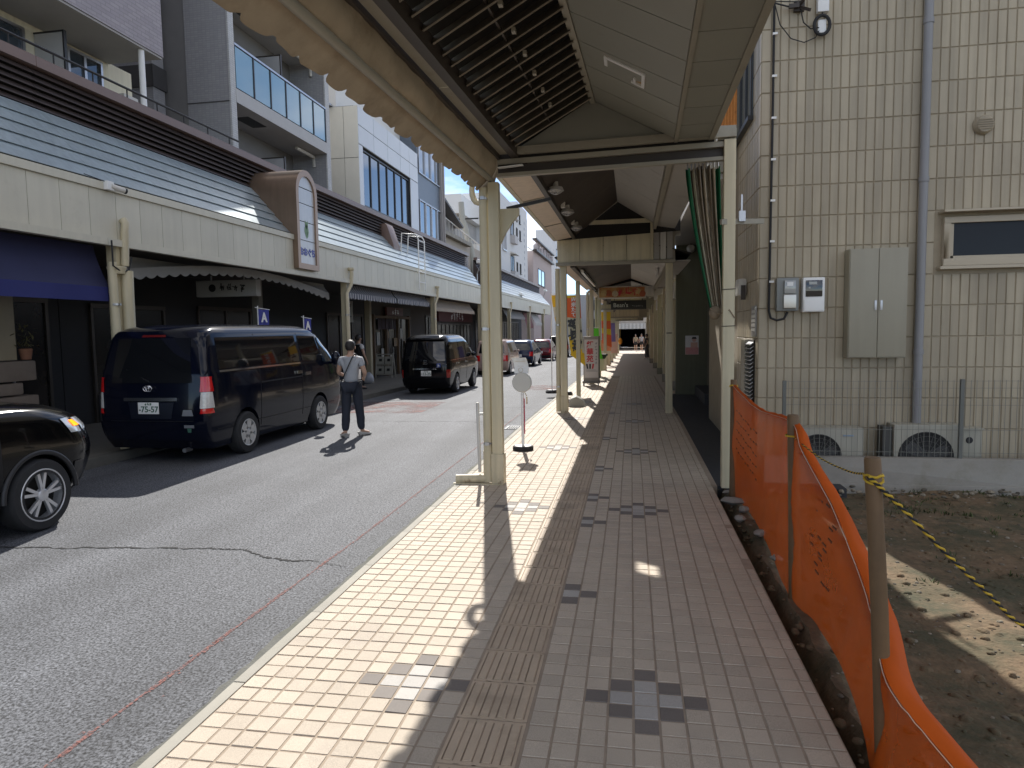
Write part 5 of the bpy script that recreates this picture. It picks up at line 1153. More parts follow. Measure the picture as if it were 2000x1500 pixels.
front(33.6, 42.5, 'front with a long dark red noren sign beyond the minivan', mat('brown_tile_front', (.04, .028, .02), .7, var=.2, vscale=8), [(34.2, 41.5, 1.95, True)], (34.2, 41.8, 2.12, 2.75), mat('maroon_sign', (.13, .022, .025), .6, var=.1), 5, seed=8, gm=mat('dim_glass', (.05, .045, .035), .1))
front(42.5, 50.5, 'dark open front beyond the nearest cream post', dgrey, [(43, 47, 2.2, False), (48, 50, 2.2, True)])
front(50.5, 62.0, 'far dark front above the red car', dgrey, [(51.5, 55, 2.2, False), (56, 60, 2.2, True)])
stn = mat('sandstone_block', (.15, .12, .095), .85, var=.2, vscale=5, rnd=.15, bump=.5, bscale=14)
Sp2 = thing('stone_pillar', 'stone block pillar with a cream upper half at the far left edge', 'pillar', (-8.3, 7.4, 0))
m = MB(); m.box(-8.45, -8.16, 6.9, 7.92, 1.32, 2.93); m.build('upper_shaft', mat('pillar_cream', (.25, .21, .14), .6, var=.1), Sp2)
random.seed(14)
for c, (z0, z1) in enumerate(((0, .42), (.43, .84), (.85, 1.02), (1.03, 1.31))):
    for q in range(2):
        y0 = 6.7+q*.62+(.2 if c % 2 else 0); m = MB(); m.box(-8.55, -8.08+random.uniform(-.02, .03), y0, y0+.6, z0+.005, z1-.005); m.build('stone_block', stn, Sp2, bevel=.03)
Pp = thing('potted_plant', 'withered pot plant on the stone pillar at the far left', 'plant', (-8.1, 8.1, 1.3))
m = MB(); m.lathe([(0, 0), (.06, 0), (.085, .14), (.07, .15), (0, .12)], (-8.15, 8.05, 1.32), n=14); m.build('pot', mat('terracotta', (.2, .09, .05), .8), Pp, smooth=40)
m = MB(); random.seed(3)
for k in range(60):
    c = Vector((-8.15+random.gauss(0, .07), 8.05+random.gauss(0, .08), 1.5+abs(random.gauss(.08, .1)))); d = Vector((random.gauss(0, 1), random.gauss(0, 1), random.gauss(0, 1))).normalized()*.05; e = d.cross(Vector((0, 0, 1)))*.4
    m.add([c-d, c+e, c+d, c-e], [(0, 1, 2, 3)])
m.build('leaves', mat('dry_leaf', (.09, .08, .03), .8, var=.3), Pp, fix=False, kind='stuff')
Ps = thing('projecting_sign', 'white box sign with a round black mark hung above the navy van', 'sign', (-9, 14.1, 2.45))
m = MB(); m.box(-9.62, -8.16, 14.0, 14.2, 2.46, 2.82); m.build('sign_box', mat('sign_box_white', (.5, .5, .48), .5, var=.05), Ps, bevel=.01)
m = MB(); m.lathe([(0, -.006), (.085, -.006), (.085, 0)], (-9.22, 13.998, 2.65), 'y', 20); glyphs(m, 4, .15, (-8.73, 13.996, 2.65), (1, 0, 0), (0, 0, 1), seed=12); m.build('lettering', black, Ps)
m = MB(); m.tube([(-9.3, 14.1, 2.82), (-9.3, 14.1, 2.93)], .02, 6); m.tube([(-8.5, 14.1, 2.82), (-8.5, 14.1, 2.93)], .02, 6); m.build('hanger', steel, Ps)
for k, (x, y, lab, mt_) in enumerate(((-8.8, 22.1, 'slim beige inner post beside the white bags', mat('inner_post_beige', (.36, .32, .22), .6, var=.1)), (-8.9, 15.3, 'dull inner post under the right end of the white box sign', mat('inner_post_grey', (.22, .21, .18), .6, var=.1)))):
    P = thing('inner_post', lab, 'post', (x, y, gz(y)), 'inner posts of the left arcade')
    m = MB(); m.box(x-.09, x+.09, y-.09, y+.09, gz(y), 2.93); m.build('column', mt_, P, bevel=.005)
    m = MB(); m.box(x-.11, x+.11, y-.11, y+.11, gz(y), gz(y)+.14); m.build('plinth', concrete, P)
Ns = thing('small_sign', 'small white vertical sign on the slim beige inner post', 'sign', (-8.9, 21.5, 2))
m = MB(); m.box(-9.4, -9.15, 21.6, 21.64, 1.95, 2.65); m.build('plate', white, Ns); m = MB()
for k in range(3): glyphs(m, 1, .15, (-9.27, 21.597, 2.48-.19*k), (1, 0, 0), (0, 0, 1), seed=k)
m.build('lettering', black, Ns)
m = MB(); m.tube([(-9.3, 21.62, 2.65), (-9.3, 21.62, 2.93)], .01, 5); m.build('hanger', steel, Ns)
bagm = mat('white_plastic_bag', (.45, .47, .52), .4, var=.15, vscale=5)
for k, (x, y, s) in enumerate(((-9.15, 21.9, .26), (-8.72, 21.75, .22), (-9.3, 22.3, .24))):
    m = MB(); m.ball((x, y, gz(y)+s*.75), s*.9, s*.8, s*.85, 14, 10)
    for i, p in enumerate(m.v):
        d = .13*s*noise.noise(Vector(p)*7); z = max(p[2], gz(y)); tip = max(0, z-gz(y)-s*1.35); m.v[i] = (x+(p[0]-x)*(1-tip/s*1.6)+d, y+(p[1]-y)*(1-tip/s*1.6)+d, z+tip*.8)
    o = m.build('plastic_bag', bagm, smooth=70, label=['large pale plastic bag left of the slim beige inner post', 'pale plastic bag on the right of the slim beige inner post', 'pale plastic bag behind the slim beige inner post'][k], cat='bag', group='plastic bags at the inner post')
Ab = thing('menu_board', 'folding board with four framed notices in front of the eatery', 'board', (-9.4, 25.3, gz(25)))
zb = gz(25.2); m = MB(); m.prism([(25.05, zb), (25.1, zb), (25.28, zb+.95), (25.23, zb+.95)], 'x', -9.78, -9.74); m.prism([(25.05, zb), (25.1, zb), (25.28, zb+.95), (25.23, zb+.95)], 'x', -9.12, -9.08); m.prism([(25.5, zb), (25.54, zb), (25.3, zb+.95), (25.26, zb+.95)], 'x', -9.12, -9.08)
for t in (.12, .5, .93): m.box(-9.78, -9.08, 25.06+.18*t, 25.1+.18*t, zb+.95*t, zb+.95*t+.04)
m.build('frame', mat('board_frame', (.35, .34, .3), .5), Ab)
for i in range(2):
    for j in range(2): m = MB(); m.slab([(-9.73+.33*i, 25.075+.18*(.17+.39*j), zb+.95*(.17+.39*j)), (-9.43+.33*i, 25.075+.18*(.17+.39*j), zb+.95*(.17+.39*j)), (-9.43+.33*i, 25.075+.18*(.47+.39*j), zb+.95*(.47+.39*j)), (-9.73+.33*i, 25.075+.18*(.47+.39*j), zb+.95*(.47+.39*j))], .01); pg = m.build('notice', mat('notice_white', (.42, .42, .38), .6, var=.1), Ab)
m = MB()
for i in range(2):
    for j in range(2): m.obox((-9.58+.33*i, 25.06+.18*(.32+.39*j), zb+.95*(.33+.39*j)), (.06, 0, 0), (0, .012, .05), (0, .004, 0))
m.build('printed_picture', black, Ab)

# ================================================================ BUILDINGS BEHIND THE LEFT ARCADE
def facade(name, label, boxes, cat='building'):
    b = thing(name, label, cat, (boxes[0][0][1], boxes[0][0][2], 0))
    for bx, mt_, nm in boxes:
        if bx[4] == 0 and bx[1] > -13 and bx[2] < 62: bx = (*bx[:4], 3.0, bx[5])
        m = MB(); m.box(*bx); m.build(nm, mt_, b)
    return b
def windowx(par, X, y0, y1, z0, z1, nm=2, fm=None, gm=None, hood=False, ledge=True):
    """window on a street facing (+X) wall"""
    fm = fm or mfr; m = MB(); t = .05
    m.box(X-.02, X+.06, y0, y1, z0, z0+t); m.box(X-.02, X+.06, y0, y1, z1-t, z1); m.box(X-.02, X+.06, y0, y0+t, z0+t, z1-t); m.box(X-.02, X+.06, y1-t, y1, z0+t, z1-t)
    wv = m.build('window', fm, par); m = MB(); m.box(X-.01, X+.012, y0+t, y1-t, z0+t, z1-t); m.build('pane', gm or glassblue, wv)
    for q in range(1, nm): m = MB(); yy_ = y0+(y1-y0)*q/nm; m.box(X+.012, X+.05, yy_-.03, yy_+.03, z0+t, z1-t); m.build('mullion', fm, wv)
    if ledge: m = MB(); m.box(X, X+.12, y0-.06, y1+.06, z0-.07, z0-.003); m.build('sill', fm, wv)
    if hood: m = MB(); m.prism([(X, z1+.12), (X+.5, z1+.05), (X+.5, z1+.09), (X, z1+.3)], 'y', y0-.2, y1+.2); m.build('hood', offwhite, wv)
    return wv
def windowy(par, Y, x0, x1, z0, z1, fm=None, gm=None):
    fm = fm or mfr; m = MB(); t = .05
    m.box(x0, x1, Y-.06, Y+.02, z0, z0+t); m.box(x0, x1, Y-.06, Y+.02, z1-t, z1); m.box(x0, x0+t, Y-.06, Y+.02, z0+t, z1-t); m.box(x1-t, x1, Y-.06, Y+.02, z0+t, z1-t)
    wv = m.build('window', fm, par); m = MB(); m.box(x0+t, x1-t, Y-.012, Y+.01, z0+t, z1-t); m.build('pane', gm or glassblue, wv); return wv
crw = mat('cream_render', (.78, .73, .56), .8, var=.06, vscale=1, streak=.1, space='World'); brk = mat('violet_grey_brick', (.36, .33, .35), .8, var=.1)
def bricks(m_, sx, sz, mortar, sc=1.0, off=.5):
    n = m_.node_tree; lk = n.links.new; b = n.nodes['Principled BSDF']; old = b.inputs['Base Color'].links[0].from_socket
    g = n.nodes.new('ShaderNodeNewGeometry'); sp = n.nodes.new('ShaderNodeSeparateXYZ'); lk(g.outputs['Position'], sp.inputs[0]); ad = n.nodes.new('ShaderNodeMath'); lk(sp.outputs['X'], ad.inputs[0]); lk(sp.outputs['Y'], ad.inputs[1])
    cb = n.nodes.new('ShaderNodeCombineXYZ'); lk(ad.outputs[0], cb.inputs['X']); lk(sp.outputs['Z'], cb.inputs['Y'])
    br = n.nodes.new('ShaderNodeTexBrick'); br.inputs['Scale'].default_value = sc; br.inputs['Brick Width'].default_value = sx; br.inputs['Row Height'].default_value = sz; br.inputs['Mortar Size'].default_value = .008; br.offset = off
    br.inputs['Color1'].default_value = (1, 1, 1, 1); br.inputs['Color2'].default_value = (.86, .86, .88, 1); br.inputs['Mortar'].default_value = (*mortar, 1); lk(cb.outputs[0], br.inputs['Vector'])
    x = n.nodes.new('ShaderNodeMix'); x.data_type = 'RGBA'; x.blend_type = 'MULTIPLY'; x.inputs['Factor'].default_value = 1; lk(old, x.inputs['A']); lk(br.outputs['Color'], x.inputs['B']); lk(x.outputs['Result'], b.inputs['Base Color'])
    bn = n.nodes.new('ShaderNodeBump'); bn.inputs['Strength'].default_value = .3; bn.inputs['Distance'].default_value = .01; lk(br.outputs['Fac'], bn.inputs['Height']); bn.invert = True; lk(bn.outputs[0], b.inputs['Normal'])
bricks(brk, .22, .07, (.75, .75, .76))
Cb = facade('apartment_house', 'cream apartment house with violet brick top floor at the upper left', [((-18, -10.2, 2, 13.05, 0, 7.02), crw, 'wall'), ((-17.9, -9.0, 2, 12.45, 7.03, 14.5), brk, 'upper_storey')])
m = MB(); m.box(-10.19, -9.02, 2, 12.43, 6.99, 7.025); m.build('soffit', mat('soffit_grey', (.36, .35, .33), .7, var=.06), Cb)
m = MB(); m.box(-10.19, -8.35, 2, 13.6, 5.28, 5.42); m.build('balcony_floor', concrete, Cb)
windowx(Cb, -10.2, 9.0, 10.45, 6.0, 6.86, 2, steel); windowx(Cb, -10.2, 11.35, 12.2, 5.95, 6.93, 2, steel)
m = MB(); m.box(-10.19, -9.62, 10.68, 10.72, 5.42, 6.85); dv = m.build('divider', mat('divider_grey', (.42, .42, .42), .5, var=.05), Cb)
m = MB(); m.box(-10.19, -9.60, 10.67, 10.73, 6.85, 6.88); m.box(-9.62, -9.59, 10.67, 10.73, 5.42, 6.88); m.build('frame', black, dv)
m = MB(); m.tube([(-9.1, 11.95, 5.42), (-9.1, 11.95, 7.03)], .055, 12); m.build('support_pole', white, Cb, smooth=50)
m = MB(); m.tube([(-8.42, 2, 5.80), (-8.42, 14.0, 5.80)], .02, 6)
for k in range(16): m.tube([(-8.42, 2.4+k*.75, 5.42), (-8.42, 2.4+k*.75, 5.8)], .012, 5)
m.build('railing', black, Cb)
m = MB(); m.box(-10.18, -9.95, 12.5, 12.9, 5.9, 6.45); m.build('water_heater', offwhite, Cb, bevel=.02)
gm_ = mat('grey_mosaic', (.36, .36, .365), .6, var=.05, space='World'); bricks(gm_, .1, .05, (.82, .82, .84), off=0)
lm_ = mat('lit_mosaic', (.52, .52, .51), .55, var=.05, space='World'); bricks(lm_, .1, .05, (.75, .75, .75), off=0)  # paler copy of the grey mosaic, brightness of the lit faces put into the colour
dm_ = mat('dark_mosaic', (.07, .068, .068), .6, var=.05); slabm = mat('balcony_slab', (.45, .45, .45), .7, var=.06); bwall = mat('balcony_back', (.20, .195, .19), .7, var=.08)
Ap = facade('apartment_block', 'grey mosaic apartment block with blue glass balconies', [((-20, -10.31, 15.08, 20.3, 0, 18.5), bwall, 'core'), ((-10.31, -9.2, 15.06, 15.22, 0, 18.5), gm_, 'side_wall'), ((-11.8, -10.32, 15.20, 15.4, 0, 18.5), lm_, 'return_wall'),
    ((-10.9, -9.2, 20.16, 20.36, 0, 18.5), gm_, 'end_wall'), ((-9.215, -9.17, 15.03, 15.25, 0, 18.5), lm_, 'corner_strip'), ((-9.215, -9.17, 20.13, 20.4, 0, 18.5), lm_, 'corner_strip'), ((-20, -10.86, 14.6, 15.0, 0, 18.5), gm_, 'stair_wall')])
m = MB(); m.box(-20, -10.85, 14.57, 14.6, 7.35, 7.85); m.box(-10.86, -10.82, 14.57, 15.05, 7.35, 7.85); m.build('dark_band', dm_, Ap)
m = MB(); m.box(-10.31, -9.19, 15.045, 15.06, 7.05, 7.07); m.build('wall_joint', dm_, Ap)
for zf in (4.5, 7.2, 9.9, 12.6, 15.3):
    m = MB(); m.box(-10.3, -9.16, 15.24, 20.15, zf-.12, zf+.2); sl = m.build('balcony_slab', slabm, Ap)
    m = MB(); m.tube([(-9.6, 19.0, zf-.2), (-9.6, 20.1, zf-.2), (-9.6, 20.12, zf-.5)], .05, 8); m.build('duct', offwhite, sl)
    m = MB(); m.box(-9.9, -9.5, 16.3, 17.2, zf-.125, zf-.10); m.build('soffit_vent', black, sl)
    gp = mat('balcony_glass', (.22, .36, .44), .06, var=.06, vscale=.8, spec=.8, coat=.5, space='World')
    for q in range(6):
        a, b = 15.28+q*.805, 15.28+(q+1)*.805
        m = MB(); m.box(-9.20, -9.185, a+.03, b-.03, zf+.24, zf+1.18); m.build('glass_panel', gp, Ap)
        m = MB(); m.box(-9.205, -9.165, b-.022, b+.022, zf+.2, zf+1.2); m.build('baluster', black, Ap)
    m = MB(); m.box(-9.21, -9.16, 15.25, 20.15, zf+1.2, zf+1.25); m.build('handrail', steel, Ap)
    m = MB(); m.box(-10.3, -9.35, 17.75, 17.79, zf+.2, zf+1.9); dv = m.build('divider', mat('divider_grey', (.42, .42, .42), .5), Ap); m = MB(); m.box(-10.3, -9.33, 17.74, 17.80, zf+1.9, zf+1.93); m.box(-9.35, -9.32, 17.74, 17.80, zf+.2, zf+1.93); m.build('frame', mfr, dv)
    windowx(Ap, -10.305, 15.6, 17.4, zf+.25, zf+2.0, 2); windowx(Ap, -10.305, 18.1, 19.4, zf+.25, zf+2.0, 2)
    m = MB(); m.box(-10.1, -9.75, 19.4, 19.95, zf+.6, zf+1.35); m.build('water_heater', offwhite, Ap, bevel=.02)
m = MB(); m.box(-9.6, -9.25, 16.3, 17.2, 5.4, 5.85); m.box(-9.65, -9.2, 16.2, 17.3, 5.85, 5.9); m.build('balcony_cabinet', white, Ap)
# white panel building
wpm = mat('white_metal_panel', (.60, .62, .64), .35, var=.05, vscale=1, rnd=.05, space='World'); wpc = mat('pale_cream_panel', (.66, .64, .56), .5, var=.05, rnd=.03, space='World'); jnt = mat('panel_joint', (.12, .12, .12), .8)
Wb = facade('office_building', 'white panelled office building with one long dark window band', [((-20, -9.36, 22.77, 29.4, 0, 9.36), jnt, 'core'), ((-9.36, -9.231, 22.77, 29.4, 0, 5.96), jnt, 'core'), ((-9.36, -9.231, 22.77, 29.4, 8.07, 9.35), jnt, 'core'), ((-20, -10.0, 22.8, 30.5, 9.36, 10.4), mat('white_roof_block', (.66, .66, .64), .7, var=.05), 'roof_block')])
ycs = [22.75, 24.2, 25.65, 27.1, 28.25, 29.4]; zrs = [3.0, 4.6, 5.95, 8.08, 8.72, 9.34]
for i in range(5):
    for j in range(5):
        if j == 2 and i < 5:
            if i == 0: m = MB(); m.box(-9.23, -9.2, 22.76, 23.12, 5.97, 8.06); m.build('facade_panel', wpm, Wb)
            if i == 4: m = MB(); m.box(-9.23, -9.2, 28.35, 29.39, 5.97, 8.06); m.build('facade_panel', wpm, Wb)
            continue
        m = MB(); m.box(-9.23, -9.2, ycs[i]+.012, ycs[i+1]-.012, zrs[j]+.012, zrs[j+1]-.012); m.build('facade_panel', wpm, Wb)
for i in range(6):
    for j, (za, zb2) in enumerate(((3, 7.6), (7.62, 9.34))):
        x1 = -9.21-i*.52; m = MB(); m.box(x1-.505, x1, 22.74, 22.765, za, zb2); m.build('side_panel', wpc, Wb)
wv = windowx(Wb, -9.32, 23.15, 28.32, 6.05, 8.0, 6, black, glassblue, ledge=False)
m = MB()
for i in range(5): m.box(-9.325, -9.315, 23.35+i*.95, 23.75+i*.95, 6.15+.3*(i % 2), 7.95); 
m.build('blind', mat('pale_blind', (.35, .38, .42), .6), wv)
Rl = thing('roof_railing', 'white upright bar railing on the roof of the white office building', 'railing', (-10.2, 24, 10.4))
m = MB()
for k in range(40): m.box(-10.12, -10.10, 22.9+k*.19, 22.92+k*.19, 10.4, 11.4)
for k in range(14): m.box(-12.6+k*.19, -12.58+k*.19, 22.88, 22.90, 10.4, 11.4)
m.box(-10.13, -10.09, 22.86, 30.5, 11.38, 11.43); m.box(-12.7, -10.09, 22.86, 22.92, 11.38, 11.43); m.box(-10.13, -10.09, 22.86, 30.5, 10.45, 10.49); m.build('bars', steel, Rl)
m = MB(); m.box(-10.6, -10.1, 22.5, 22.76, 9.36, 9.42); m.box(-10.5, -10.4, 22.55, 22.65, 9.42, 9.75); o = m.build('roof_vent', steel, label='small grey vent on the corner of the white office roof', cat='vent')
# blue tile building
bt = mat('blue_grey_tile', (.13, .165, .21), .4, var=.1, space='World'); bricks(bt, .06, .06, (.7, .7, .72), off=0)
Bb = facade('tile_building', 'narrow blue grey tiled building right of the white office', [((-20, -9.25, 29.45, 33.4, 0, 10.8), bt, 'wall')])
for z in (5.9, 8.6):
    for q in range(4): windowx(Bb, -9.25, 29.6+q*.93, 30.48+q*.93, z, z+1.55, 1, steel, ledge=False)
m = MB(); m.box(-9.25, -9.12, 33.0, 33.5, 3.0, 11.2); m.build('corner_pier', mat('pier_grey', (.36, .34, .33), .6, var=.05), Bb); m = MB(); m.tube([(-9.08, 33.2, 3), (-9.08, 33.2, 10.6)], .05, 8); m.build('downpipe', mat('pier_grey', (.36,.34,.33)), Bb)
# cream house with balcony, canopy and white shed behind
Hs = facade('house', 'beige house with a sloping parapet rail behind the nearest cream post', [((-16, -9.6, 34, 46, 0, 6.7), mat('beige_render', (.42, .37, .31), .8, var=.08), 'wall')])
m = MB(); m.beam((-9.55, 34, 7.55), (-9.55, 46, 6.9), .05, .05)
for k in range(16): m.beam((-9.55, 34.3+k*.75, 6.7), (-9.55, 34.3+k*.75, 7.5-k*.04), .03, .03, upv=(0, 1, 0))
m.build('railing', offwhite, Hs); m = MB(); m.slab([(-9.3, 34, 8.3), (-9.3, 38, 7.35), (-13, 38, 7.35), (-13, 34, 8.3)], .12); m.build('roof', mat('grey_roof_tile', (.12, .12, .13), .6, var=.1), Hs)
m = MB(); m.prism([(34, 6.7), (38, 6.7), (38, 7.3), (34, 8.2)], 'x', -13, -9.8); m.build('upper_wall', mat('grey_siding', (.30, .29, .28), .7, var=.08), Hs); windowx(Hs, -9.8, 34.6, 35.8, 6.85, 7.5, 2)
m = MB(); m.box(-9.62, -9.3, 34, 40, 6.55, 6.75); m.build('ledge', concrete, Hs)
Sh = facade('roof_canopy_house', 'grey corrugated upper storey with a bright white roof edge behind the cream post', [((-18, -12, 47, 62, 0, 6.4), mat('corrugated_grey', (.42, .42, .42), .6, var=.05), 'wall')])
m = MB(); m.box(-19, -11.5, 46.5, 62, 9.7, 11.0); m.build('roof_fascia', white, Sh); m = MB(); m.box(-18, -12, 47, 62, 6.4, 9.7); m.build('upper_wall', mat('corrugated_grey', (.42,.42,.42)), Sh)
m = MB()
for k in range(36): m.box(-11.99, -11.93, 47.2+k*.4, 47.35+k*.4, 7.0, 9.6)
for k in range(14): m.box(-17.8+k*.42, -17.65+k*.42, 46.93, 46.99, 7.0, 9.6)
m.build('corrugation', mat('corrugated_rib', (.5, .5, .5), .6), Sh); m = MB(); m.box(-12, -10.6, 47, 51.5, 6.9, 7.6); m.box(-12, -10.8, 47.1, 51.4, 6.6, 6.9); m.build('balcony', offwhite, Sh)
Up = thing('utility_pole', 'leaning pale utility pole between the houses left of the nearest cream post', 'pole', (-9.0, 41, 0))
m = MB(); m.tube([(-8.9, 41.5, 0), (-9.6, 41, 6.5), (-10.0, 40.6, 8.4), (-10.05, 40.6, 9.3)], .2, 12, radii=[.24, .2, .18, .17]); m.build('shaft', mat('concrete_pole', (.42, .42, .38), .8, var=.08), Up, smooth=50)
m = MB(); m.beam((-12, 40.6, 8.3), (-9, 40.6, 8.3), .06, .08); m.box(-11.6, -11.4, 40.5, 40.7, 8.35, 8.55); m.box(-11.1, -10.9, 40.5, 40.7, 8.35, 8.55); m.build('crossarm', black, Up)
wr = mat('white_render', (.66, .68, .70), .8, var=.04, streak=.05, space='World')
Wh = facade('white_building', 'tall plain white building with small hooded windows right of the nearest cream post', [((-13, -10, 53, 67, 0, 12.3), wr, 'wall'), ((-11.6, -10.02, 61, 66.9, 12.301, 13.0), wr, 'parapet')])
for z in (6.6, 9.6): 
    windowx(Wh, -10, 57.4, 58.9, z, z+1.3, 2, hood=True); m = MB(); m.box(-10, -9.6, 57.3, 59, z-.7, z-.05); m.build('balconette', mat('balconette_grey', (.45, .43, .43), .6), Wh)
    windowx(Wh, -10, 60.3, 60.9, z+.1, z+1.0, 1); windowx(Wh, -10, 62.1, 62.7, z+.1, z+1.0, 1)
windowx(Wh, -10, 53.6, 55.2, 8.0, 10.2, 1, steel, mat('grey_shutter', (.3, .3, .32), .6)); windowx(Wh, -10, 60.3, 60.8, 11.2, 12.0, 1); windowx(Wh, -10, 62, 62.5, 11.2, 12.0, 1)
m = MB()
for k in range(12): m.box(-10, -9.97, 64.9, 65.15, 5.5+k*.55, 5.75+k*.55)
m.build('glass_block', mat('dull_block', (.35, .38, .42), .4), Wh)
Pk = facade('pink_building', 'pinkish building with one window and a flower boxed terrace, down the street', [((-22, -9.6, 68, 84, 0, 9.4), mat('pink_render', (.44, .37, .36), .8, var=.06), 'wall')])
windowx(Pk, -9.6, 71.5, 77.0, 6.3, 8.0, 2); m = MB(); m.box(-9.65, -9.2, 68, 84, 9.4, 9.55); m.box(-9.65, -9.2, 68, 84, 10.5, 10.65); m.build('terrace_rail', mfr, Pk)
m = MB(); random.seed(7)
for k in range(60): m.box(-9.6, -9.4, 68.2+k*.26, 68.2+k*.26+random.uniform(.08, .22), 9.6, 10.2+random.uniform(-.3, .3))
m.build('terrace_clutter', mat('mixed_clutter', (.35, .32, .33), .7, var=.4, vscale=3, island=.5), Pk, kind='stuff')
Gy = facade('grey_house', 'grey house with a dark gabled wall above the pink building', [((-24, -13, 78, 90, 0, 11.4), mat('grey_siding2', (.36, .36, .37), .7, var=.05), 'wall'), ((-24, -12.9, 77.9, 86, 11.4, 13.4), mat('dark_slate', (.09, .075, .08), .7, var=.1), 'roof_block')])
m = MB(); m.box(-13, -11.5, 78, 88, 10.0, 10.2); m.box(-11.6, -11.5, 78, 88, 10.9, 11.0); m.build('deck', offwhite, Gy)
Wt = facade('white_block', 'far white block behind the grey house at the end of the street', [((-13, -10.5, 95, 110, 0, 15.3), wr, 'wall')])
windowx(Wt, -10.5, 98, 101, 11, 13, 2)
for k, (x, y, z, w2, lab) in enumerate(((-6.5, 100, 6.5, 6, 'low grey block closing the street behind the red car'), (1, 112, 7.5, 5, 'beige block far behind the end of the arcade'))):
    Fb = facade('far_building', lab, [((x-w2, x+w2, y, y+8, -1.2, z), [mat('far_grey', (.34, .35, .37), .8, var=.08), mat('far_beige', (.40, .37, .33), .8, var=.08)][k], 'wall')])
    for q in range(4):
        for s in range(2): windowy(Fb, y, x-w2+1+q*w2*.45, x-w2+1+q*w2*.45+1.4, 1.5+s*2.7, 3.0+s*2.7)
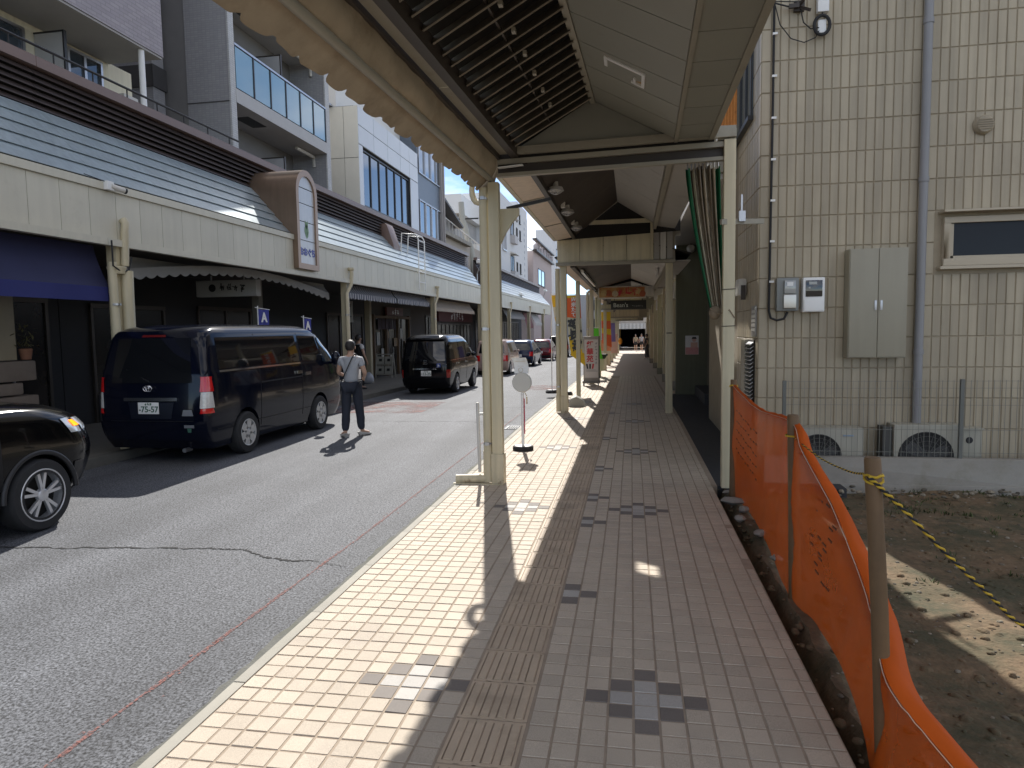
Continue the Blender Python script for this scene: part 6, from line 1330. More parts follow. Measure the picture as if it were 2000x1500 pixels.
# ================================================================ VEHICLES
def paint(name, col, rough=.22, metal=.25):
    return mat(name, col, .14, metal=0, var=.04, coat=.3, spec=.2)
class Car:
    """shell lofted from rounded plan loops; levels = (z, half width, rear y, front y, rear radius, front radius, rear bow, front bow)"""
    def __init__(s, levels, sub=3):
        k = len(levels)-1; s.t = []
        for i in range(k):
            for q in range(sub):
                f = q/sub; g = lambda j: levels[max(0, min(k, j))]; a, b, c, d = g(i-1), g(i), g(i+1), g(i+2)
                if i == 0: a = tuple(2*b[n]-c[n] for n in range(len(b)))
                s.t.append(tuple(.5*(2*b[n]+(c[n]-a[n])*f+(2*a[n]-5*b[n]+4*c[n]-d[n])*f*f+(3*b[n]-a[n]-3*c[n]+d[n])*f**3) if n else b[0]+(c[0]-b[0])*f for n in range(len(b))))
        s.t.append(levels[-1])
    def at(s, z):
        T = s.t
        if z <= T[0][0]: return T[0]
        for a, b in zip(T[:-1], T[1:]):
            if a[0] <= z <= b[0]:
                f = (z-a[0])/max(1e-6, b[0]-a[0]); return tuple(a[n]+(b[n]-a[n])*f for n in range(len(a)))
        return T[-1]
    def loop(s, L):
        z, w, yr, yf, rr, rf, br, bf = L; P = []
        def pl(x, y, front):
            u = 1-min(1, abs(x)/max(.01, w))**2
            return (x, y+(bf*u if front else -br*u), z)
        for i in range(9): P.append(pl(w, yr+rr+(yf-rf-yr-rr)*i/8, False) if 0 else (w, yr+rr+(yf-rf-yr-rr)*i/8, z))
        for i in range(1, 6): a = math.pi/2*i/5; P.append(pl(w-rf+rf*math.cos(a), yf-rf+rf*math.sin(a), True))
        for i in range(1, 8): P.append(pl((w-rf)*(1-2*i/8), yf, True))
        for i in range(0, 6): a = math.pi/2*i/5; P.append(pl(-(w-rf)-rf*math.sin(a), yf-rf+rf*math.cos(a), True))
        for i in range(1, 9): P.append((-w, yf-rf+(yr+rr-yf+rf)*i/8, z))
        for i in range(1, 6): a = math.pi/2*i/5; P.append(pl(-w+rr-rr*math.cos(a), yr+rr-rr*math.sin(a), False))
        for i in range(1, 8): P.append(pl((w-rr)*(-1+2*i/8), yr, False))
        for i in range(0, 5): a = math.pi/2*i/5; P.append(pl((w-rr)+rr*math.sin(a), yr+rr-rr*math.cos(a), False))
        return P
    def shell(s, mb=None):
        mb = mb or MB(); rows = [s.loop(L) for L in s.t]; n = len(rows[0]); b = len(mb.v)
        for r in rows: mb.v += r
        for i in range(len(rows)-1):
            for j in range(n): mb.f.append((b+i*n+j, b+i*n+(j+1) % n, b+(i+1)*n+(j+1) % n, b+(i+1)*n+j)); mb.m.append(0)
        for base, rv in ((0, True), ((len(rows)-1)*n, False)):
            c = [sum(rows[0 if rv else -1][q][d] for q in range(n))/n for d in range(3)]; mb.v.append(tuple(c)); ci = len(mb.v)-1
            for j in range(n):
                q = (b+base+j, b+base+(j+1) % n, ci); mb.f.append(q[::-1] if rv else q); mb.m.append(0)
        return mb
    def side(s, poly, off=.006, nx=8, nz=5, sgn=1, mb=None, th=.004):
        """quad given as (y,z) corners: rear-low, front-low, front-high, rear-high"""
        mb = mb or MB(); rows = []
        for j in range(nz+1):
            v = j/nz; row = []
            for i in range(nx+1):
                u = i/nx; y = (poly[0][0]*(1-u)+poly[1][0]*u)*(1-v)+(poly[3][0]*(1-u)+poly[2][0]*u)*v; z = (poly[0][1]*(1-u)+poly[1][1]*u)*(1-v)+(poly[3][1]*(1-u)+poly[2][1]*u)*v
                L = s.at(z); w = L[1]; rf, yf = L[5], L[3]; rr, yr = L[4], L[2]
                if y > yf-rf: q = min(1, (y-yf+rf)/rf); w = w-rf+rf*math.sqrt(max(0, 1-q*q))
                if y < yr+rr: q = min(1, (yr+rr-y)/rr); w = w-rr+rr*math.sqrt(max(0, 1-q*q))
                row.append((sgn*(w+off), y, z))
            rows.append(row)
        return mb.sheet(rows, t=(-sgn*th, 0, 0))
    def ends(s, poly, front=False, off=.006, nx=10, nz=6, mb=None):
        """quad given as (x,z) corners: left-low, right-low, right-high, left-high"""
        mb = mb or MB(); rows = []; sg = 1 if front else -1
        for j in range(nz+1):
            v = j/nz; row = []
            for i in range(nx+1):
                u = i/nx; x = (poly[0][0]*(1-u)+poly[1][0]*u)*(1-v)+(poly[3][0]*(1-u)+poly[2][0]*u)*v; z = (poly[0][1]*(1-u)+poly[1][1]*u)*(1-v)+(poly[3][1]*(1-u)+poly[2][1]*u)*v
                L = s.at(z); w = L[1]; r = L[5] if front else L[4]; y = L[3] if front else L[2]; bow = L[7] if front else L[6]
                uu = 1-min(1, abs(x)/w)**2; c = 0
                if abs(x) > w-r: q = min(1, (abs(x)-w+r)/r); c = r*(1-math.sqrt(max(0, 1-q*q)))
                row.append((x, y+sg*(bow*uu-c+off), z))
            rows.append(row)
        return mb.sheet(rows, t=(0, -sg*.004, 0))
def wheel(par, x, y, r, wd, style, sgn=1):
    """tyre with rim and hub as sub-parts"""
    m = MB(); o = sgn*wd/2; R0 = r; kr = {'ten': 1.13}.get(style, 1)
    m.lathe([(r*.62, -wd/2), (r*.93, -wd/2), (r*.985, -wd/2*.8), (r, -wd*.3), (r, wd*.3), (r*.985, wd/2*.8), (r*.93, wd/2), (r*.62, wd/2)], (x, y, r), 'x', 40)
    w_ = m.build('wheel', rubber, par, smooth=35)
    alloy = mat('alloy_grey', (.66, .66, .67), .3, metal=.55, var=.04) if style != 'cap' else mat('hubcap_silver', (.58, .58, .57), .38, metal=.4, var=.05)
    f = x+sgn*(wd/2-.008)
    m = MB(); m.lathe([(r*.60*kr, -sgn*.10), (r*.665*kr, sgn*.0), (r*.64*kr, sgn*.012), (r*.60*kr, sgn*.006), (r*.585*kr, -sgn*.05)], (f, y, r), 'x', 40); m.build('rim', alloy, w_, smooth=40)
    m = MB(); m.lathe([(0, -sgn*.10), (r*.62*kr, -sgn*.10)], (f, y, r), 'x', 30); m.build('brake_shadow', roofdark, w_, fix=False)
    m = MB(); ns = {'ten': 5, 'five': 5, 'cap': 6}[style]
    for k in range(ns):
        a = 2*math.pi*k/ns+.3
        for d in ((-.19, .19) if style == 'ten' else ((-.12, .12) if style == 'five' else (0,))):
            a2 = a+d; c1 = Vector((0, math.cos(a+d*.35), math.sin(a+d*.35)))*r*.12; c2 = Vector((0, math.cos(a2), math.sin(a2)))*r*.62*kr
            tw = Vector((0, -math.sin(a2), math.cos(a2)))*r*({'ten': .042, 'five': .055, 'cap': .17}[style])
            p = Vector((f, y, r)); e = Vector((sgn, 0, 0))
            m.add([p+c1-tw+e*.0, p+c1+tw+e*.0, p+c2+tw*1.15+e*.0, p+c2-tw*1.15+e*.0, p+c1-tw*.6-e*.03, p+c1+tw*.6-e*.03, p+c2+tw*.8-e*.04, p+c2-tw*.8-e*.04], [(0, 1, 2, 3), (0, 4, 5, 1), (1, 5, 6, 2), (2, 6, 7, 3), (3, 7, 4, 0)])
    m.build('spokes', alloy, w_, bevel=.004)
    m = MB(); m.lathe([(0, sgn*.014), (r*.11, sgn*.012), (r*.17, sgn*.002), (r*.18, -sgn*.03)], (f, y, r), 'x', 20); m.build('hub_cap', alloy, w_, smooth=40)
    return w_
def arches(body, ws, r, x0=.5, x1=1.4):
    cs = []
    for y in ws:
        for sg in (-1, 1):
            m = MB(); m.tube([(sg*x0, y, r), (sg*x1, y, r)], r*1.17, 40); cs.append(m.mesh('cutter'))
    me = cut(body.mesh('body', smooth=30), cs); me.shade_smooth(); me.set_sharp_from_angle(angle=math.radians(35)); return me
def plate(par, x, y, z, num, seed, w=.30, back=True):
    sg = -1; m = MB(); m.box(x-w/2, x+w/2, y-.006, y, z-w*.25, z+w*.25); p = m.build('number_plate', white, par, bevel=.002)
    X_, Y_ = (1, 0, 0), (0, 0, 1)
    m = MB(); text_mb(num, w*.36, (x+w*.06, y-.008, z-w*.06), X_, Y_, .001, mb=m, bold=.002); glyphs(m, 3, w*.12, (x, y-.008, z+w*.17), X_, Y_, seed=seed, depth=.001); glyphs(m, 1, w*.12, (x-w*.42, y-.008, z-w*.06), X_, Y_, seed=seed+1, depth=.001)
    m.build('lettering', mat('plate_green', (.02, .09, .05), .5, var=0), p); return p
tailred = mat('tail_lamp_red', (.55, .01, .012), .12, var=.1, vscale=30, coat=.6); tailclear = mat('tail_lamp_clear', (.55, .53, .50), .12, var=.25, vscale=40, coat=.6)
under = mat('underbody_black', (.012, .012, .012), .9, var=0)
gap = mat('panel_gap', (.004, .004, .005), .6, var=0)
def link_part(me, name, mt, par): me.materials.clear(); return link(name, me, mt, par)

# ---- navy van
nv = paint('navy_van_paint', (.003, .0045, .012), .16, .3)
V = thing('parked_van', 'navy blue van with dark windows parked beside the person in the grey shirt', 'van', (-6.37, 8.2, -.12), 'vehicles parked along the left kerb', local=True)
Lv_ = [(.20, .77, .10, 4.22, .10, .25, .02, .05), (.34, .80, .01, 4.36, .10, .28, .03, .06), (.60, .825, -.02, 4.42, .10, .28, .03, .07), (.95, .828, .0, 4.38, .10, .28, .03, .07), (1.15, .82, .02, 4.28, .10, .30, .03, .08), (1.28, .80, .04, 4.12, .10, .30, .03, .10), (1.70, .735, .13, 3.62, .12, .30, .04, .12), (1.79, .70, .19, 3.42, .14, .30, .04, .1), (1.855, .60, .32, 3.2, .2, .3, .03, .08), (1.885, .42, .6, 2.9, .2, .2, .0, .0)]
van = Car(Lv_)
bod = arches(van.shell(), (.92, 3.30), .31)
vb = link_part(bod, 'body', nv, V)
m = MB(); m.box(-.7, .7, .3, 4.1, .17, .32); m.build('underbody', under, V)
van.ends([(-.60, 1.10), (.60, 1.10), (.54, 1.70), (-.54, 1.70)], off=.008).build('rear_window', glassdark, V, smooth=50)
m = MB(); van.ends([(-.40, .86), (.40, .86), (.40, .905), (-.40, .905)], off=.02, mb=m); m.build('garnish', chrome, V, smooth=40)
van.ends([(-.30, .62), (.30, .62), (.34, .84), (-.34, .84)], off=.004).build('plate_recess', mat('navy_recess', (.004, .006, .016), .3), V, smooth=50)
plate(V, -.02, -.060, .765, '75-57', 3, .31)
m = MB()
cx, cz = -.02, 1.03
for (rx, rz_, dz) in ((.062, .042, 0), (.022, .038, .0), (.04, .018, .02)): m.tube([(cx+rx*math.cos(a*.2618), -.062, cz+dz+rz_*math.sin(a*.2618)) for a in range(24)], .005, 6, closed=True)
m.build('emblem', chrome, V, smooth=60)
for sg in (-1, 1):
    for z0, z1, mt_, nm in ((.98, 1.18, tailred, 'tail_lamp'), (.76, .975, tailclear, 'tail_lamp'), (.69, .755, tailred, 'tail_lamp')):
        m = MB(); van.ends([(sg*.72, z0), (sg*.822, z0), (sg*.822, z1), (sg*.735, z1)] if sg > 0 else [(-.822, z0), (-.72, z0), (-.735, z1), (-.822, z1)], off=.014, nx=6, mb=m); van.side([(.0, z0), (.12, z0), (.09, z1), (.0, z1)], off=.012, nx=4, nz=3, sgn=sg, mb=m); m.build(nm, mt_, V, smooth=50)
    van.side([(.30, 1.27), (2.62, 1.27), (2.56, 1.70), (.34, 1.70)], off=.006, sgn=sg).build('side_window', glassdark, V, smooth=50)
    van.side([(2.72, 1.27), (3.45, 1.24), (3.30, 1.68), (2.68, 1.70)], off=.006, sgn=sg).build('door_window', glassdark, V, smooth=50)
    van.side([(3.50, 1.22), (3.95, 1.20), (3.58, 1.62), (3.36, 1.66)], off=.006, sgn=sg).build('quarter_window', glassblue, V, smooth=50)
    m = MB()
    for yv in (1.32, 2.66): van.side([(yv, .36), (yv+.008, .36), (yv+.008, 1.74), (yv, 1.74)], off=.004, nx=1, nz=14, sgn=sg, mb=m)
    van.side([(.2, .45), (3.9, .45), (3.9, .458), (.2, .458)], off=.004, nx=20, nz=1, sgn=sg, mb=m); van.side([(1.35, 1.0), (2.66, 1.0), (2.66, 1.02), (1.35, 1.02)], off=.004, nx=8, nz=1, sgn=sg, mb=m); m.build('panel_gap', gap, V)
    m = MB(); van.side([(.30, 1.225), (2.62, 1.225), (2.62, 1.25), (.30, 1.25)], off=.012, nx=16, nz=1, sgn=sg, mb=m); m.build('belt_moulding', chrome, V)
    m = MB(); van.side([(2.45, 1.06), (2.62, 1.06), (2.62, 1.11), (2.45, 1.11)], off=.03, nx=3, nz=1, sgn=sg, th=.02, mb=m); van.side([(2.72, 1.02), (2.92, 1.02), (2.92, 1.075), (2.72, 1.075)], off=.035, nx=3, nz=1, sgn=sg, th=.02, mb=m); m.build('handle', chrome, V)
    m = MB(); m.ball((sg*.96, 3.72, 1.27), .085, .07, .13, 12, 8); m.tube([(sg*.80, 3.8, 1.18), (sg*.95, 3.74, 1.2)], .025, 8); m.build('mirror', nv, V, smooth=60)
    for y in (.92, 3.30): wheel(V, sg*.745, y, .305, .19, 'cap', sg)
van.ends([(-.62, 1.22), (.62, 1.22), (.56, 1.66), (-.56, 1.66)], front=True, off=.01).build('windscreen', glassblue, V, smooth=50)
van.ends([(-.80, .33), (.80, .33), (.80, .58), (-.80, .58)], off=.03).build('rear_bumper', nv, V, smooth=50)
m = MB(); van.ends([(-.62, .585), (.62, .585), (.62, .593), (-.62, .593)], off=.01, mb=m, nz=1); m.build('tailgate_gap', gap, V)
m = MB(); van.ends([(.46, .66), (.62, .66), (.60, .74), (.48, .74)], off=.008, mb=m); van.ends([(.50, .50), (.64, .50), (.64, .54), (.50, .54)], off=.034, mb=m); m.build('decal', mat('silver_decal', (.26, .27, .29), .4, metal=.4), V)
m = MB(); van.ends([(.545, .44), (.59, .44), (.60, .495), (.54, .495)], off=.034, mb=m); m.build('green_decal', mat('green_decal', (.05, .14, .10), .5), V)
m = MB(); m.beam((-.02, -.02, 1.12), (-.38, .015, 1.28), .012, .012); m.build('wiper', black, V)
m = MB(); m.tube([(.45, -.02, .19), (.45, .12, .19)], .03, 10); m.build('exhaust', steel, V)
m = MB(); van.ends([(-.18, 1.715), (.18, 1.715), (.17, 1.745), (-.17, 1.745)], off=.012, mb=m); m.build('brake_lamp', mat('dim_red_lamp', (.12, .01, .01), .2), V)
m = MB()
for k in range(9): m.beam((-.58, .035, 1.16+.055*k), (.58, .05, 1.16+.055*k), .001, .001)

# ---- black minivan with a wheelchair mark
bk = paint('black_minivan_paint', (.004, .004, .005), .1, .2)
Mv = thing('parked_minivan', 'black minivan with a wheelchair sticker parked beyond the red road patch', 'minivan', (-5.82, 18.8, gz(20)-.12), 'vehicles parked along the left kerb', local=True)
Lm_ = [(.20, .66, .10, 3.72, .12, .25, .02, .06), (.34, .70, .02, 3.86, .12, .28, .04, .08), (.60, .725, -.01, 3.92, .12, .28, .05, .09), (.90, .725, .0, 3.82, .12, .28, .05, .1), (.99, .715, .02, 3.55, .12, .28, .05, .1), (1.10, .70, .04, 3.30, .12, .28, .05, .12), (1.52, .645, .13, 2.55, .12, .26, .05, .14), (1.61, .61, .17, 2.35, .13, .25, .05, .1), (1.70, .52, .26, 2.1, .16, .25, .04, .08), (1.735, .36, .45, 1.9, .16, .2, 0, 0)]
mv = Car(Lm_); link_part(arches(mv.shell(), (.86, 3.05), .29, .45), 'body', bk, Mv)
m = MB(); m.box(-.6, .6, .3, 3.6, .17, .32); m.build('underbody', under, Mv)
mv.ends([(-.60, .98), (.60, .98), (.55, 1.53), (-.55, 1.53)], off=.008).build('rear_window', glassdark, Mv, smooth=50)
m = MB(); mv.ends([(-.56, 1.60), (.56, 1.60), (.50, 1.66), (-.50, 1.66)], off=.11, nz=2, mb=m); mv.ends([(-.58, 1.58), (.58, 1.58), (.56, 1.60), (-.56, 1.60)], off=.06, nz=2, mb=m); m.build('roof_spoiler', bk, Mv, smooth=50)
m = MB(); mv.ends([(-.34, .735), (.34, .735), (.34, .775), (-.34, .775)], off=.02, mb=m); m.build('garnish', chrome, Mv, smooth=40)
plate(Mv, .05, -.072, .63, '12-25', 9, .30)
m = MB(); m.box(-.0, .012, -.075, -.06, .90, .985); m.box(.05, .062, -.075, -.06, .90, .985); m.box(.012, .05, -.073, -.06, .935, .95); m.tube([(-.025, -.07, .89), (-.02, -.07, .995), (.082, -.07, .995), (.087, -.07, .89)], .005, 6, closed=True); m.build('emblem', chrome, Mv)
m = MB(); mv.ends([(.36, .80), (.47, .80), (.47, .91), (.36, .91)], off=.010, mb=m); stk = m.build('sticker', mat('sticker_blue', (.03, .06, .25), .4), Mv)
m = MB(); m.tube([(.415+.025*math.cos(a*.5236), -.055, .84+.025*math.sin(a*.5236)) for a in range(12)], .005, 5, closed=True); m.box(.405, .413, -.06, -.05, .845, .885); m.box(.405, .435, -.06, -.05, .845, .853); m.ball((.408, -.055, .895), .007, .007, .007, 8, 6); m.build('wheelchair_symbol', white, stk)
m = MB(); glyphs(m, 5, .03, (.57, -.03, .875), (1, .1, 0), (0, 0, 1), seed=6); m.build('model_lettering', chrome, Mv)
for sg in (-1, 1):
    mv.side([(.16, 1.02), (1.18, 1.02), (1.18, 1.50), (.22, 1.50)], sgn=sg).build('side_window', glassdark, Mv, smooth=50)
    mv.side([(1.24, 1.02), (2.05, 1.02), (2.02, 1.50), (1.24, 1.50)], sgn=sg).build('door_window', glassdark, Mv, smooth=50)
    mv.side([(2.11, 1.03), (2.90, 1.05), (2.44, 1.46), (2.09, 1.50)], sgn=sg).build('door_window', glassdark, Mv, smooth=50)
    m = MB(); mv.ends([(sg*.64, .50), (sg*.72, .50), (sg*.72, .73), (sg*.64, .73)] if sg > 0 else [(-.72, .50), (-.64, .50), (-.64, .73), (-.72, .73)], off=.01, nx=4, mb=m); mv.side([(.0, .50), (.10, .50), (.08, .73), (.0, .73)], nx=3, nz=2, sgn=sg, mb=m, off=.01); m.build('tail_lamp', mat('dark_red_lamp', (.30, .02, .015), .15, coat=.5), Mv, smooth=50)
    m = MB(); mv.side([(.14, .985), (2.9, .99), (2.9, 1.003), (.14, .998)], nx=14, nz=1, sgn=sg, off=.01, mb=m); m.build('belt_moulding', chrome, Mv)
    m = MB(); mv.side([(.9, .86), (1.06, .86), (1.06, .90), (.9, .90)], nx=2, nz=1, sgn=sg, off=.03, th=.02, mb=m); mv.side([(2.0, .86), (2.16, .86), (2.16, .90), (2.0, .90)], nx=2, nz=1, sgn=sg, off=.03, th=.02, mb=m); m.build('handle', chrome, Mv)
    m = MB()
    for yv in (1.2, 2.08): mv.side([(yv, .34), (yv+.008, .34), (yv+.008, 1.54), (yv, 1.54)], nx=1, nz=10, sgn=sg, off=.004, mb=m)
    m.build('panel_gap', gap, Mv)
    m = MB(); m.ball((sg*.80, 2.72, 1.08), .075, .055, .065, 12, 8); m.build('mirror', bk, Mv, smooth=60)
    for y in (.86, 3.05): wheel(Mv, sg*.655, y, .285, .17, 'five', sg)
mv.ends([(-.55, 1.05), (.55, 1.05), (.48, 1.50), (-.48, 1.50)], front=True, off=.01).build('windscreen', glassblue, Mv, smooth=50)
m = MB(); mv.ends([(-.70, .26), (.70, .26), (.70, .46), (-.70, .46)], off=.03, mb=m); m.build('rear_bumper', bk, Mv, smooth=50)

# ---- black car entering at the left edge, indicator lit
sv = paint('black_suv_paint', (.0025, .0025, .003), .12, .2)
Sv = thing('parked_suv', 'black car cut off at the left with a silver wheel and lit orange indicator', 'car', (-6.10, 1.43, -.12), 'vehicles parked along the left kerb', local=True)
Ls_ = [(.22, .80, .15, 4.34, .15, .40, .02, .08), (.40, .855, .03, 4.53, .15, .42, .03, .12), (.64, .875, .0, 4.62, .15, .45, .03, .15), (.88, .875, .02, 4.56, .15, .50, .03, .16), (1.00, .865, .05, 4.42, .15, .52, .03, .16), (1.09, .83, .10, 4.18, .15, .5, .03, .16), (1.14, .76, .2, 3.92, .15, .45, .02, .14), (1.185, .62, .4, 3.6, .2, .4, .0, .12), (1.21, .4, .6, 3.2, .2, .2, 0, .1)]
su = Car(Ls_); link_part(arches(su.shell(), (1.05, 3.80), .325, .52), 'body', sv, Sv)
Lc_ = [(1.06, .80, .2, 3.25, .2, .3, .02, .2), (1.14, .785, .26, 3.05, .2, .3, .02, .2), (1.50, .66, .55, 2.2, .2, .3, .02, .15), (1.60, .58, .75, 1.9, .2, .3, 0, .1), (1.64, .40, 1.0, 1.7, .2, .2, 0, 0)]
sc_ = Car(Lc_); sc_.shell().build('cabin', sv, Sv, smooth=35)
m = MB(); m.box(-.7, .7, .3, 4.1, .18, .36); m.build('underbody', under, Sv)
sc_.ends([(-.66, 1.12), (.66, 1.12), (.56, 1.50), (-.56, 1.50)], front=True, off=.01).build('windscreen', glassblue, Sv, smooth=50)
lampo = mat('indicator_orange', (.8, .2, .01), .2, var=0, emit=(1, .2, .0), est=1.6); lampc = mat('headlamp_clear', (.32, .34, .36), .06, var=.2, vscale=14, coat=1)
for sg in (-1, 1):
    sc_.side([(.6, 1.14), (1.55, 1.13), (1.5, 1.5), (.8, 1.5)], sgn=sg).build('door_window', glassdark, Sv, smooth=50)
    sc_.side([(1.6, 1.13), (2.75, 1.13), (2.15, 1.48), (1.56, 1.5)], sgn=sg).build('door_window', glassdark, Sv, smooth=50)
    m = MB(); su.side([(4.16, .84), (4.46, .82), (4.40, .98), (4.06, .98)], sgn=sg, nx=6, nz=3, mb=m, off=.008); su.ends([(sg*.58, .84), (sg*.80, .84), (sg*.80, .97), (sg*.56, .95)] if sg > 0 else [(-.80, .84), (-.58, .84), (-.56, .95), (-.80, .97)], front=True, mb=m, nx=5, nz=3); m.build('headlamp', lampc, Sv, smooth=50)
    m = MB(); su.side([(4.22, .895), (4.34, .89), (4.32, .95), (4.18, .955)], sgn=sg, nx=5, nz=3, mb=m, off=.016); m.build('indicator', lampo, Sv, smooth=50)
    m = MB(); su.side([(3.40, .44), (3.43, .44), (3.42, 1.0), (3.38, 1.0)], nx=1, nz=8, sgn=sg, off=.003, mb=m); m.build('panel_gap', gap, Sv)
    m = MB()
    for a in range(19):
        an = math.pi*a/18; m.ball((sg*.885, 3.80+.385*math.cos(an), .325+.385*math.sin(an)), .022, .042, .042, 8, 6)
    m2 = MB(); m2.tube([(sg*.868, 3.80+.385*math.cos(math.pi*a/24), .325+.385*math.sin(math.pi*a/24)) for a in range(25)], .024, 8); m2.build('arch_trim', black, Sv, smooth=60)
    m = MB(); su.side([(4.14, .34), (4.34, .36), (4.30, .56), (4.18, .56)], sgn=sg, nx=4, nz=3, off=.01, mb=m); m.build('bumper_vent', black, Sv, smooth=50)
    for y in (1.05, 3.80): wheel(Sv, sg*.785, y, .325, .21, 'ten', sg)
su.ends([(-.50, .50), (.50, .50), (.52, .78), (-.52, .78)], front=True, off=.008).build('grille', black, Sv, smooth=50)
m = MB(); su.ends([(-.72, .24), (.72, .24), (.72, .38), (-.72, .38)], front=True, off=.02, mb=m); m.build('front_bumper', black, Sv, smooth=50)
m = MB(); su.ends([(-.42, 1.015), (.42, 1.015), (.42, 1.022), (-.42, 1.022)], front=True, mb=m, nz=1, off=.004); m.build('bonnet_gap', gap, Sv)

# ---- cars further down the street
def hatch(name, label, cat, x, y, W, Ht, Lg, pm, style, wl=None, plate_=None, tail='side', trimc=False):
    C_ = thing(name, label, cat, (x, y, gz(y+Lg/2)-.12), 'vehicles parked along the left kerb', local=True); h = W/2
    if style == 'box':
        LV = [(.2, h*.93, .08, Lg-.1, .1, .2, .02, .05), (.36, h*.98, .01, Lg, .1, .22, .03, .06), (.62, h, -.01, Lg, .1, .22, .03, .07), (Ht*.56, h*.99, .02, Lg-.15, .1, .22, .03, .08), (Ht*.64, h*.97, .04, Lg-.45, .1, .22, .03, .08), (Ht*.90, h*.88, .12, Lg-.95, .12, .22, .04, .1), (Ht*.96, h*.82, .18, Lg-1.1, .14, .2, .03, .08), (Ht, h*.55, .4, Lg-1.5, .15, .2, 0, 0)]
    else:
        LV = [(.2, h*.92, .12, Lg-.12, .15, .3, .03, .08), (.38, h*.98, .02, Lg, .15, .32, .05, .1), (.62, h, -.01, Lg, .15, .34, .06, .1), (Ht*.56, h*.99, .03, Lg-.3, .15, .32, .06, .1), (Ht*.64, h*.96, .08, Lg-1.0, .15, .3, .06, .1), (Ht*.88, h*.80, .36, Lg-1.8, .15, .26, .05, .1), (Ht*.95, h*.74, .5, Lg-2.0, .16, .22, .04, .08), (Ht, h*.5, .8, Lg-2.3, .16, .2, 0, 0)]
    K_ = Car(LV); ry = .62 if style == 'box' else .75; fy = Lg-.62
    link_part(arches(K_.shell(), (ry, fy), .28, h*.6), 'body', pm, C_)
    a, b = Ht*.62, Ht*.89
    K_.ends([(-h*.80, a), (h*.80, a), (h*.70, b), (-h*.70, b)], off=.008).build('rear_window', glassdark, C_, smooth=50)
    K_.ends([(-h*.78, a+.03), (h*.78, a+.03), (h*.68, b-.03), (-h*.68, b-.03)], front=True, off=.008).build('windscreen', glassblue, C_, smooth=50)
    LB = LV[4]; LT = LV[5]; sl = LB[2]+.16; sh = LT[2]+.16
    for sg in (-1, 1):
        fl, fh = LB[3]-.45, LT[3]-.2; ml, mh = (sl+fl)/2, (sh+fh)/2
        K_.side([(sl, a), (ml-.04, a), (mh-.04, b-.02), (sh, b-.02)], sgn=sg).build('side_window', glassdark, C_, smooth=50)
        K_.side([(ml+.04, a), (fl, a), (fh, b-.02), (mh+.04, b-.02)], sgn=sg).build('door_window', glassdark, C_, smooth=50)
        m = MB(); z0, z1 = Ht*.40, Ht*.56
        K_.ends([(sg*h*.72, z0), (sg*h*.98, z0), (sg*h*.98, z1), (sg*h*.74, z1)] if sg > 0 else [(-h*.98, z0), (-h*.72, z0), (-h*.74, z1), (-h*.98, z1)], off=.012, nx=5, mb=m); m.build('tail_lamp', tailred, C_, smooth=50)
        m = MB(); m.ball((sg*(h+.07), fl-.05, a+.04), .07, .05, .06, 10, 7); m.build('mirror', pm, C_, smooth=60)
        m = MB(); K_.side([(ml-.25, a-.16), (ml-.1, a-.16), (ml-.1, a-.12), (ml-.25, a-.12)], sgn=sg, nx=2, nz=1, off=.03, th=.02, mb=m); m.build('handle', chrome, C_)
        for yy_ in (ry, fy): wheel(C_, sg*(h-.075), yy_, .275, .16, 'five', sg)
    plate(C_, 0, -.075, Ht*.42, plate_ or ' ', int(y), .28)
    m = MB(); K_.ends([(-h*.85, .26), (h*.85, .26), (h*.85, .42), (-h*.85, .42)], off=.03, mb=m); m.build('rear_bumper', pm if style == 'box' else black, C_, smooth=50)
    return C_
hatch('parked_car', 'pinkish beige boxy small car just right of the nearest cream post', 'car', -5.92, 28.8, 1.42, 1.55, 3.3, paint('beige_rose_paint', (.40, .30, .265), .3, .35), 'box')
hatch('parked_car', 'dark blue car with a bright roof ahead of the boxy beige one', 'car', -6.08, 37.2, 1.5, 1.50, 3.9, paint('dark_blue_paint', (.008, .018, .06), .15, .3), 'suv')
hatch('parked_car', 'dark red car with a pale plate, second from the far end of the row', 'car', -6.0, 45.6, 1.5, 1.5, 4.0, paint('dark_red_paint', (.14, .008, .015), .2, .3), 'suv')
hatch('parked_car', 'dark tall car farthest down the row beyond the red one', 'car', -5.7, 54.0, 1.6, 1.75, 4.2, paint('charcoal_paint', (.02, .022, .025), .2, .3), 'box')
# banners standing behind the navy van
for k, (x, y, z, wd, lab) in enumerate(((-7.42, 12.75, 2.08, .30, 'small blue banner with a white letter sticking up behind the navy van roof'), (-7.42, 14.7, 1.92, .22, 'small blue banner nearer the front of the navy van'))):
    b = thing('banner', lab, 'banner', (x, y, 0), 'blue banners behind the navy van')
    m = MB(); m.tube([(x, y, 0), (x, y, z+.1)], .012, 6); m.tube([(x, y, z+.06), (x+.05, y+wd+.08, z+.03)], .008, 6); m.tube([(x, y, z+.06), (x-.02, y-.06, z+.07)], .008, 6); m.build('pole', white, b)
    m = MB(); m.lathe([(0, 0), (.15, 0), (.15, .05), (0, .08)], (x, y, 0), n=14); m.build('base', black, b)
    m = MB(); m.sheet([[(x+.02*math.sin(i*1.3)+.04*i/6, y+.02+wd*i/6, z+.03-1.0*j/8) for i in range(7)] for j in range(9)], t=(.003, 0, 0)); m.build('cloth', mat('banner_blue', (.05, .06, .30), .7, var=.15), b, smooth=60)
    m = MB(); text_mb('A', .26, (x+.05, y+wd*.52, z-.14), (.1, 1, 0), (0, 0, 1), .003, mb=m, bold=.01); m.build('lettering', white, b)

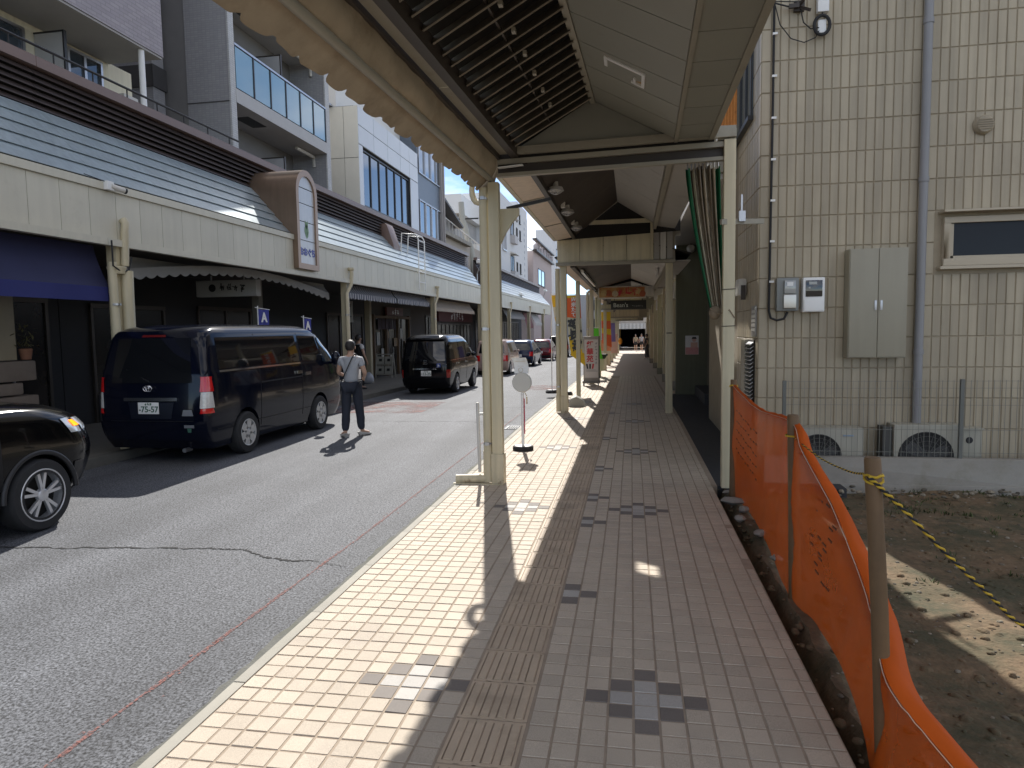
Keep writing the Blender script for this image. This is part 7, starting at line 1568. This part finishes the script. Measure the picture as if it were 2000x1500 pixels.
# ================================================================ PEOPLE
skinm = mat('skin', (.44, .27, .19), .5, var=.06, vscale=8); hairm = mat('dark_hair', (.022, .018, .016), .55, var=.3, vscale=40, bump=.6, bscale=120)
def skin_mesh(name, nodes, edges, sub=2):
    """continuous surface grown round a skeleton: nodes = {key: (pos, rx, ry)}"""
    ks = list(nodes); me = bpy.data.meshes.new(name); me.from_pydata([nodes[k][0] for k in ks], [(ks.index(a), ks.index(b)) for a, b in edges], [])
    ob = bpy.data.objects.new('tmp', me); COL.objects.link(ob); md = ob.modifiers.new('s', 'SKIN'); md.branch_smoothing = .3; md.use_smooth_shade = True
    for i, k in enumerate(ks):
        sv_ = me.skin_vertices[0].data[i]; sv_.radius = nodes[k][1:3]; sv_.use_root = (i == 0)
    m2 = ob.modifiers.new('ss', 'SUBSURF'); m2.levels = m2.render_levels = sub
    bpy.context.view_layer.update(); dg = bpy.context.evaluated_depsgraph_get(); out_ = bpy.data.meshes.new_from_object(ob.evaluated_get(dg))
    bpy.data.objects.remove(ob); bpy.data.meshes.remove(me); out_.name = name; out_.shade_smooth(); return out_
def person(label, loc, rz, h, pose, cols, group=None, hands=True, hair_long=0.0, sleeves=.55, vest=None, shoes=None):
    k = h/1.70; P = thing('person', label, 'person', loc, group, local=True, rz=rz)
    v = lambda x, y, z: (x*k, y*k, z*k); n = {}; e = []
    def add(key, p, r, r2=None, par=None):
        n[key] = (v(*p), r*k, (r2 or r)*k)
        if par: e.append((par, key))
    add('pel', (0, 0, .94), .125, .095); add('wai', (0, .005, 1.08), .115, .085, 'pel'); add('che', (0, -.005, 1.26), .135, .095, 'wai'); add('upc', (0, -.01, 1.37), .10, .075, 'che'); add('nek', (0, 0, 1.46), .052, .052, 'upc')
    add('jaw', (0, .025, 1.53), .058, .062, 'nek'); add('hed', (0, .015, 1.60), .076, .092, 'jaw'); add('top', (0, .005, 1.665), .058, .07, 'hed')
    for s, c in ((-1, 'l'), (1, 'r')):
        q = pose
        add('sh'+c, (s*.165, -.01, 1.375), .058, .055, 'upc'); add('el'+c, (s*q['el'+c][0], q['el'+c][1], q['el'+c][2]), .041, .041, 'sh'+c); add('wr'+c, (s*q['wr'+c][0], q['wr'+c][1], q['wr'+c][2]), .027, .027, 'el'+c)
        A_, B_ = Vector(n['el'+c][0])/k, Vector(n['wr'+c][0])/k; d = (B_-A_).normalized(); x_ = d.cross(Vector((s, .3, .2))).normalized()
        add('pa'+c, tuple(B_+d*.05), .034, .018, 'wr'+c)
        if hands:
            pb = B_+d*.085
            for f in range(4):
                o_ = x_*(.024-.016*f); L_ = (.030, .036, .034, .026)[f]; cu = d.cross(x_)*(.012*s)
                add('f%d%s' % (f, c), tuple(pb+o_), .0095, .0095, 'pa'+c); add('g%d%s' % (f, c), tuple(pb+o_+d*L_+cu*.5), .009, .009, 'f%d%s' % (f, c)); add('h%d%s' % (f, c), tuple(pb+o_+d*L_*1.8+cu*1.8), .0075, .0075, 'g%d%s' % (f, c))
            add('t0'+c, tuple(B_+d*.035+x_*.035), .011, .011, 'pa'+c); add('t1'+c, tuple(B_+d*.075+x_*.048), .0095, .0095, 't0'+c)
        add('hi'+c, (s*.085, 0, .90), .088, .088, 'pel'); add('kn'+c, (s*q['kn'+c][0], q['kn'+c][1], q['kn'+c][2]), .058, .058, 'hi'+c); add('an'+c, (s*q['an'+c][0], q['an'+c][1], q['an'+c][2]), .038, .038, 'kn'+c)
        ta = q.get('to'+c, 0); add('to'+c, (s*q['an'+c][0]+math.sin(ta)*.15, q['an'+c][1]+math.cos(ta)*.15, max(.04, q['an'+c][2]-.05)), .034, .026, 'an'+c)
    link_part(skin_mesh('body', n, e), 'body', cols.get('skin', skinm), P)
    def cloth(name, keys, eds, grow, mt, over=None):
        nn = {q: (n[q][0], n[q][1]+grow*k, n[q][2]+grow*k) for q in keys}
        for q, val in (over or {}).items(): nn[q] = val
        me = skin_mesh(name, nn, eds)
        for q in me.vertices: q.co = q.co+q.normal*(.009*k*noise.noise(Vector((q.co.x*13, q.co.y*13, q.co.z*8)))+.004*k*noise.noise(q.co*34))
        return link_part(me, name, mt, P)
    mid = lambda a, b, t: tuple(Vector(n[a][0]).lerp(Vector(n[b][0]), t))
    ov = {'sl': (mid('shl', 'ell', sleeves), .062*k, .060*k), 'sr': (mid('shr', 'elr', sleeves), .062*k, .060*k), 'hem': (v(0, -.005, .93), .155*k, .118*k), 'col': (mid('upc', 'nek', .75), .062*k, .062*k)}
    if not vest:
        cloth('shirt', ['che', 'wai', 'upc', 'shl', 'shr'], [('che', 'wai'), ('wai', 'hem'), ('che', 'upc'), ('upc', 'shl'), ('upc', 'shr'), ('shl', 'sl'), ('shr', 'sr'), ('upc', 'col')], .026, cols['top'], ov)
    else:
        cloth('shirt', ['upc', 'shl', 'shr', 'che'], [('upc', 'che'), ('upc', 'shl'), ('upc', 'shr'), ('shl', 'sl'), ('shr', 'sr'), ('upc', 'col')], .016, cols['top'], {q: ov[q] for q in ('sl', 'sr', 'col')})
        cloth('vest', ['che', 'wai', 'upc'], [('che', 'wai'), ('wai', 'hem'), ('che', 'upc')], .034, vest, {'hem': ov['hem']})
    low = {'cl': (mid('knl', 'anl', .97), .066*k, .068*k), 'cr': (mid('knr', 'anr', .97), .066*k, .068*k)}
    if cols.get('shorts'): low = {'cl': (mid('hil', 'knl', .75), .085*k, .085*k), 'cr': (mid('hir', 'knr', .75), .085*k, .085*k)}; ks_ = ['pel', 'hil', 'hir']; es_ = [('pel', 'hil'), ('pel', 'hir'), ('hil', 'cl'), ('hir', 'cr')]
    else: ks_ = ['pel', 'hil', 'hir', 'knl', 'knr']; es_ = [('pel', 'hil'), ('pel', 'hir'), ('hil', 'knl'), ('hir', 'knr'), ('knl', 'cl'), ('knr', 'cr')]
    cloth('trousers', ks_, es_, .026, cols['legs'], low)
    for s, c in ((-1, 'l'), (1, 'r')):
        a_ = Vector(n['an'+c][0]); t_ = Vector(n['to'+c][0]); d = (t_-a_); d.z = 0; d.normalize(); zf = max(0, a_.z-.085*k)
        nn = {'a': (tuple(a_-d*.02*k+Vector((0, 0, -.035*k))), .046*k, .042*k), 'h': (tuple(a_-d*.06*k+Vector((0, 0, -.05*k))), .036*k, .036*k), 'b': (tuple(a_+d*.09*k-Vector((0, 0, .052*k))), .045*k, .034*k), 'c': (tuple(a_+d*.18*k-Vector((0, 0, .058*k))), .036*k, .025*k)}
        sh = link_part(skin_mesh('shoe', nn, [('a', 'h'), ('a', 'b'), ('b', 'c')]), 'shoe', cols['shoe'], P)
    m = MB(); hc_ = Vector(n['hed'][0]); m.ball(hc_+Vector((0, -.012, .012))*k, .088*k, .106*k, .108*k, 20, 14)
    mm = MB(); keep = []
    for f in m.f:
        c = sum((Vector(m.v[i]) for i in f), Vector())/len(f)-hc_
        if c.y > .055*k and c.z < .058*k: continue
        if c.z < (-.075-hair_long)*k: continue
        if abs(c.x) > .055*k and c.z < -.01*k and c.y > -.03*k and not hair_long: continue
        keep.append(f)
    mm.v = [tuple(Vector(p)+Vector((1, 1, 1))*.004*k*noise.noise(Vector(p)*60)) for p in m.v]; mm.f = keep; mm.m = [0]*len(keep); mm.build('hair', cols.get('hair', hairm), P, smooth=60)
    for s in (-1, 1): m = MB(); m.ball(hc_+Vector((s*.084, 0, -.02))*k, .010*k, .020*k, .030*k, 10, 8); m.build('ear', cols.get('skin', skinm), P, smooth=60)
    m = MB(); m.ball(hc_+Vector((0, .108, -.02))*k, .013*k, .018*k, .024*k, 10, 8); m.build('nose', cols.get('skin', skinm), P, smooth=60)
    for s in (-1, 1): m = MB(); m.ball(hc_+Vector((s*.032, .092, .002))*k, .012*k, .006*k, .007*k, 8, 6); m.build('eye', black, P, smooth=60)
    m = MB(); m.ball(hc_+Vector((0, .090, -.058))*k, .024*k, .007*k, .006*k, 8, 6); m.build('mouth', mat('lip', (.3, .11, .09), .5), P, smooth=60)
    return P, n, k
greyshirt = mat('grey_polo', (.34, .35, .37), .8, var=.06, vscale=5); navyt = mat('dark_navy_trousers', (.018, .022, .035), .8, var=.12, vscale=5)
M_, nn_, kk = person('person in a grey polo shirt and dark trousers with a cross body strap', (-4.60, 10.72, -.12), .12, 1.60,
    {'ell': (.235, .02, 1.13), 'wrl': (.13, .21, 1.05), 'elr': (.25, .0, 1.12), 'wrr': (.17, .22, 1.04), 'knl': (.10, -.03, .50), 'anl': (.10, -.12, .085), 'knr': (.115, .05, .50), 'anr': (.14, .08, .085), 'tor': .95, 'tol': -.75},
    {'top': greyshirt, 'legs': navyt, 'shoe': mat('pale_grey_sneaker', (.42, .41, .39), .6, var=.1)})
m = MB(); m.tube([(x*kk, y*kk, z*kk) for x, y, z in ((.10, .06, 1.44), (.095, -.05, 1.475), (.06, -.125, 1.40), (-.02, -.152, 1.22), (-.10, -.140, 1.06), (-.165, -.06, .98), (-.18, .06, .95))], .010*kk, 8); m.build('bag_strap', black, M_, smooth=60)
m = MB(); m.box(-.22*kk, -.13*kk, .03*kk, .20*kk, .80*kk, 1.0*kk); m.build('shoulder_bag', black, M_, bevel=.02)
m = MB(); m.box(-.05*kk, .10*kk, .27*kk, .28*kk, 1.0*kk, 1.18*kk); m.build('handheld_sheet', white, M_)
person('person in a black vest and white shirt standing in shade behind the one in grey', (-8.02, 19.3, gz(19.3)), -.5, 1.62,
    {'ell': (.25, .0, 1.12), 'wrl': (.22, .12, .95), 'elr': (.27, -.02, 1.12), 'wrr': (.28, .08, .90), 'knl': (.09, .02, .50), 'anl': (.10, -.02, .085), 'knr': (.10, .03, .50), 'anr': (.12, .0, .085)},
    {'top': mat('white_shirt', (.55, .55, .55), .8, var=.05), 'legs': mat('black_trousers', (.012, .012, .014), .8), 'shoe': black}, vest=mat('black_vest', (.010, .010, .011), .8))
walk_ = {'ell': (.22, -.08, 1.14), 'wrl': (.22, .03, .93), 'elr': (.22, .08, 1.13), 'wrr': (.21, .20, .96), 'knl': (.09, .16, .52), 'anl': (.09, .18, .10), 'knr': (.09, -.05, .50), 'anr': (.09, -.30, .13)}
person('left walker of the far pair in a patterned beige top', (.42, 66.5, gz(66.5)), math.pi, 1.62, walk_, {'top': mat('beige_pattern', (.30, .25, .18), .8, var=.4, vscale=20), 'legs': mat('black_shorts', (.015, .015, .018), .8), 'shoe': white, 'shorts': True}, 'people walking at the crossing', hair_long=.05)
person('right walker of the far pair, pale grey top and black shorts', (.98, 67.2, gz(67.2)), math.pi-.1, 1.66, walk_, {'top': mat('pale_grey_top', (.36, .36, .38), .8), 'legs': mat('black_shorts', (.015, .015, .018), .8), 'shoe': white, 'shorts': True}, 'people walking at the crossing')
person('person in dark clothes standing by the right shop fronts deep in the arcade', (.98, 44.5, gz(44.5)), 1.4, 1.60, dict(walk_, anr=(.09, -.08, .09), anl=(.09, .06, .09), knl=(.09, .05, .5)), {'top': mat('charcoal_top', (.03, .03, .035), .8), 'legs': mat('grey_trousers', (.10, .10, .11), .8), 'shoe': white})
